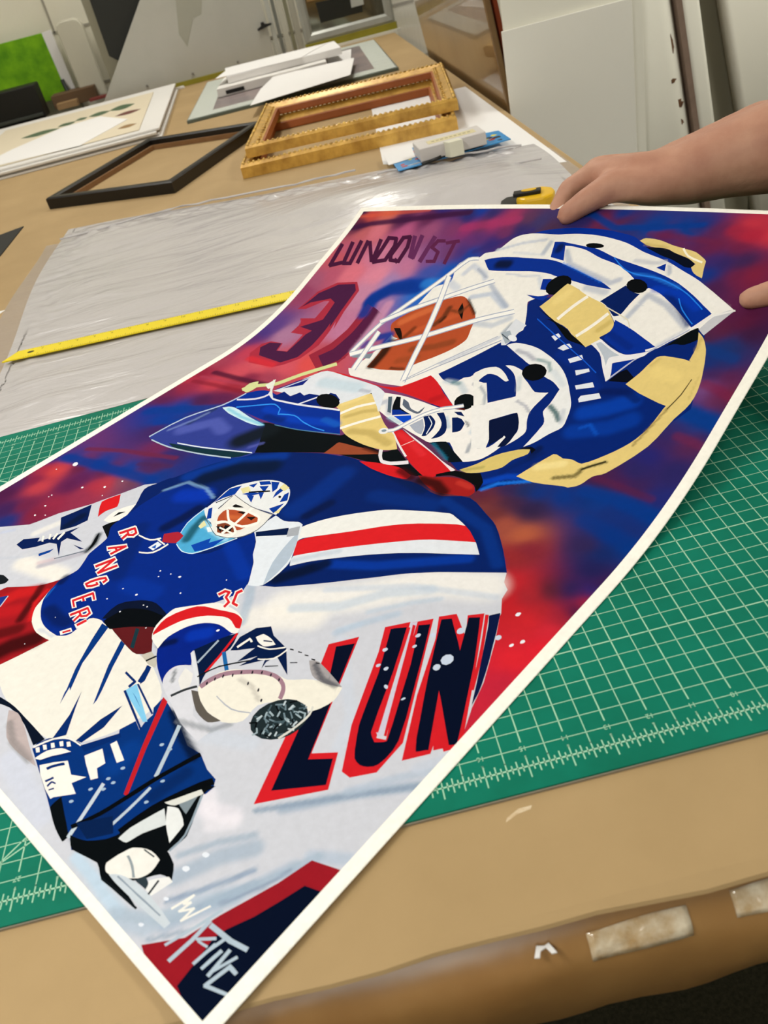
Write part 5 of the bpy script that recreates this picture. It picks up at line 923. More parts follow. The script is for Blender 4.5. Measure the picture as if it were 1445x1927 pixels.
p e0ca88 2164,2453 2170,2449 2182,2439 2193,2428 2203,2415 2213,2399 2222,2384 2231,2363 2240,2339 2248,2316 2256,2290 2264,2264 2270,2238 2275,2211 2277,2184 2276,2159 2271,2135 2263,2113 2255,2090 2247,2053 2239,2010 2228,1969 2206,1921 2179,1870 2157,1831 2148,1821 2135,1813 2125,1804 2118,1789 2113,1772 2106,1758 2097,1748 2087,1741 2077,1735 2072,1735 2066,1735 2060,1735 2032,1729 1995,1721 1961,1716 1933,1716 1903,1719 1890,1720 1902,1753 1928,1815 1948,1853 1959,1855 1975,1850 1990,1845 2001,1847 2012,1849 2023,1850 2036,1847 2050,1843 2062,1843 2079,1857 2099,1878 2117,1899 2135,1921 2151,1943 2165,1965 2175,1985 2183,2006 2190,2027 2194,2047 2197,2069 2199,2088 2201,2104 2202,2119 2205,2134 2211,2145 2219,2156 2224,2169 2228,2194 2231,2224 2232,2251 2229,2271 2224,2292 2219,2306 2210,2315 2197,2325 2190,2330 2190,2341 2189,2365 2187,2390 2179,2416 2169,2441
p 6a5a38 2233,2255 2233,2242 2231,2215 2229,2189 2223,2162 2216,2136 2213,2124 2216,2121 2220,2133 2227,2160 2233,2186 2235,2213 2236,2241 2237,2253
s 8c7644 9 70 2215,2122 2192,2022 2179,1961
s 5a5030 11 90 2132,1873 2097,1843 2073,1818
s 6a5c34 18 80 2075,1809 2070,1788 2011,1757
s efe0a6 33 60 1930,1782 2003,1824
s c2a864 12 60 2191,2380 2185,2427
s c8b070 7 50 2253,2265 2263,2171
p 4a4228 2130,1877 2123,1871 2108,1858 2095,1846 2085,1836 2076,1827 2072,1822 2077,1817 2081,1822 2090,1832 2099,1841 2112,1853 2127,1866 2134,1872
p d6c27c 1685,1674 1692,1683 1708,1703 1723,1724 1733,1744 1743,1764 1756,1782 1775,1802 1798,1820 1818,1834 1834,1841 1850,1846 1858,1848 1860,1844 1863,1834 1863,1826 1854,1813 1840,1798 1829,1783 1825,1769 1822,1753 1817,1739 1804,1724 1787,1709 1770,1695 1753,1685 1735,1676 1718,1671 1706,1671 1692,1673
s a8a060 15 60 1698,1677 1754,1717
p 0a1020 1815,1838 1822,1843 1837,1853 1850,1860 1861,1859 1873,1855 1878,1852 1877,1847 1875,1836 1874,1831 1870,1835 1862,1844 1858,1848 1847,1846 1826,1841
p dfca8c 1745,2855 1748,2858 1754,2865 1763,2869 1780,2868 1803,2865 1825,2860 1845,2853 1865,2845 1884,2837 1902,2831 1920,2826 1938,2821 1958,2815 1977,2810 1997,2802 2018,2788 2039,2773 2050,2763 2053,2753 2056,2737 2060,2721 2064,2707 2068,2692 2069,2685 2062,2689 2046,2696 2032,2705 2022,2714 2013,2726 2009,2731 2011,2735 2016,2743 2018,2747 2011,2752 1995,2763 1979,2773 1962,2780 1943,2787 1924,2794 1906,2802 1888,2812 1870,2818 1848,2821 1826,2822 1804,2826 1781,2835 1756,2848
p f2ecda 1935,2818 1942,2810 1957,2794 1973,2780 1999,2767 2027,2756 2041,2751 2039,2760 2026,2765 1998,2776 1974,2788 1961,2800 1947,2815 1941,2823
s c0a866 12 60 1779,2837 1871,2824
p e6e6e6 1461,2293 1467,2297 1480,2305 1495,2310 1518,2311 1544,2309 1569,2306 1589,2302 1608,2297 1628,2290 1651,2280 1676,2269 1700,2257 1724,2243 1747,2228 1767,2213 1784,2198 1800,2182 1815,2165 1830,2147 1843,2129 1856,2112 1867,2097 1877,2083 1885,2068 1891,2053 1896,2037 1900,2022 1904,2005 1908,1987 1908,1972 1901,1958 1890,1945 1880,1931 1871,1915 1863,1898 1854,1883 1844,1869 1832,1856 1827,1851 1828,1861 1830,1882 1831,1903 1832,1917 1833,1931 1833,1945 1834,1956 1834,1967 1830,1979 1821,1993 1808,2007 1799,2020 1798,2033 1801,2047 1803,2062 1803,2087 1802,2116 1802,2129 1794,2134 1778,2145 1761,2155 1745,2162 1727,2167 1709,2174 1692,2185 1675,2196 1658,2206 1643,2211 1628,2215 1613,2219 1594,2227 1573,2238 1551,2248 1517,2265 1479,2284
s 8fa5a8 15 80 1634,2246 1691,2238 1717,2204
s 3c6468 20 85 1811,2049 1849,2026 1876,1999
s b0b0bc 19 80 1524,2274 1579,2264 1619,2244
s c8d0d8 25 50 1734,2201 1803,2152
s b8bcc8 19 50 1869,2042 1890,1991
p e8e6e4 1519,2196 1525,2198 1539,2200 1554,2200 1574,2195 1597,2188 1611,2182 1617,2174 1622,2164 1630,2154 1639,2148 1649,2142 1659,2136 1677,2123 1698,2108 1714,2099 1734,2100 1757,2104 1768,2107 1765,2096 1760,2073 1755,2051 1752,2035 1751,2019 1751,2003 1756,1989 1762,1974 1769,1960 1778,1946 1787,1932 1792,1918 1792,1905 1788,1892 1784,1880 1776,1862 1766,1844 1762,1836 1763,1851 1763,1882 1762,1910 1757,1924 1749,1938 1739,1952 1727,1969 1713,1985 1706,1993 1698,1989 1682,1979 1666,1968 1648,1954 1630,1939 1622,1931 1633,1917 1657,1888 1678,1860 1689,1836 1697,1813 1701,1803 1688,1798 1664,1790 1651,1785 1613,1835 1544,1928 1506,1979 1516,1984 1538,1996 1560,2008 1577,2017 1593,2026 1609,2036 1627,2047 1644,2058 1652,2064 1647,2074 1634,2095 1620,2117 1606,2135 1592,2152 1575,2167 1554,2180 1530,2191
s a8a8b4 13 70 1672,2044 1717,2030 1747,2008
s b8c4cc 21 50 1613,2151 1642,2097
p e8e6e2 1407,2131 1410,2141 1421,2152 1433,2161 1448,2171 1465,2179 1481,2183 1497,2181 1513,2175 1529,2166 1549,2153 1568,2137 1577,2130 1569,2122 1551,2129 1520,2141 1493,2149 1476,2147 1461,2141 1452,2134 1451,2121 1453,2104 1455,2096 1465,2097 1483,2099 1492,2101 1510,2077 1543,2032 1561,2009 1549,2002 1527,1988 1515,1981 1488,2018 1437,2089
s 9aa0ac 13 70 1481,2076 1524,2047 1550,2003
p 0a1c44 1624,1930 1645,1946 1685,1976 1707,1992 1714,1985 1728,1969 1741,1952 1749,1938 1756,1924 1760,1909 1763,1886 1765,1860 1763,1839 1754,1829 1741,1823 1734,1820 1733,1835 1732,1862 1732,1876 1724,1862 1711,1835 1703,1820 1683,1848 1644,1901
p e6e4e4 1739,1818 1738,1824 1737,1837 1737,1849 1737,1859 1737,1870 1737,1874 1727,1879 1727,1874 1727,1864 1727,1853 1727,1841 1728,1828 1729,1822
p 0b1014 1703,2202 1710,2184 1707,2167 1695,2154 1675,2146 1652,2147 1629,2155 1612,2169 1604,2187 1607,2204 1620,2218 1640,2225 1664,2224 1686,2216
p dadce2 1422,2309 1414,2365 1419,2429 1487,2402 1473,2353 1471,2322 1456,2292 1438,2289
p aab2bc 1395,2349 1404,2354 1421,2362 1430,2367 1442,2355 1464,2334 1476,2323 1470,2316 1458,2304 1452,2298 1438,2311 1410,2336
p 5c646c 1404,2342 1417,2335 1441,2324 1456,2317 1464,2323 1473,2333 1478,2339 1472,2344 1468,2338 1458,2328 1454,2323 1442,2329 1418,2340 1405,2347
p e4e6ea 1490,2325 1489,2320 1484,2316 1475,2315 1464,2317 1453,2322 1445,2329 1440,2336 1441,2342 1446,2345 1455,2346 1466,2344 1477,2339 1485,2332
p e6e4e6 1805,2348 1812,2356 1824,2369 1831,2377 1842,2371 1864,2358 1886,2346 1908,2336 1931,2326 1951,2321 1965,2320 1977,2323 1988,2327 2007,2334 2027,2343 2036,2347 2036,2343 2034,2335 2031,2327 2024,2320 2014,2313 2004,2307 1979,2295 1949,2283 1935,2276 1940,2262 1951,2235 1958,2213 1957,2204 1953,2197 1951,2194 1942,2206 1921,2232 1902,2258 1889,2277 1876,2296 1862,2312 1840,2328 1817,2342
p bcc2cc 1825,2353 1828,2356 1834,2361 1841,2362 1856,2354 1879,2341 1900,2330 1917,2322 1934,2316 1941,2313 1933,2310 1918,2304 1908,2297 1909,2285 1913,2269 1915,2260 1910,2268 1897,2284 1884,2300 1862,2320 1837,2342
p 0a3a9a 1933,2274 2002,2305 1957,2222
p dfe3ea 1627,2362 1647,2381 1667,2367 1655,2343
p dfe3ea 1686,2310 1699,2329 1721,2338 1742,2322 1715,2302
p dfe3ea 1756,2267 1800,2294 1816,2275 1775,2250
p dfe3ea 1813,2221 1860,2238 1871,2225 1829,2200
p dfe3ea 1850,2156 1907,2182 1925,2162 1864,2140
p dfe3ea 1894,2102 1896,2117 1955,2141 1974,2121 1905,2088
p 1c62d0 1513,2438 1533,2427 1574,2404 1613,2382 1639,2367 1665,2353 1691,2339 1734,2315 1783,2289 1824,2266 1854,2248 1883,2230 1896,2222 1898,2226 1884,2234 1855,2252 1825,2270 1783,2293 1735,2320 1692,2343 1666,2357 1640,2372 1614,2387 1575,2408 1534,2432 1514,2443
p 3f4a98 315,1284 318,1317 328,1390 343,1459 364,1515 392,1567 424,1604 457,1614 501,1614 548,1610 625,1599 709,1583 749,1575 780,1537 839,1464 873,1415 867,1393 846,1369 819,1350 777,1333 725,1318 668,1305 605,1293 536,1283 474,1276 430,1274 383,1274 347,1275 334,1277 321,1282
s 1a2228 114 95 747,1448 793,1552
s 6a72c0 72 60 417,1385 511,1493 600,1467
s 2a3a48 28 50 400,1433 416,1566
s 8a98cc 17 60 356,1358 401,1468 414,1530
s 6c70b8 18 60 820,1431 850,1475
p 1c3c48 449,1293 484,1301 558,1317 629,1334 720,1361 817,1391 861,1404 854,1393 839,1370 817,1351 774,1336 719,1321 664,1308 614,1296 561,1286 517,1280 491,1283 463,1290
p cfe6ee 441,1588 448,1594 465,1606 489,1613 530,1608 580,1598 628,1588 677,1581 724,1575 746,1572 742,1568 732,1561 720,1556 701,1554 678,1553 654,1553 608,1557 554,1562 508,1568 482,1575 454,1583
s 6ac0da 19 60 478,1592 593,1573 737,1570
p 0a3a9c 435,1603 435,1624 437,1669 444,1709 458,1732 478,1751 498,1765 512,1771 530,1774 550,1774 607,1766 678,1754 739,1747 777,1750 812,1757 846,1764 897,1773 951,1783 976,1788 1010,1754 1072,1692 1106,1659 1069,1649 990,1628 915,1610 872,1604 827,1601 781,1598 740,1597 697,1597 652,1599 599,1603 544,1609 499,1612 471,1610 446,1605
s 0b50c8 54 60 657,1668 838,1658 1023,1707
s 0a2a70 47 60 709,1623 783,1633
s 2a74c8 37 50 964,1712 1041,1704
p b8c6dc 320,1282 323,1316 332,1388 348,1457 373,1508 404,1557 429,1602 441,1646 449,1694 452,1716 443,1720 440,1698 432,1651 419,1606 395,1562 364,1513 339,1462 323,1392 314,1319 310,1286
p dfe6ee 491,1308 517,1313 572,1324 625,1336 717,1362 819,1392 867,1406 860,1412 813,1398 711,1368 618,1342 565,1330 510,1319 484,1314
p bccbd8 350,1271 375,1270 429,1269 480,1271 541,1279 608,1291 670,1303 729,1318 786,1334 812,1342 804,1348 779,1341 722,1325 662,1310 601,1297 534,1286 473,1278 423,1276 369,1277 344,1278
p 5a86a8 790,1590 815,1593 868,1599 919,1607 992,1625 1071,1647 1108,1657 1103,1662 1067,1652 987,1630 914,1612 863,1604 810,1598 785,1595
p 3f96ea 507,1613 527,1626 568,1652 605,1675 623,1686 641,1697 659,1703 677,1700 700,1692 708,1689 713,1682 725,1666 737,1653 753,1659 785,1670 817,1676 841,1672 868,1663 896,1655 922,1651 947,1648 970,1646 994,1646 1017,1647 1027,1647 1022,1654 1012,1653 989,1652 966,1652 943,1654 918,1658 893,1662 866,1669 838,1679 811,1683 778,1677 746,1666 733,1660 733,1665 721,1681 713,1692 699,1698 674,1707 652,1711 633,1704 614,1693 596,1682 560,1659 518,1632 498,1620
p dcdce8 456,1657 472,1664 506,1679 535,1696 552,1712 564,1731 568,1750 555,1777 533,1806 521,1820 510,1820 522,1806 543,1779 555,1756 551,1739 539,1721 523,1705 494,1688 461,1673 445,1667
p dcdfe6 556,1783 562,1793 576,1814 589,1837 604,1869 621,1906 639,1937 653,1958 669,1978 693,1991 729,1993 770,1990 812,1986 880,1982 956,1977 1016,1971 1043,1963 1071,1952 1085,1945 1102,1916 1131,1866 1146,1840 1115,1862 1057,1904 1025,1927 1000,1899 956,1844 933,1813 917,1825 886,1848 870,1860 860,1852 837,1836 813,1820 784,1806 751,1793 717,1784 684,1784 648,1787 615,1790 590,1788 566,1785
s bcd0dc 70 60 743,1920 931,1937
s a6aaba 22 60 963,1928 1006,1931
p 0a2c7c 593,1743 613,1800 671,1783 692,1823 730,1811 743,1831 791,1837 833,1832 836,1869 868,1870 918,1845 927,1819 929,1793 854,1773 755,1750 663,1740
p e0e0ea 763,1748 791,1797 821,1845 813,1850 782,1803 754,1754
p 0c1214 935,1826 943,1807 938,1791 919,1780 891,1777 859,1781 829,1794 807,1811 797,1830 803,1847 823,1858 852,1861 885,1855 914,1843
p e0e2ea 563,1753 573,1748 594,1738 614,1730 636,1729 658,1731 679,1733 709,1736 743,1740 776,1745 851,1759 937,1776 978,1783 969,1793 928,1786 842,1770 766,1756 733,1751 699,1747 669,1744 648,1741 627,1740 608,1741 592,1746 574,1756 565,1761
p 1a2c84 553,1794 605,1886 646,1931 657,1871 604,1831
p cfd4e4 570,1791 609,1859 654,1925 647,1929 602,1864 563,1796
p d2d79e 415,1724 420,1732 431,1749 444,1765 456,1775 469,1784 483,1793 500,1802 519,1810 534,1823 552,1852 572,1888 595,1922 638,1968 689,2015 714,2036 692,2053 667,2032 615,1985 571,1938 547,1904 526,1868 508,1840 494,1829 476,1821 459,1812 444,1803 430,1794 417,1783 404,1767 393,1749 388,1740
p d4d8a4 400,1731 397,1742 391,1765 389,1785 398,1799 411,1811 418,1816 426,1807 443,1787 454,1769 454,1751 450,1733 445,1723 432,1724 411,1729
p dfe2e0 478,1854 487,1842 506,1816 528,1791 555,1768 582,1747 595,1738 602,1744 590,1753 564,1773 541,1793 521,1816 502,1841 494,1852
p e2e4dc 478,1805 479,1820 484,1847 486,1862 495,1851 513,1830 525,1812 526,1800 522,1790 519,1786 508,1791 488,1800
p e6e6ec 182,1009 192,1002 194,992 188,986 176,986 166,993 163,1003 170,1010
p e6e6ec 364,716 368,714 369,710 367,708 362,708 358,711 356,714 359,716
p e6e6ec 344,772 348,770 349,766 346,764 342,764 338,766 337,770 340,772
p e6e6ec 407,737 410,736 410,733 408,732 405,732 402,733 401,736 403,737
p e6e6ec 379,922 383,919 384,915 381,912 376,912 372,915 371,919 374,922
p e6e6ec 471,972 475,969 477,964 473,961 468,962 463,965 462,969 465,972
p e6e6ec 508,1031 511,1028 512,1025 510,1023 506,1023 502,1025 501,1029 504,1031
p e6e6ec 299,824 302,822 303,820 301,818 297,818 294,820 293,823 295,824
p e6e6ec 297,811 299,810 300,808 298,806 295,806 293,808 292,810 294,811
p e6e6ec 516,931 518,929 519,927 517,925 514,925 512,927 512,929 513,931
p e6e6ec 131,937 133,935 134,933 132,931 129,931 126,933 126,936 127,937
p e6e6ec 1164,672 1167,670 1167,666 1165,664 1161,663 1158,666 1158,669 1161,672
p e6e6ec 1093,663 1095,661 1095,659 1093,657 1091,657 1089,659 1089,661 1090,663
p e6e6ec 1135,785 1137,783 1138,781 1136,779 1133,779 1131,781 1131,783 1133,785
p e6e6ec 1155,764 1157,762 1157,760 1155,759 1153,759 1151,760 1151,762 1152,764
p e6e6ec 1087,604 1089,603 1090,600 1088,599 1085,599 1083,600 1083,602 1085,604
p e6e6ec 1184,594 1186,592 1186,590 1185,588 1182,588 1180,590 1180,592 1182,594
p e6e6ec 1230,654 1232,653 1232,651 1230,649 1228,649 1226,651 1226,653 1227,654
p e6e6ec 1248,656 1249,655 1250,653 1248,651 1246,651 1244,653 1244,655 1245,656
p e6e6ec 1329,598 1330,597 1330,594 1329,593 1327,593 1325,594 1325,596 1326,598
p e6e6ec 1025,334 1026,333 1027,332 1025,331 1023,331 1022,332 1022,333 1023,334
p e6e6ec 1003,456 1004,455 1005,454 1004,453 1002,453 1000,454 1000,455 1001,456
p e6e6ec 2264,1224 2266,1219 2265,1212 2261,1207 2257,1207 2254,1212 2256,1219 2260,1224
p e6e6ec 2332,1146 2335,1142 2334,1136 2330,1132 2326,1132 2324,1137 2324,1143 2328,1147
p e6e6ec 2315,1121 2317,1117 2316,1111 2312,1107 2309,1108 2307,1112 2308,1117 2311,1121
p e6e6ec 1226,804 1229,801 1229,798 1227,795 1223,795 1221,798 1220,801 1223,804
p e6e6ec 1183,794 1185,793 1186,791 1184,789 1182,789 1180,791 1179,793 1181,794
p e6e6ec 1383,875 1385,873 1385,871 1384,870 1382,870 1380,872 1380,874 1381,875
p e6e6ec 1223,802 1225,800 1225,797 1223,795 1220,795 1218,797 1218,800 1220,802
p e6e6ec 1546,719 1548,716 1548,711 1545,708 1541,708 1539,711 1539,715 1542,718
p e6e6ec 1295,755 1297,753 1298,750 1296,749 1293,749 1291,751 1290,753 1292,755'''
BGTXT = '''34,3049,3a2050 242,3040,d0705a 121,3002,c8584e 97,2943,4a1c48 386,2972,5a2854 559,2982,6a2e58 608,3039,3a2c78 849,3023,0a44a0 807,2990,3c2f70 248,2902,d07a88 153,2873,c06a70 436,2903,b8628a 602,2920,a05a80 766,2927,8a4470 921,2933,7a3a60 931,2857,5a3a78 144,2787,b8627c 119,2699,c2606c 387,2750,c8809c 634,2664,c07c9c 489,2602,d88ca0 305,2598,d67a8a 108,2537,a8607c 84,2460,9a4a6c 173,2579,b86078 600,2575,a888b4 790,2657,4a5aa8 904,2664,1c5cb4 948,2771,1a4aa0 742,2722,8a5a90 817,2767,7a4878 834,2543,2a70c4 485,2495,c48aa6 75,2150,5a4088 51,2088,6a3a78 104,2199,6a4a8c 219,2158,b080a0 133,1991,c04a60 333,1898,cc5a68 458,1938,d0606c 556,2018,d85a58 579,2103,b85868 446,1866,a84a60 347,1829,8a3050 566,2240,c080a0 33,1985,9a4468 39,1855,a84a60 51,1765,9a2c48 50,1686,b03a50 85,1623,9a3450 50,1571,7a3058 95,1502,6a2c58 128,1443,20409a 258,1499,16469c 293,1585,5a2a58 368,1640,6a2c58 221,1715,c04858 341,1738,a83848 257,1845,cc5a68 309,1925,d06870 245,1400,0e459c 295,1330,50306c 348,1399,1a4090 438,1233,7a3260 558,1217,40306c 675,1233,303a84 554,1155,5a305c 757,1272,1a3c90 632,1134,1a408c 40,972,28307c 83,926,b03848 117,841,8a2c50 129,957,c04850 134,932,d0504c 177,826,c04a54 62,787,5a2c60 76,731,5a2450 206,668,4a2a60 280,632,2a3a80 253,718,7a2c50 352,719,882c48 364,791,9a3450 310,901,6a2858 312,955,6a2c60 430,952,b03c50 455,981,b84450 433,885,9a3c58 506,1033,8a5468 563,1052,7a4a60 367,1035,6a2c54 227,1004,70284c 114,1011,0a3f90 290,1053,0a4498 453,1095,0c4498 513,1141,50306a 548,1176,6a305c 614,1103,0a4496 542,1209,2c3a84 61,551,3a3070 -100,467,7a2c50 799,2992,20387c 935,2998,2a3470 844,2922,a03c74 967,2948,b04070 1053,2968,a84068 1150,2968,6a4060 1220,2954,4a4070 1066,2894,7a3a68 923,2853,7a3c78 1037,2834,40347c 900,2783,5a3c80 1151,2913,3a3470 1300,2920,5a3a58 1444,2970,3c3470 1371,2999,2a3a80 1525,2971,80304c 1612,2959,6a3050 1587,3003,0a4090 1563,2936,6a3258 1646,2928,2a3c80 1768,2934,0a4694 1885,2939,0a4694 1948,2949,2a3c84 2027,2924,6a2f5c 2090,2927,8a3450 2151,2903,b83448 2118,2958,c84050 1934,2886,0a448e 1839,2889,6a2c60 1924,2860,7a2c54 1990,2862,6a2c58 2048,2834,742c54 2136,2826,782c50 2081,2760,4a3474 2084,2707,0e4090 2123,2762,3c306c 2184,2764,44305f 2133,2642,5a2c58 2191,2701,7a2c50 2234,2713,8a2c48 2245,2528,6a2a54 2216,2458,6a2c58 2293,2508,6a2648 2280,2405,20407c 2332,2462,4a2448 2222,2907,c84050 2334,2734,7a2c50 2238,2470,6a2a44 2209,2446,50304a 2253,2394,1a4084 2297,2401,2c3c74 2263,2329,1a3c80 2322,2328,2a3a78 2285,2281,4c2c60 2339,2291,6a2c54 2294,2222,8a6098 2333,2220,7a3060 2374,2213,7a3048 2337,2171,7a3a5c 2379,2161,6a2c48 2279,2170,6a3c80 2301,2125,0a4694 2346,2110,0a4694 2376,2127,10448c 2332,2060,0c4690 2295,2056,3a3878 2376,2046,40306a 2335,2013,6a305a 2273,2022,40306c 2268,1991,4a3068 2294,2191,7a5080 2344,2201,6a2c50 2406,2179,6a2a48 2302,2117,0a4694 2388,2082,0a4490 2319,2026,5a3060 2352,2014,6a2f50 2252,1940,30307c 2355,1901,38306c 2237,1865,38306c 2216,1800,5a2858 2277,1792,4c2c5c 2154,1808,5a2850 2364,1780,30347c 2281,1735,0a3f8c 2374,1713,0a3f8c 2206,1721,0a4490 2261,1675,203a80 2357,1649,24387c 2307,1598,0a3c88 2369,1582,0a3f88 2322,1529,1c3470 2337,1461,2c2a60 2392,1415,4a2450 2396,1343,b02c40 2270,1542,40305c 2238,1287,98323c 2280,1332,5a2c3c 2329,1365,2a2a60 2382,1391,20307c 2388,1301,3a2450 2301,1250,b03038 2362,1262,a83040 2365,1207,d03444 2299,1177,c8303a 2237,1212,b82c34 2388,1148,d82c3c 2355,1075,d8303c 2410,1045,c82c40 2382,1005,c03048 2198,1254,c02830 1874,1577,6a3038 1929,1603,503048 1957,1664,20386c 2024,1598,3a2c4c 1994,1515,a85a48 2075,1498,b8684a 1935,1545,7a3c3c 2110,1403,9a3438 2128,1450,8a3040 2180,1307,c03038 2237,1297,b83038 2240,1215,c82c34 2295,1215,d03038 1841,1602,6a3048 1895,1594,7a3c44 1885,1557,8a4a48 1971,1616,50304c 1905,1644,3a3060 2000,1671,0a3f8c 2019,1613,3c2c54 2090,1702,0a3f8c 2164,1719,0c3c84 2145,1784,4a2c58 2183,1770,3c3060'''
# ------------------------------------------------------------------ the hockey print
SP = [-4.40957537, -4.16001205, 0.67346566, 30.65551816, 16.50306886, 0.19594138, 0.1791654, 0.34737037, 0.34004598, 0.46740154, 0.13653219, -0.10725033, -0.35106018, 24.24092663]
PW, PL = SP[13], SP[3]
DKN = [0, 3, 6, 9, 12, 15, 18, 22.]
def sheet_pos(u, v):                                   # flat sheet bent over one slanting fold line
    dd_t = np.linspace(0, 24, 241); t = np.interp(dd_t, DKN, [0]+SP[6:13])
    c = np.r_[0, np.cumsum((np.cos(t[1:])+np.cos(t[:-1]))/2*np.diff(dd_t))]; s = np.r_[0, np.cumsum((np.sin(t[1:])+np.sin(t[:-1]))/2*np.diff(dd_t))]
    psi, phi = SP[5], SP[2]; n = (math.sin(psi), math.cos(psi)); dd = n[0]*(u-PW/2)+n[1]*(v-SP[4])
    dx = np.where(dd > 0, np.interp(dd, dd_t, c), dd); z = np.where(dd > 0, np.interp(dd, dd_t, s), 0)
    U = u+n[0]*(dx-dd); Vv = v+n[1]*(dx-dd); ev = (math.cos(phi), math.sin(phi)); eu = (math.sin(phi), -math.cos(phi))
    return np.stack([SP[0]+eu[0]*(U-PW)+ev[0]*Vv, SP[1]+eu[1]*(U-PW)+ev[1]*Vv, z+.035], -1)
AX0, AX1, AY0, AY1 = .42, PW-.37, .25, PL-.28
def clip(poly):
    for ax, lim, sg in ((0, AX0, 1), (0, AX1, -1), (1, AY0, 1), (1, AY1, -1)):
        out = []
        for i in range(len(poly)):
            a, b = poly[i-1], poly[i]; ia, ib = (a[ax]-lim)*sg >= 0, (b[ax]-lim)*sg >= 0
            if ia != ib:
                t = (lim-a[ax])/(b[ax]-a[ax]); out.append((a[0]+t*(b[0]-a[0]), a[1]+t*(b[1]-a[1])))
            if ib: out.append(b)
        poly = out
        if not poly: return poly
    return poly
layers = []
for ln in ART.strip().split('\n'):
    f = ln.split(' ')
    if f[0] == 'p':
        q = clip([tuple(float(x)/100 for x in s.split(',')) for s in f[2:]])
        if len(q) >= 3: layers.append(('p', lin(f[1]), np.array(q)))
    else: layers.append(('s', lin(f[1]), np.array([[float(x)/100 for x in s.split(',')] for s in f[4:]]), float(f[2])/100, float(f[3])/100))
bgs = [s.split(',') for s in BGTXT.split()]
bgp = np.array([[float(a)/100, float(b)/100] for a, b, c in bgs]); bgc = np.array([lin(c) for a, b, c in bgs])
vs, es = [], []
def addloop(q, closed=True):
    q = [(float(x), float(y)) for x, y in q]; d = []
    for i in range(len(q)):                             # short steps, so every outline follows the bend
        a, c = q[i], q[(i+1) % len(q)]; k = max(1, int(math.hypot(c[0]-a[0], c[1]-a[1])/.22))
        d += [(a[0]+(c[0]-a[0])*j/k, a[1]+(c[1]-a[1])*j/k) for j in range(k)]
    q = d; b = len(vs); vs.extend(Vector(p) for p in q); n = len(q)
    es.extend((b+i, b+(i+1) % n) for i in range(n if closed else n-1))
addloop([(0, 0), (PW, 0), (PW, PL), (0, PL)]); addloop([(AX0, AY0), (AX1, AY0), (AX1, AY1), (AX0, AY1)])
for L in layers:
    if L[0] == 'p': addloop(L[2])
GS = .08
rs = np.random.RandomState(1)
for i in range(int(PW/GS)+1):
    for j in range(int(PL/GS)+1):
        x, y = (i+.5*(j % 2))*GS, j*GS
        if x < PW-.04 and y < PL-.04 and x > .02 and y > .02: vs.append(Vector((x, y)))
r = geometry.delaunay_2d_cdt(vs, es, [], 0, 1e-4, False)
pv = np.array([[q.x, q.y] for q in r[0]]); pf = np.array([list(t) for t in r[2] if len(t) == 3])
cen = pv[pf].mean(1); ok = (cen[:, 0] > 0) & (cen[:, 0] < PW) & (cen[:, 1] > 0) & (cen[:, 1] < PL)
tri = pv[pf]; ar = (tri[:, 1, 0]-tri[:, 0, 0])*(tri[:, 2, 1]-tri[:, 0, 1])-(tri[:, 1, 1]-tri[:, 0, 1])*(tri[:, 2, 0]-tri[:, 0, 0])
pf[ar < 0] = pf[ar < 0][:, ::-1]; ok &= np.abs(ar) > 1e-8
pf = pf[ok]; cen = cen[ok]; NF = len(pf)
vcol = np.zeros((len(pv), 3))                           # painted ground: blend of the nearest sampled colours
for a in range(0, len(pv), 4000):
    d2 = ((pv[a:a+4000, None]-bgp[None])**2).sum(2)+.14; wgt = d2**-2.1; vcol[a:a+4000] = (wgt@bgc)/wgt.sum(1)[:, None]
C3 = vcol[pf].reshape(NF, 3, 3).copy(); XY = pv[pf]
def inside(poly, q):
    x, y = q[:, 0], q[:, 1]; m = np.zeros(len(q), bool); a = np.roll(poly, 1, 0)
    for (x0, y0), (x1, y1) in zip(a, poly):
        if y0 == y1: continue
        c = ((y0 > y) != (y1 > y)); m ^= c & (x < (x1-x0)*(y-y0)/(y1-y0)+x0)
    return m
art_area = (cen[:, 0] > AX0) & (cen[:, 0] < AX1) & (cen[:, 1] > AY0) & (cen[:, 1] < AY1)
for L in layers:
    lo, hi = L[2].min(0), L[2].max(0); pad = L[3] if L[0] == 's' else 0
    idx = np.nonzero((cen[:, 0] > lo[0]-pad-.3) & (cen[:, 0] < hi[0]+pad+.3) & (cen[:, 1] > lo[1]-pad-.3) & (cen[:, 1] < hi[1]+pad+.3))[0]
    if not len(idx): continue
    if L[0] == 'p': C3[idx[inside(L[2], cen[idx])]] = L[1]
    else:
        q = XY[idx].reshape(-1, 2); d = np.full(len(q), 1e9)
        for a, b in zip(L[2][:-1], L[2][1:]):
            ab = b-a; t = np.clip(((q-a)@ab)/max(ab@ab, 1e-9), 0, 1); d = np.minimum(d, np.hypot(*(q-a-t[:, None]*ab).T))
        t = np.clip((L[3]*.72-d)/(L[3]*.5), 0, 1); al = (t*t*(3-2*t)*L[4]).reshape(-1, 3, 1)
        C3[idx] = C3[idx]*(1-al)+np.array(L[1])*al
C3 = C3**np.array([1.21, 1.175, 1.17])
C3[~art_area] = lin('f3f0e6')
pos = sheet_pos(pv[:, 0], pv[:, 1])
base = pos.min(0); origin = np.array([SP[0], SP[1], 0.])
used = np.unique(pf); remap = -np.ones(len(pv), int); remap[used] = np.arange(len(used)); pf = remap[pf]; P3 = (pos[used]-origin)*IN
me = bpy.data.meshes.new('art_print'); me.from_pydata(P3.tolist(), [], pf.tolist()); me.update()
ca = me.color_attributes.new('paint', 'FLOAT_COLOR', 'CORNER'); ca.data.foreach_set('color', np.c_[C3.reshape(-1, 3), np.ones(NF*3)].astype(np.float32).ravel())
for f in me.polygons: f.use_smooth = True
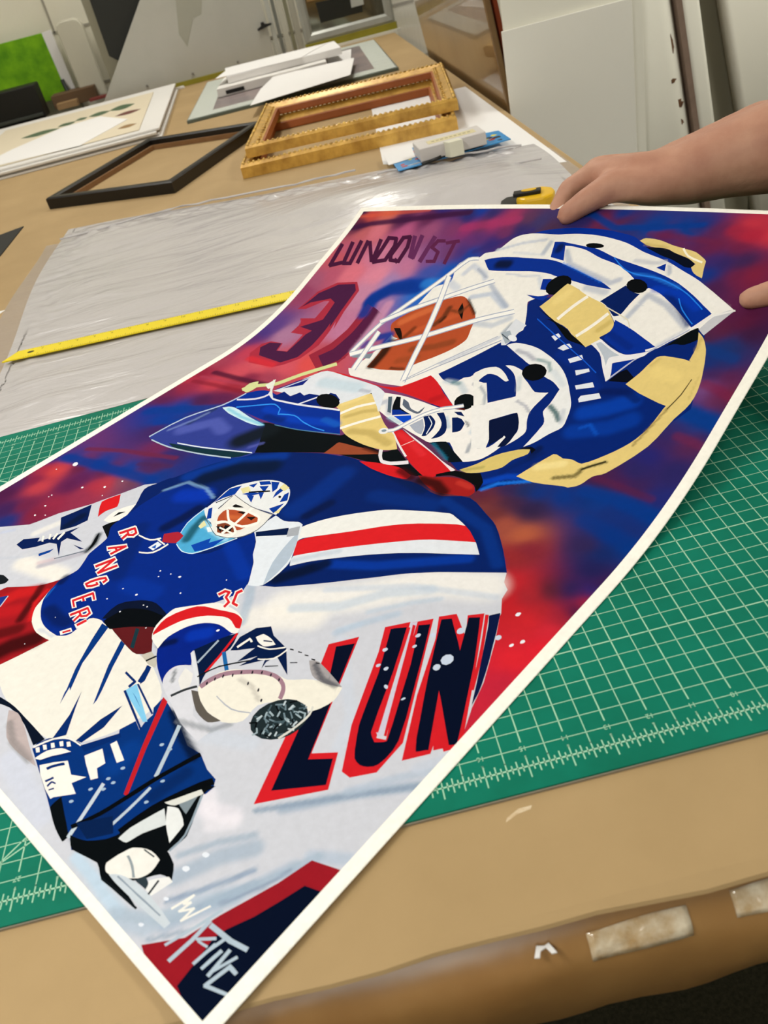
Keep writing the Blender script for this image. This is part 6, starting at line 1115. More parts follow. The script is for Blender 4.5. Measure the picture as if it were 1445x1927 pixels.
pm = bpy.data.materials.new('printed_paint'); pm.use_nodes = True; nt = pm.node_tree; b = nt.nodes['Principled BSDF']
at = nt.nodes.new('ShaderNodeVertexColor'); at.layer_name = 'paint'
tc = nt.nodes.new('ShaderNodeTexCoord'); n1 = nt.nodes.new('ShaderNodeTexNoise'); n1.inputs['Scale'].default_value = 160; n1.inputs['Detail'].default_value = 8; n1.inputs['Roughness'].default_value = .7
nt.links.new(tc.outputs['Object'], n1.inputs['Vector'])
mr = nt.nodes.new('ShaderNodeMapRange'); mr.inputs[1].default_value = .25; mr.inputs[2].default_value = .75; mr.inputs[3].default_value = .93; mr.inputs[4].default_value = 1.05
nt.links.new(n1.outputs['Fac'], mr.inputs[0]); mx = nt.nodes.new('ShaderNodeMix'); mx.data_type = 'RGBA'; mx.blend_type = 'MULTIPLY'; mx.inputs[0].default_value = 1
nt.links.new(at.outputs['Color'], mx.inputs[6]); nt.links.new(mr.outputs[0], mx.inputs[7]); nt.links.new(mx.outputs[2], b.inputs['Base Color'])
b.inputs['Roughness'].default_value = .65; b.inputs['Specular IOR Level'].default_value = .02
me.materials.append(pm); backm = mat('print_stock', 'f3f0e6', .6, .3); me.materials.append(backm)
pr = bpy.data.objects.new('art_print', me); col.objects.link(pr); pr.location = V(*origin)
tag(pr, 'large white-bordered hockey goalie print, one end lifted off the cutting mat', 'print')
s = pr.modifiers.new('thickness', 'SOLIDIFY'); s.thickness = .022*IN; s.offset = -1; s.material_offset = 1; s.material_offset_rim = 1

# ------------------------------------------------------------------ plastic bag, ruler and small things on the bench
def poly_xy(corners, s, t):                             # bilinear patch
    (a, b, c, d) = corners
    return tuple(a[i]*(1-s)*(1-t)+b[i]*s*(1-t)+c[i]*s*t+d[i]*(1-s)*t for i in (0, 1))
plastic = bpy.data.materials.new('clear_plastic'); plastic.use_nodes = True; nt = plastic.node_tree; b = nt.nodes['Principled BSDF']
b.inputs['Base Color'].default_value = (*lin('cac6c6'), 1); b.inputs['Roughness'].default_value = .17; b.inputs['Specular IOR Level'].default_value = .55; b.inputs['Alpha'].default_value = .86
tc = nt.nodes.new('ShaderNodeTexCoord'); mp = nt.nodes.new('ShaderNodeMapping'); mp.inputs['Scale'].default_value = (3, 11, 1); mp.inputs['Rotation'].default_value = (0, 0, .12)
n1 = nt.nodes.new('ShaderNodeTexNoise'); n1.inputs['Scale'].default_value = 2.2; n1.inputs['Detail'].default_value = 7; n1.inputs['Distortion'].default_value = .6
bp_ = nt.nodes.new('ShaderNodeBump'); bp_.inputs['Strength'].default_value = .42; bp_.inputs['Distance'].default_value = .012
nt.links.new(tc.outputs['Object'], mp.inputs[0]); nt.links.new(mp.outputs[0], n1.inputs['Vector']); nt.links.new(n1.outputs['Fac'], bp_.inputs['Height']); nt.links.new(bp_.outputs[0], b.inputs['Normal'])
film = plastic.copy(); film.name = 'thin_film'; film.node_tree.nodes['Principled BSDF'].inputs['Alpha'].default_value = .35
clearm = film.copy(); clearm.name = 'picture_glass'; q_ = clearm.node_tree.nodes['Principled BSDF']; q_.inputs['Alpha'].default_value = .12; q_.inputs['Roughness'].default_value = .03
pb = empty('plastic_bag', V(0, 0, TOP), 0, 'large clear plastic bag lying flat behind the green mat, under the yellow ruler', 'plastic bag')
BC = [(-17.0, 24.3), (17.4, 24.6), (17.3, 49.0), (-17.6, 58.6)]
def bagf(s, t):
    x, y = poly_xy(BC, s, t); x += .35*math.sin(t*7)*(s < .02)+.2*math.sin(t*9)*(s > .98); y += .3*math.sin(s*11)*(t > .98)
    ed = min(1, 12*min(s, 1-s, t, 1-t))
    z = .05+.05*math.sin(s*5+t*14)+.03*math.sin(s*23+t*9)+.25*math.exp(-((t-.86)/.10)**2)*(.6+.4*math.sin(s*9))+.9*math.exp(-((t-.78+.1*s)/.14)**2)*math.exp(-((s-.72)/.28)**2)
    k = math.exp(-((t-.95)/.05)**2)+.7*math.exp(-((s-.03)/.03)**2)
    z += k*.16*(math.sin(s*61+3*math.sin(t*40))*math.sin(t*97+2*math.sin(s*33))+.6*math.sin(s*143+t*71))
    if y < 36: z = min(z, .09)
    return x, y, .03+max(.0, z)*ed+.02*ed
o = link('top_film', sheet_grid(220, 150, bagf), plastic, pb, True)
def under(s, t):
    x, y = poly_xy([(-18.3, 24.4), (18.0, 24.4), (18.0, 47), (-18.9, 55.5)], s, t); return x+.3*math.sin(t*8)*(s < .5), y, .015
link('bottom_film', sheet_grid(20, 20, under), film, pb, True)
random.seed(8)
bm = bmesh.new()                                        # gathered folds at the far and left edges
for pts, r in (([(-17.3, 55, .3), (-9, 55.9, .25), (0, 53.5, .3), (6, 52.2, .42)], .07), ([(6.5, 49.5, .5), (11, 49.2, .55), (17, 47.3, .5)], .07), ([(7.5, 44.5, .5), (12, 44.2, .6), (17, 43.2, .5)], .06)):
    dense = []
    for a, c in zip(pts[:-1], pts[1:]):
        for k in range(8): dense.append(tuple(a[i]+(c[i]-a[i])*k/8+(random.uniform(-.05, .05) if i else 0) for i in range(3)))
    tube(bm, dense, r, 7)
link('fold', bm, plastic, pb, True)
# yellow ruler
ru = empty('ruler', V(-16.75, 33.35, 0.10), math.atan2(30.75-33.35, 24), 'long yellow ruler with slanted end lying on the plastic bag', 'ruler')
bm = nprism([(0, -.35), (24.5, -.35), (24.5, .72), (.62, .72)], 0, .07, .01); link('blade', bm, mat('ruler_yellow', 'e6cf10', .45, .4, noise=.06, nscale=14), ru)
bm = bmesh.new()
def rstrip(x, y0, y1, wd=.022): bm.faces.new([bm.verts.new((a*IN, c*IN, .0725*IN)) for a, c in ((x-wd, y0), (x+wd, y0), (x+wd, y1), (x-wd, y1))])
for k in range(10, 190):
    h = .22 if k % 8 == 0 else .15 if k % 4 == 0 else .09; rstrip(k/8, -.34, -.34+h, .012); rstrip(k/8, .71-h*.8, .71, .010)
for n in range(2, 24): text_bm(bm, str(n), .26, lambda a, c: (n+.12+a, .42+c, .0725))
link('scale_marks', bm, mat('ruler_ink', '5c500c', .6), ru)
bm = bmesh.new(); prism(bm, [(1.5+.2*math.cos(k*.4488), .22+.13*math.sin(k*.4488)) for k in range(14)], .05, .0735); link('hang_hole', bm, mat('hole_dark', '3a3312', .8), ru)

# a frame of four mitred bars, outline w x h, bar width b, cross-section profile list of (inset, z)
def frame_bm(w_, h_, prof):
    bm = bmesh.new(); rings = []
    for i, z in prof:
        rings.append([bm.verts.new((x*IN, y*IN, z*IN)) for x, y in ((i, i), (w_-i, i), (w_-i, h_-i), (i, h_-i))])
    n = len(rings)
    for k in range(n):
        A, B = rings[k], rings[(k+1) % n]
        for j in range(4): bm.faces.new((A[j], A[(j+1) % 4], B[(j+1) % 4], B[j])).material_index = 0
    bmesh.ops.recalc_face_normals(bm, faces=bm.faces[:]); return bm
bf = empty('picture_frame', V(-20.45, 67.2, TOP), math.atan2(-5.9, 11.6), 'empty thin black picture frame lying flat beside the gold frames', 'picture frame')
link('frame_moulding', frame_bm(13.0, 17.2, [(0, 0), (0, .85), (.12, .95), (.62, .95), (.72, .85), (.72, 0)]), mat('black_moulding', '15110e', .4, .45), bf)
link('inner_lip', frame_bm(13.0, 17.2, [(.72, .02), (.72, .42), (1.0, .42), (1.0, .02)]), mat('raw_wood', '8a6540', .7, noise=.2, nscale=30), bf)
# gold frames
gold = mat('gold_leaf', 'e0b254', .34, .5, metal=.2, noise=.4, nscale=35, bump=.25, bscale=90, second='a87c30')
goldrib = mat('gold_ornament', 'f0c664', .3, .5, metal=.3, noise=.5, nscale=60, bump=.5, bscale=120, second='6e4a18')
inner = mat('frame_sight', 'a0551c', .5, .4, noise=.25, nscale=20)
raww = mat('frame_back', 'b98a4a', .6, .3, noise=.25, nscale=30)
def gold_frame(loc, rz, label):
    t = empty('picture_frame', loc, rz, label, 'picture frame', 'gold frames'); W_, H_ = 17.35, 16.3
    link('frame_moulding', frame_bm(W_, H_, [(0, 0), (0, .62), (.10, .78), (.22, .80), (.5, .72), (.85, .60), (1.15, .52), (1.15, .30), (1.15, 0)]), gold, t)
    link('sight_edge', frame_bm(W_, H_, [(1.15, .02), (1.15, .50), (1.32, .46), (1.4, .1), (1.4, .02)]), inner, t)
    bm = bmesh.new(); random.seed(5)                    # carved leaf beads along the outer lip and corners
    for side in range(4):
        ln = (W_, H_)[side % 2]
        for k in range(int(ln/.42)):
            q = .3+k*.42; x, y = [(q, .22), (W_-.22, q), (W_-q, H_-.22), (.22, H_-q)][side]
            bmesh.ops.create_icosphere(bm, subdivisions=1, radius=.17*IN, matrix=Matrix.Translation((x*IN, y*IN, .76*IN)) @ Matrix.Scale(.75, 4, (0, 0, 1)))
            if k % 2 == 0 and side % 2 == 1:
                for off in (.55, .9):
                    xx, yy = [(q, off), (W_-off, q), (W_-q, H_-off), (off, H_-q)][side]
                    bmesh.ops.create_icosphere(bm, subdivisions=1, radius=random.uniform(.12, .2)*IN, matrix=Matrix.Translation((xx*IN, yy*IN, .62*IN)) @ Matrix.Scale(.5, 4, (0, 0, 1)))
    link('carved_trim', bm, goldrib, t, True)
    bm = frame_bm(W_-.3, H_-.3, [(0, 0), (0, .02), (1.1, .02), (1.1, 0)]); link('backing_strip', bm, raww, t).location = (.15*IN, .15*IN, -.012*IN)
    return t
g1 = gold_frame(V(-3.15, 60.0, TOP+.02), math.atan2(-2.2, 17.5), 'ornate gold picture frame lying on the bench, the lower one of two')
g1.scale = (1, 1, 1.35)
g2 = gold_frame(V(-2.45, 61.0, 1.10), math.atan2(-2.3, 17.1), 'ornate gold picture frame resting on top of another gold frame'); g2.scale = (.985, .985, 1.15)

# papers under and around the gold frames
def flat_sheet(name, pts, z, m, label, cat, th=.02, group=None):
    cx, cy = sum(p[0] for p in pts)/len(pts), sum(p[1] for p in pts)/len(pts)
    o = link(name, nprism([(x-cx, y-cy) for x, y in pts], 0, th), m); o.location = V(cx, cy, z); return tag(o, label, cat, group)
pg = flat_sheet('paper_sheet', [(17.95, 72.6), (9.2, 73.5), (7.4, 53.6), (15.4, 44.2), (17.85, 42.9)], TOP+.004, paper, 'big white paper sheet under the gold frames, at the right edge of the bench', 'paper')
flat_sheet('paper_sheet', [(-1.9, 84.6), (9.0, 87.2), (10.6, 97.5), (1.2, 99.6), (-.6, 93)], 1.0, paper, 'white paper sheet with a ragged corner just behind the gold frames', 'paper')
flat_sheet('black_card', [(-27, 54.0), (-22.3, 56.0), (-22.0, 63.4), (-27, 61)], TOP+.01, mat('black_card', '1c1c1a', .7), 'black card corner at the left edge, below the black frame', 'card', .06)
flat_sheet('paper_strip', [(-24, 40.4), (-19.3, 41.9), (-18.9, 42.6), (-19.6, 42.8), (-24, 41.4)], TOP+.01, paper, 'thin white paper strip on the kraft paper left of the plastic bag', 'paper', .02)
# mat board stack with a botanical print on top
boardm = mat('mat_board', 'dedbd6', .75, .2, noise=.04, nscale=3)
BD = [(-36.5, 86.5, -11.7, 116.5), (-36.2, 86.9, -11.9, 117.0), (-36.8, 86.4, -12.2, 116.8), (-36.4, 87.1, -11.8, 116.9)]
for i, (x0, y0, x1, y1) in enumerate(BD):
    o = link('mat_board', nprism([(0, 0), (x1-x0, 0), (x1-x0, y1-y0), (0, y1-y0)], 0, .2, .015), boardm); o.location = V(x0, y0, TOP+.02+i*.235)
    tag(o, ['white mat board at the bottom of the stack left of the grey sheet', 'white mat board, second from the bottom of the left stack', 'white mat board, third from the bottom of the left stack', 'white mat board on top of the left stack, under the botanical print'][i], 'board', 'white mat boards in the left stack')
bz = TOP+.02+4*.235
bo = empty('botanical_print', V(-34.5, 88.4, bz), 0, 'cream botanical print with green and red leaves on the white board stack', 'print')
link('print_sheet', nprism([(0, 0), (20.4, 0), (20.0, 25.0), (0, 25.4)], 0, .05), mat('cream_stock', 'd9cdb4', .8, .2, noise=.06, nscale=2), bo)
bm = bmesh.new()
def leaf(x, y, l, wd, a, mi):
    pts = [(t*l, wd*math.sin(math.pi*t)*(1 if s else -1)) for s in (0, 1) for t in ([k/8 for k in range(9)] if not s else [k/8 for k in range(7, 0, -1)])]
    prism(bm, [(x+p*math.cos(a)-q*math.sin(a), y+p*math.sin(a)+q*math.cos(a)) for p, q in pts], .05, .058, 0, mi)
LM = [mat('leaf_green', '51684a', .8, noise=.3, nscale=40), mat('leaf_red', '6e4038', .8, noise=.3, nscale=40), mat('leaf_brown', '8f7048', .8)]
for L in ((4.2, 15.2, 4.9, 1.5, .0, 0), (8.6, 16.4, 2.4, 1.2, .5, 0), (10.6, 17.8, 1.6, 1.0, .3, 0), (12.2, 18.3, 2.8, 1.5, .1, 0), (14.8, 18.7, 3.3, 1.9, .15, 0), (16.2, 13.2, 3.2, 1.2, .15, 1), (7.8, 5.4, 2.0, 1.2, .6, 1), (17.6, 3.9, 2.2, 1.0, .2, 2)):
    bm = bmesh.new(); leaf(*L[:5], 0); bmesh.ops.recalc_face_normals(bm, faces=bm.faces[:]); link('leaf', bm, LM[L[5]], bo)
flat_sheet('paper_sheet', [(-33.5, 89.5), (-20.5, 88.0), (-16.2, 97.0), (-20.5, 104.5), (-25.0, 103.6), (-30, 97)], bz+.065, paper, 'white paper sheet lying on the botanical print', 'paper')
# glazed picture and parcels behind the gold frames
gp = empty('glazed_picture', V(-9.2, 90.4, TOP), math.atan2(-1, 23.5), 'framed glass picture with white mat and dark photo, flat behind the gold frames', 'picture')
link('backing', nprism([(0, 0), (23.6, 0), (23.2, 24.5), (.6, 24.5)], 0, .32, .02), mat('glass_edge', '59645c', .3, .5), gp)
link('mat_window', nprism([(.15, .3), (23.4, .3), (23.1, 24.3), (.7, 24.3)], .325, .36), mat('window_mat', 'cfd6cc', .6, .3), gp)
link('photo', nprism([(2.8, 2.6), (21.2, 2.6), (21.0, 22), (3.0, 22)], .365, .38), mat('photo_tone', '9c8580', .4, .4, noise=.6, nscale=7, second='5e5a60'), gp)
link('glass', nprism([(.1, .2), (23.5, .2), (23.1, 24.4), (.6, 24.4)], .39, .42), clearm, gp)
o = link('white_strip', nprism([(0, 0), (3.0, 0), (4.6, 13.5), (1.6, 13.6)], 0, .05), paper); o.location = V(6.9, 96.2, .32); tag(o, 'white card strip across the glazed picture, right of the white parcels', 'card')
pc = empty('parcel', V(-5.7, 99.3, .32), math.atan2(-.6, 13), 'flat white box under a sheet of paper, on the glazed picture', 'box')
link('carton', nprism([(0, 0), (13.2, .2), (13.0, 7.6), (.5, 8.0)], 0, .9, .05), boardm, pc)
link('dark_slot', nbox(1.0, -.03, .15, 3.2, .06, .55, 0), black, pc)
pc2 = empty('parcel', V(-4.2, 101.0, 1.26), math.atan2(-.5, 13), 'topmost thin white box with paper on the glazed picture', 'box')
link('carton', nprism([(0, 0), (13.8, .3), (13.4, 6.8), (-.6, 7.6)], 0, .75, .04), paper, pc2)
link('loose_sheet', nprism([(-1.4, .4), (9, -.2), (12.5, 6.4), (.2, 7.2)], .77, .80), paper, pc2)
# comic-patterned card, white box and strap right of the gold frames
cc = empty('printed_card', V(7.9, 48.7, .40), 0, 'blue and red patterned printed card lying by the gold frames', 'card')
CQ = [(0, 0), (8.1, .6), (8.0, 3.6), (-.1, 5.6)]
link('card_sheet', nprism(CQ, 0, .06), mat('comic_blue', '3a92d0', .4, .4, noise=.25, nscale=25), cc)
CM = [mat('comic_red', 'b0453e', .5), mat('comic_yellow', 'd8c850', .5), mat('comic_black', '1a1a24', .5)]
random.seed(6); bm = bmesh.new()
for k in range(44):
    u_, v_ = random.uniform(.05, .95), random.uniform(.05, .8); x, y = poly_xy(CQ, u_, v_); n = random.randint(4, 7); rr = random.uniform(.18, .36)
    prism(bm, [(x+rr*random.uniform(.6, 1.2)*math.cos(i*6.283/n), y+rr*random.uniform(.6, 1.2)*math.sin(i*6.283/n)) for i in range(n)], .06, .066, 0, (0, 0, 0, 1, 2, 0)[k % 6])
bmesh.ops.recalc_face_normals(bm, faces=bm.faces[:]); link('pattern', bm, CM, cc)
flat_sheet('paper_sheet', [(7.5, 50.6), (9.5, 50.9), (9.8, 54.6), (7.6, 54.3)], .48, paper, 'small white paper tucked under the left of the white long box', 'paper')
wx = empty('label_box', V(9.55, 48.75, .60), .03, 'small white long box with cream label on the patterned card', 'box')
link('carton', nbox(0, 0, 0, 4.7, 2.3, .85, .06), mat('grey_carton', 'cbc6c2', .5, .4), wx)
bm = bmesh.new(); prism(bm, [(.8, .6), (4.2, .6), (4.2, 1.5), (.8, 1.5)], .85, .862); bmesh.ops.recalc_face_normals(bm, faces=bm.faces[:]); lb = link('label', bm, mat('cream_label', 'cfc49a', .6), wx)
for k in range(9):
    bm = bmesh.new(); x = 1.1+k*.32; prism(bm, [(x, .95), (x+.2, .93), (x+.22, 1.15), (x+.02, 1.17)], .862, .868); bmesh.ops.recalc_face_normals(bm, faces=bm.faces[:]); link('print_mark', bm, mat('faded_ink', 'a0967a', .6), lb)
link('strap', nprism([(2.0, -.5), (2.95, -.55), (2.8, .1), (1.7, .1)], -.1, .9, .03), mat('cream_strap', 'dcdac6', .4), wx)
bm = bmesh.new(); tube(bm, [(0, 0, 0), (.7, .18, .02), (1.4, .42, .05)], .12, 8)
o = link('marker_pen', bm, black, None, True); o.location = V(9.5, 48.1, .62); tag(o, 'short black pen in front of the white long box', 'pen')
# tape measure
tm = empty('tape_measure', V(13.2, 35.15, .1), -.35, 'yellow and black tape measure lying just behind the lifted print', 'tape measure')
link('case', nprism([(-.1, -1.0), (1.0, -1.0), (1.42, -.6), (1.5, 0), (1.3, .6), (.8, .95), (-.3, .95), (-.6, .5), (-.6, -.6)], 0, 1.0, .14), mat('case_yellow', 'e2b416', .35, .5), tm)
link('grip', nprism([(-1.5, -.85), (-.55, -.95), (-.5, .9), (-1.3, .8), (-1.55, .3)], .02, .72, .1), mat('rubber_black', '17170f', .6), tm)
clp = link('clip', nprism([(-.75, -.5), (.75, -.42), (.75, .1), (-.75, .05)], 1.0, 1.22, .05), black, tm)
bm = bmesh.new(); prism(bm, [(.1+.42*math.cos(k*.5236), -.16+.2*math.sin(k*.5236)) for k in range(12)], 1.22, 1.245); bmesh.ops.recalc_face_normals(bm, faces=bm.faces[:]); link('badge', bm, MATS['case_yellow'], clp)

# ------------------------------------------------------------------ things leaning at the far end of the bench
def upright(name, pts, y, th, m, label, cat, group=None, parent=None, bev=.02):   # outline in (x,z), standing in the plane y
    bm = bmesh.new(); prism(bm, pts, 0, th, bev); bmesh.ops.recalc_face_normals(bm, faces=bm.faces[:])
    bmesh.ops.rotate(bm, verts=bm.verts[:], cent=(0, 0, 0), matrix=Matrix.Rotation(math.pi/2, 3, 'X'))
    o = link(name, bm, m, parent); o.location = V(0, y+th, 0) if parent is None else (0, (y+th)*IN, 0)
    if parent is None and label: tag(o, label, cat, group)
    return o
greym = mat('grey_sheet', 'b2b0a8', .42, .45, noise=.10, nscale=2.5, second='a2a298')
gs = empty('acrylic_sheet', V(0, 119, TOP), 0, 'big grey translucent acrylic sheet leaning at the far end of the bench', 'sheet')
upright('panel', [(-22.6, .05), (1.95, .05), (1.95, 20), (-5.0, 20)], .3, .25, greym, None, None, None, gs)
upright('edge_band', [(-13.4, 0.02), (1.95, .02), (1.95, .62), (-12.9, .62)], -.02, .3, mat('olive_tape', '8c8420', .6, noise=.15, nscale=20), None, None, None, gs)
for x in (-15.8, -9.4, -3.1):
    bm = bmesh.new(); tube(bm, [(x, .28, 1.2), (x, .1, 1.2)], .16, 8); link('peg', bm, mat('peg_grey', '77756e', .4), gs)
upright('stain', [(-9.6, 6.0), (-9.0, 4.4), (-8.3, 5.6), (-7.2, 7.4), (-6.0, 7.6), (-4.8, 10.6), (-8.5, 10.6)], .27, .02, mat('sheet_smear', '9a998c', .6), None, None, None, gs)
upright('corner_board', [(-14.2, -.05), (-10.8, -.05), (-10.9, .25), (-14.2, .2)], 117.2, .2, paper, 'narrow white board edge at the foot of the grey sheet', 'board')
upright('gap_shade', [(-19.6, 5.4), (-13, -.1), (-9, -.1), (-9, 22), (-19.4, 22)], 121.2, .5, mat('gap_shade', '1c1e1a', .5), 'dark sheet standing in for the shaded gap between the grey sheet and the wall', 'panel')  # dark sheet painted in for the shade of the gap here
upright('grey_board', [(-20.9, -.1), (-18.8, -.1), (-18.8, 24), (-20.9, 24)], 123, .6, mat('board_grey', '97937f', .6), 'narrow grey-beige board on edge left of the dark shaded gap', 'board')
# leaning strips between the grey sheet and the silver frame
for i, (x0, x1, h, y, hexc, lb) in enumerate([(2.3, 2.9, 19, 119.4, 'a9aaa2', 'pale grey strip standing right against the grey sheet'), (3.1, 3.55, 18, 119.9, '6f716a', 'dark grey strip, second right of the grey sheet'), (3.75, 4.5, 20, 120.2, 'b4b2a4', 'pale strip, third right of the grey sheet'), (4.7, 5.2, 19, 120.5, '7d7b62', 'olive strip, fourth right of the grey sheet'), (5.4, 6.2, 18, 120.8, 'a5a192', 'beige strip against the silver frame')]):
    upright('moulding_strip', [(x0, .0), (x1, .0), (x1+.1, h), (x0+.1, h)], y, .5, mat('strip'+hexc, hexc, .45, .4), lb, 'moulding', 'moulding strips between sheet and frame')
cl = link('spring_clip', nprism([(-.1, 0), (1.9, .35), (1.9, .55), (1.0, .55), (.9, .9), (.5, .85), (.5, .45), (-.1, .25)], 0, .35, .03), black); cl.rotation_euler = (math.pi/2, 0, 0); cl.location = V(.7, 119.1, 4.0); tag(cl, 'small black clip on the right edge of the grey sheet', 'clip')
# silver framed mirror
mf = empty('silver_frame', V(6.4, 118.6, TOP), 0, 'silver framed mirror standing at the far end of the bench, olive band below', 'mirror')
silver = mat('silver', 'a3a49c', .35, .5, metal=.3, noise=.15, nscale=20)
def up_frame(w_, h_, prof, m, parent, name):
    bm = frame_bm(w_, h_, prof); bmesh.ops.rotate(bm, verts=bm.verts[:], cent=(0, 0, 0), matrix=Matrix.Rotation(math.pi/2, 3, 'X')); return link(name, bm, m, parent)
up_frame(12.4, 15, [(0, -.8), (0, .0), (.3, .12), (.9, .05), (1.2, -.2), (1.2, -.8)], silver, mf, 'frame_moulding').location = (0, 0, 1.15*IN)
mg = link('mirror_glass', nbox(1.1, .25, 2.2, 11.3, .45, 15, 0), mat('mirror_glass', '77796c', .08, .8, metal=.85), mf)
upright('dark_reflection', [(2.6, 3.2), (8.4, 3.2), (8.6, 5.4), (2.5, 5.6)], .16, .06, mat('reflection_dark', '14160f', .4), None, None, None, mg)  # dark, tan and pale shapes are painted-in reflections of the room
upright('shelf_reflection', [(1.4, 5.9), (8.9, 5.7), (9.0, 6.9), (1.4, 7.3)], .14, .08, mat('reflection_tan', '8d6b3c', .5, noise=.3, nscale=30), None, None, None, mg).name = 'mirror_shelf_reflection'
upright('white_reflection', [(7.0, 4.0), (8.7, 4.0), (8.8, 5.3), (7.1, 5.3)], .10, .05, mat('reflection_white', 'a9aaa4', .5), None, None, None, mg)
link('foot_band', nbox(-.1, -.25, .35, 12.55, .8, 1.15, .02), MATS['olive_tape'], mf); link('foot_board', nbox(-.2, -.6, .0, 12.9, .2, .34, .02), white_board, mf)
# left side clutter near the wall
grn = empty('green_picture', V(-43.5, 133.4, TOP), 0, 'bright green grassy picture leaning against the block wall', 'picture')
upright('canvas', [(0, .9), (14.2, .9), (13.9, 9.4), (0, 9.4)], 0, .4, mat('green_grass', '86c01c', .7, .2, noise=.6, nscale=14, second='4f8a12'), None, None, None, grn)
upright('white_edge', [(14.2, .85), (15.6, .85), (15.3, 9.5), (13.9, 9.4)], .05, .35, paper, None, None, None, grn)
bk = empty('black_case', V(-41, 124.5, TOP), 0, 'black case standing in front of the green picture', 'case')
link('body', nbox(0, 0, 0, 9.6, 3.2, 4.3, .15), mat('case_black', '161612', .5, .3), bk); link('lip', nbox(2.4, -.4, .35, 9.4, 0.02, .75, .05), mat('lip_grey', '3c403a', .4), bk)
o = link('white_carton', nbox(0, 0, 0, 7, 3, 3.6, .1), white_board); o.location = V(-46, 119.2, TOP+.01); tag(o, 'white carton at the left edge in front of the black case', 'box')
o = link('cardboard_box', nbox(0, 0, 0, 6.4, 3, 1.75, .06), mat('brown_card', '6b5238', .8, noise=.15, nscale=10)); o.location = V(-31.0, 129.5, TOP+.01); tag(o, 'low brown cardboard box between the black case and the white post', 'box')
o = link('wood_block', nbox(0, 0, 0, 3.0, 1.3, .85, .05), mat('pale_wood', 'a8865c', .7, noise=.2, nscale=20)); o.location = V(-30.2, 127.6, TOP+.01); tag(o, 'pale wood block in front of the low cardboard box', 'wood block')
bm = bmesh.new(); prism(bm, [(-26.9, 0), (-23.4, 0), (-23.3, 9.2), (-23.6, 9.9), (-24.3, 10.3), (-26.2, 10.3), (-26.9, 9.9), (-27.1, 9.2)], 0, 1.4, .25); bmesh.ops.recalc_face_normals(bm, faces=bm.faces[:])
bmesh.ops.rotate(bm, verts=bm.verts[:], cent=(0, 0, 0), matrix=Matrix.Rotation(math.pi/2, 3, 'X')); o = link('white_post', bm, mat('post_white', 'cfcbb8', .5, noise=.05, nscale=6)); o.location = V(0, 132.8, TOP); tag(o, 'rounded white board standing against the block wall right of the green picture', 'board')
bm = bmesh.new(); tube(bm, [(-28.6, 131.5, .1), (-29.1, 132.5, 3.2)], .3, 10); o = link('black_rod', bm, mat('rod_dark', '2c302c', .5)); o.location = (0, 0, (ZT+TOP)*IN); tag(o, 'short dark rod leaning behind the low cardboard box', 'rod')
o = link('red_scrap', nprism([(0, 0), (2.6, .3), (2.7, .9), (.2, .7)], 0, .4, .05), mat('scrap_red', '8c4038', .7)); o.location = V(-25.6, 128.2, TOP); tag(o, 'small dull red scrap at the foot of the rounded white board', 'scrap')

# ------------------------------------------------------------------ right of the bench
brown = mat('brown_wrap', '94774e', .3, .5, noise=.25, nscale=2.2, bump=.5, bscale=7, second='6f5230', coat=.5)
def standing(name, x0, y0, z0, x1, y1, z1, m, label, cat, bev=.1, group=None, nx=0):
    o = link(name, nbox(0, 0, 0, x1-x0, y1-y0, z1-z0, bev), m); o.location = V(x0, y0, z0); return tag(o, label, cat, group)
FL = -ZT
wp_ = standing('wrapped_panel', 22.75, 61.0, FL, 23.3, 95.8, 24, brown, 'tall brown kraft-wrapped panel leaning along the right of the bench', 'panel', .1); wp_.rotation_euler = (0, -.112, 0)
def wrapf(s, t): return (18.9+.25*math.sin(t*9+s*5)-.3*math.sin(math.pi*s), 96.2+s*21, FL+.05+t*(ZT+20))
o = link('plastic_wrap', sheet_grid(24, 24, wrapf), film, None, True); o.location.z = ZT*IN; tag(o, 'hazy clear plastic sheet hanging behind the brown wrapped panel', 'plastic sheet')
standing('orange_panel', 23.6, 62.5, FL, 24.0, 78, 26, mat('dull_orange', 'c05a34', .6), 'dull orange panel just showing behind the brown wrapped panel', 'panel').rotation_euler = (0, -.108, 0)
whitep = mat('foam_board_white', 'eceadf', .55, .3, noise=.04, nscale=2)
standing('foam_board', 18.75, 59.75, FL, 28.9, 59.95, 5.45, whitep, 'white foam board standing right of the bench, lower front one', 'board', .03)
standing('foam_board', 18.95, 60.0, FL, 29.8, 60.15, 20, mat('foam_board_back', 'eae8da', .5, .35, noise=.04, nscale=2), 'tall white foam board right of the bench, behind the lower one', 'board', .03)
glossw = mat('gloss_enamel', 'eceadc', .12, .6, noise=.04, nscale=2, coat=.4)
fr = empty('metal_panel', V(38.7, 60.35, FL), 0, 'glossy white metal panel leaning right of the foam boards, rust stains near its edge', 'panel'); fr.rotation_euler = (0, -.149, 0)
def rounded_panel(x0, x1, z0, z1, r, dpt):               # upright panel whose vertical edges are rolled back
    bm = bmesh.new(); prof = [(x0, dpt)]+[(x0+r-r*math.cos(a*math.pi/12), r-r*math.sin(a*math.pi/12)) for a in range(0, 7)]+[(x1-r+r*math.sin(a*math.pi/12), r-r*math.cos(a*math.pi/12)) for a in range(0, 7)]+[(x1, dpt)]
    A = [bm.verts.new((x*IN, y*IN, z0*IN)) for x, y in prof]; B = [bm.verts.new((x*IN, y*IN, z1*IN)) for x, y in prof]; n = len(prof)
    for i in range(n): bm.faces.new((A[i], A[(i+1) % n], B[(i+1) % n], B[i]))
    bm.faces.new(A[::-1]); bm.faces.new(B); bmesh.ops.recalc_face_normals(bm, faces=bm.faces[:]); return bm
link('face', rounded_panel(-8.5, 0, 1.6, 62, 1.6, 1.9), glossw, fr, True)
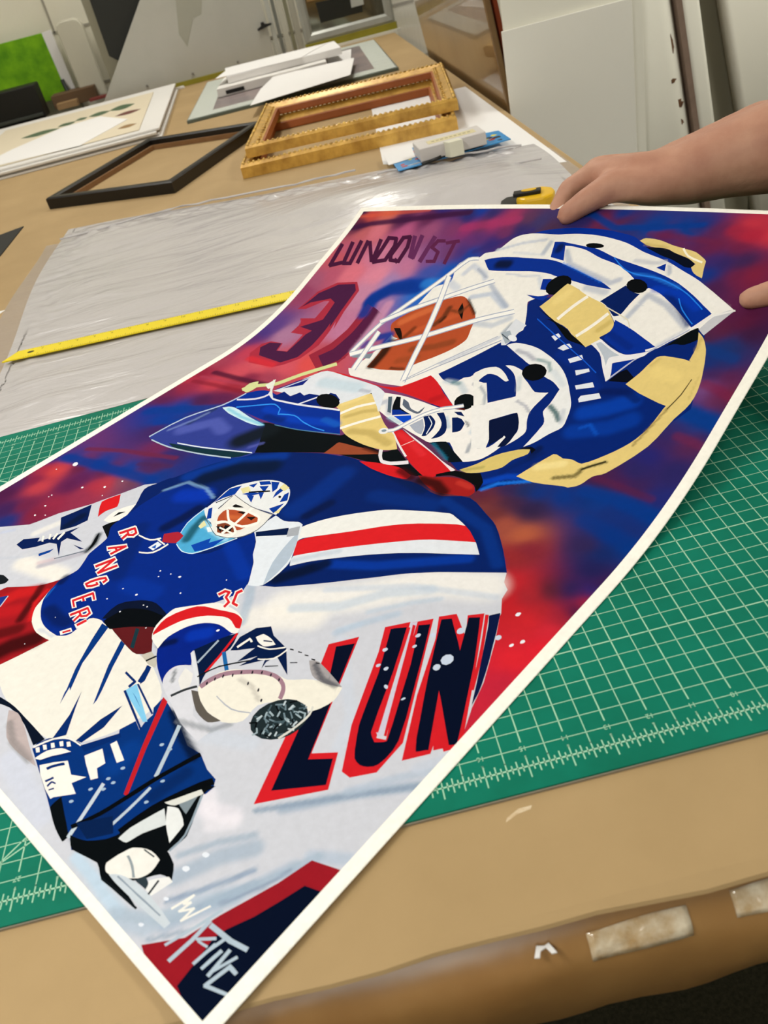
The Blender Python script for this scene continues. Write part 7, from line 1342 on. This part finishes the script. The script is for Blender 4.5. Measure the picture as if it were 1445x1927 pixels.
link('edge_strip', rounded_panel(.28, 1.75, 1.6, 62, .4, 1.2), glossw, fr, True)
link('seam', nbox(-.1, .12, 1.6, .36, 1.1, 62, .0), mat('rust_gap', '8e7868', .7, noise=.3, nscale=20), fr)
rust = mat('rust_stain', '4a2c22', .7, .2, noise=.5, nscale=60, second='8a6a4a')
random.seed(11)
def blot(cx, cz, rx, rz, seed):
    random.seed(seed); n = 14; bm = bmesh.new()
    prism(bm, [(cx+rx*random.uniform(.6, 1.15)*math.cos(k*6.283/n), cz+rz*random.uniform(.6, 1.15)*math.sin(k*6.283/n)) for k in range(n)], 0, .015)
    bmesh.ops.recalc_face_normals(bm, faces=bm.faces[:]); bmesh.ops.rotate(bm, verts=bm.verts[:], cent=(0, 0, 0), matrix=Matrix.Rotation(math.pi/2, 3, 'X'))
    link('rust_stain', bm, rust, fr).location = (0, (.02+max(0, 1.6-math.sqrt(max(0, 1.6**2-max(0, cx+1.6)**2))))*IN, 0)
for cx, cz, rx, rz, s in ((-1.35, ZT-.7, .45, .2, 1), (-1.05, ZT-2.6, .40, .42, 2), (-1.05, ZT-4.1, .22, .26, 3), (-.9, ZT+2.0, .2, .75, 4)): blot(cx, cz, rx, rz, s)
standing('grey_cabinet', 31.0, 64.2, FL, 41, 80, 40, mat('cabinet_grey', 'a8a490', .6, noise=.08, nscale=3), 'grey cabinet recessed between the two white metal panels', 'cabinet')
ml = empty('metal_panel', V(45.1, 62.2, FL), 0, 'plain white metal panel leaning at the far right above the forearm', 'panel'); ml.rotation_euler = (0, -.2, 0)
link('face', rounded_panel(0, 24, 4.9, 62, .5, 1.4), mat('matte_enamel', 'eae7d8', .5, .4, noise=.03, nscale=2), ml, True)

# ------------------------------------------------------------------ the person holding the print
skin = mat('skin', 'c6977e', .55, .35, noise=.22, nscale=22, bump=.2, bscale=160, second='b07c66')
def capsule(bm, p0, p1, r0, r1, n=14):
    p0, p1 = Vector(p0), Vector(p1); d = p1-p0; ln = d.length; d.normalize(); a = d.orthogonal().normalized(); b_ = d.cross(a); rings = []
    st = [(-math.cos(k*math.pi/8)*r0, math.sin(k*math.pi/8)*r0) for k in range(0, 5)]+[(ln+math.sin(k*math.pi/8)*r1, math.cos(k*math.pi/8)*r1) for k in range(0, 5)]
    for h, r_ in st:
        r_ = max(r_, 1e-3); rings.append([bm.verts.new((p0+d*h+(a*math.cos(k*6.2832/n)+b_*math.sin(k*6.2832/n))*r_)*IN) for k in range(n)])
    for A, B in zip(rings[:-1], rings[1:]):
        for i in range(n): bm.faces.new((A[i], A[(i+1) % n], B[(i+1) % n], B[i]))
    bm.faces.new(rings[0][::-1]); bm.faces.new(rings[-1])
def chain(bm, pts, rs):
    for i in range(len(pts)-1): capsule(bm, pts[i], pts[i+1], rs[i], rs[i+1])
pz = bmesh.new()
# right arm: forearm, palm, thumb over the sheet, fingers under it
ARM_R = [(33.5, 25.5, 7.5), (27, 22.0, 5.6), (22.4, 21.3, 4.95), (19.5, 21.6, 4.75), (17.9, 21.9, 4.6), (16.4, 22.1, 4.45)]
chain(pz, [(41, 26, 22.5), (39.5, 27, 15), (33.5, 25.5, 7.5)], [2.6, 2.2, 1.9]); chain(pz, ARM_R, [1.95, 2.15, 2.0, 1.72, 1.42, 1.22])
chain(pz, [(20, 22.6, 4.75), (17.6, 22.7, 4.55), (16.2, 23.0, 4.4)], [1.6, 1.3, 1.1])
chain(pz, [(16.4, 21.9, 4.35), (14.95, 21.85, 4.45), (13.35, 22.15, 4.72), (12.2, 22.22, 4.32), (11.5, 22.32, 3.98)], [1.05, .85, .62, .52, .44])
chain(pz, [(16.3, 22.4, 4.5), (14.6, 22.6, 4.75), (13.5, 23.3, 4.85)], [1.05, .85, .6])
K = [((13.35, 23.75, 4.9), (12.25, 24.3, 4.35), (11.5, 23.9, 3.6), (11.3, 23.1, 3.25), .44), ((13.7, 24.6, 4.75), (12.5, 25.2, 4.0), (11.9, 24.6, 3.2), (11.9, 23.7, 2.95), .45), ((14.35, 25.35, 4.45), (13.2, 25.7, 3.6), (12.8, 24.9, 2.85), (12.9, 24.0, 2.75), .43), ((15.1, 25.9, 4.05), (14.2, 26.0, 3.2), (13.9, 25.2, 2.65), (14.0, 24.4, 2.6), .37)]
for a, b1, c1, d1, r_ in K:
    chain(pz, [(16.2, 22.9, 4.35), a], [.95, .56]); chain(pz, [a, b1, c1, d1], [r_*1.12, r_, r_*.93, r_*.8])
# left arm: thumb over the near edge of the sheet
chain(pz, [(41, 6, 22.5), (38.5, 4.5, 14), (32.5, 7.5, 5.6)], [2.6, 2.2, 1.9]); chain(pz, [(32.5, 7.5, 5.6), (27.5, 9, 3.8), (21.5, 10.6, 2.9), (19.2, 11.0, 2.7)], [1.95, 2.0, 1.4, 1.15])
chain(pz, [(19.4, 11.2, 2.85), (17.6, 12.0, 3.35), (16.1, 12.25, 3.42), (15.1, 12.55, 3.32), (14.45, 12.85, 3.16)], [.95, .72, .52, .45, .38])
KL = [((17.0, 11.6, 2.9), (16.0, 11.7, 1.9), (15.4, 12.4, 1.55), .43), ((16.8, 10.7, 2.7), (15.7, 10.9, 1.6), (15.0, 11.5, 1.2), .44), ((16.9, 9.9, 2.4), (15.8, 10.0, 1.4), (15.0, 10.5, 1.0), .42), ((17.2, 9.2, 2.1), (16.2, 9.2, 1.2), (15.5, 9.5, .9), .36)]
for a, b1, c1, r_ in KL: chain(pz, [(19.0, 10.9, 2.7), a], [.9, .56]); chain(pz, [a, b1, c1], [r_*1.1, r_, r_*.85])
# trunk, head and legs stand clear of the bench on the right
chain(pz, [(43, 16, -1), (43, 16, 8), (43, 16, 17)], [5.6, 5.6, 6.2]); chain(pz, [(41.5, 9, 21.3), (41.5, 23, 21.3)], [2.9, 2.9]); chain(pz, [(43, 16, 18), (42, 16, 25), (41, 16, 28)], [3.2, 2.3, 2.3])
chain(pz, [(40.6, 16, 30.2), (41.2, 16, 32)], [2.9, 3.6]); chain(pz, [(37.4, 16, 30.6), (37.1, 16, 30)], [.5, .6])
for s in (-1, 1):
    chain(pz, [(43, 16+s*3.2, -2), (42.6, 16+s*3.6, -16), (43, 16+s*3.6, -ZT+3)], [3.6, 2.5, 1.6]); chain(pz, [(43, 16+s*3.6, -ZT+1.9), (36.6, 16+s*4.2, -ZT+1.3)], [1.7, 1.2]); chain(pz, [(41, 16+s*3.4, 30.8), (41.1, 16+s*3.5, 30)], [.5, .4])
pe = link('person', pz, skin, None, True); pe.location.z = ZT*IN
rm = pe.modifiers.new('merge', 'REMESH'); rm.mode = 'VOXEL'; rm.voxel_size = .0042; rm.use_smooth_shade = True
sm = pe.modifiers.new('soften', 'SMOOTH'); sm.factor = .5; sm.iterations = 7
tag(pe, 'person at the right with bare forearm, thumb pinning the top edge of the print', 'person')
cloth = mat('dark_shirt', '2b2f2c', .9, .2, noise=.15, nscale=40)
cz = bmesh.new(); chain(cz, [(43, 16, -2), (43, 16, 8), (43, 16, 17.4)], [6.1, 6.1, 6.6]); chain(cz, [(41.6, 8.6, 21), (41.6, 23.4, 21)], [3.5, 3.5])
for s in (0, 1): chain(cz, [[(41, 6, 22), (39.4, 5, 16.5)], [(41, 26, 22), (39.9, 26.8, 17)]][s], [3.3, 2.9])
sh = link('shirt', cz, cloth, pe, True)
r2 = sh.modifiers.new('merge', 'REMESH'); r2.mode = 'VOXEL'; r2.voxel_size = .01; r2.use_smooth_shade = True; sh.modifiers.new('soften', 'SMOOTH').iterations = 6
cz = bmesh.new()
for s in (-1, 1): chain(cz, [(43, 16+s*2.8, -1.5), (42.6, 16+s*3.6, -16), (43, 16+s*3.6, -ZT+3.4)], [4.6, 3.3, 2.5])
tr = link('trousers', cz, mat('dark_trousers', '23252c', .9, .2), pe, True); r3 = tr.modifiers.new('merge', 'REMESH'); r3.mode = 'VOXEL'; r3.voxel_size = .01; r3.use_smooth_shade = True
cz = bmesh.new(); chain(cz, [(41.6, 16, 32.6), (42.6, 16, 30.5)], [3.8, 3.3]); hr = link('hair', cz, mat('brown_hair', '2e2018', .8, noise=.3, nscale=60), pe, True)
for s in (-1, 1):
    cz = bmesh.new(); chain(cz, [(43, 16+s*3.6, -ZT+1.95), (36.4, 16+s*4.2, -ZT+1.5)], [1.9, 1.45]); link('shoe', cz, mat('shoe_black', '16161a', .5), pe, True)
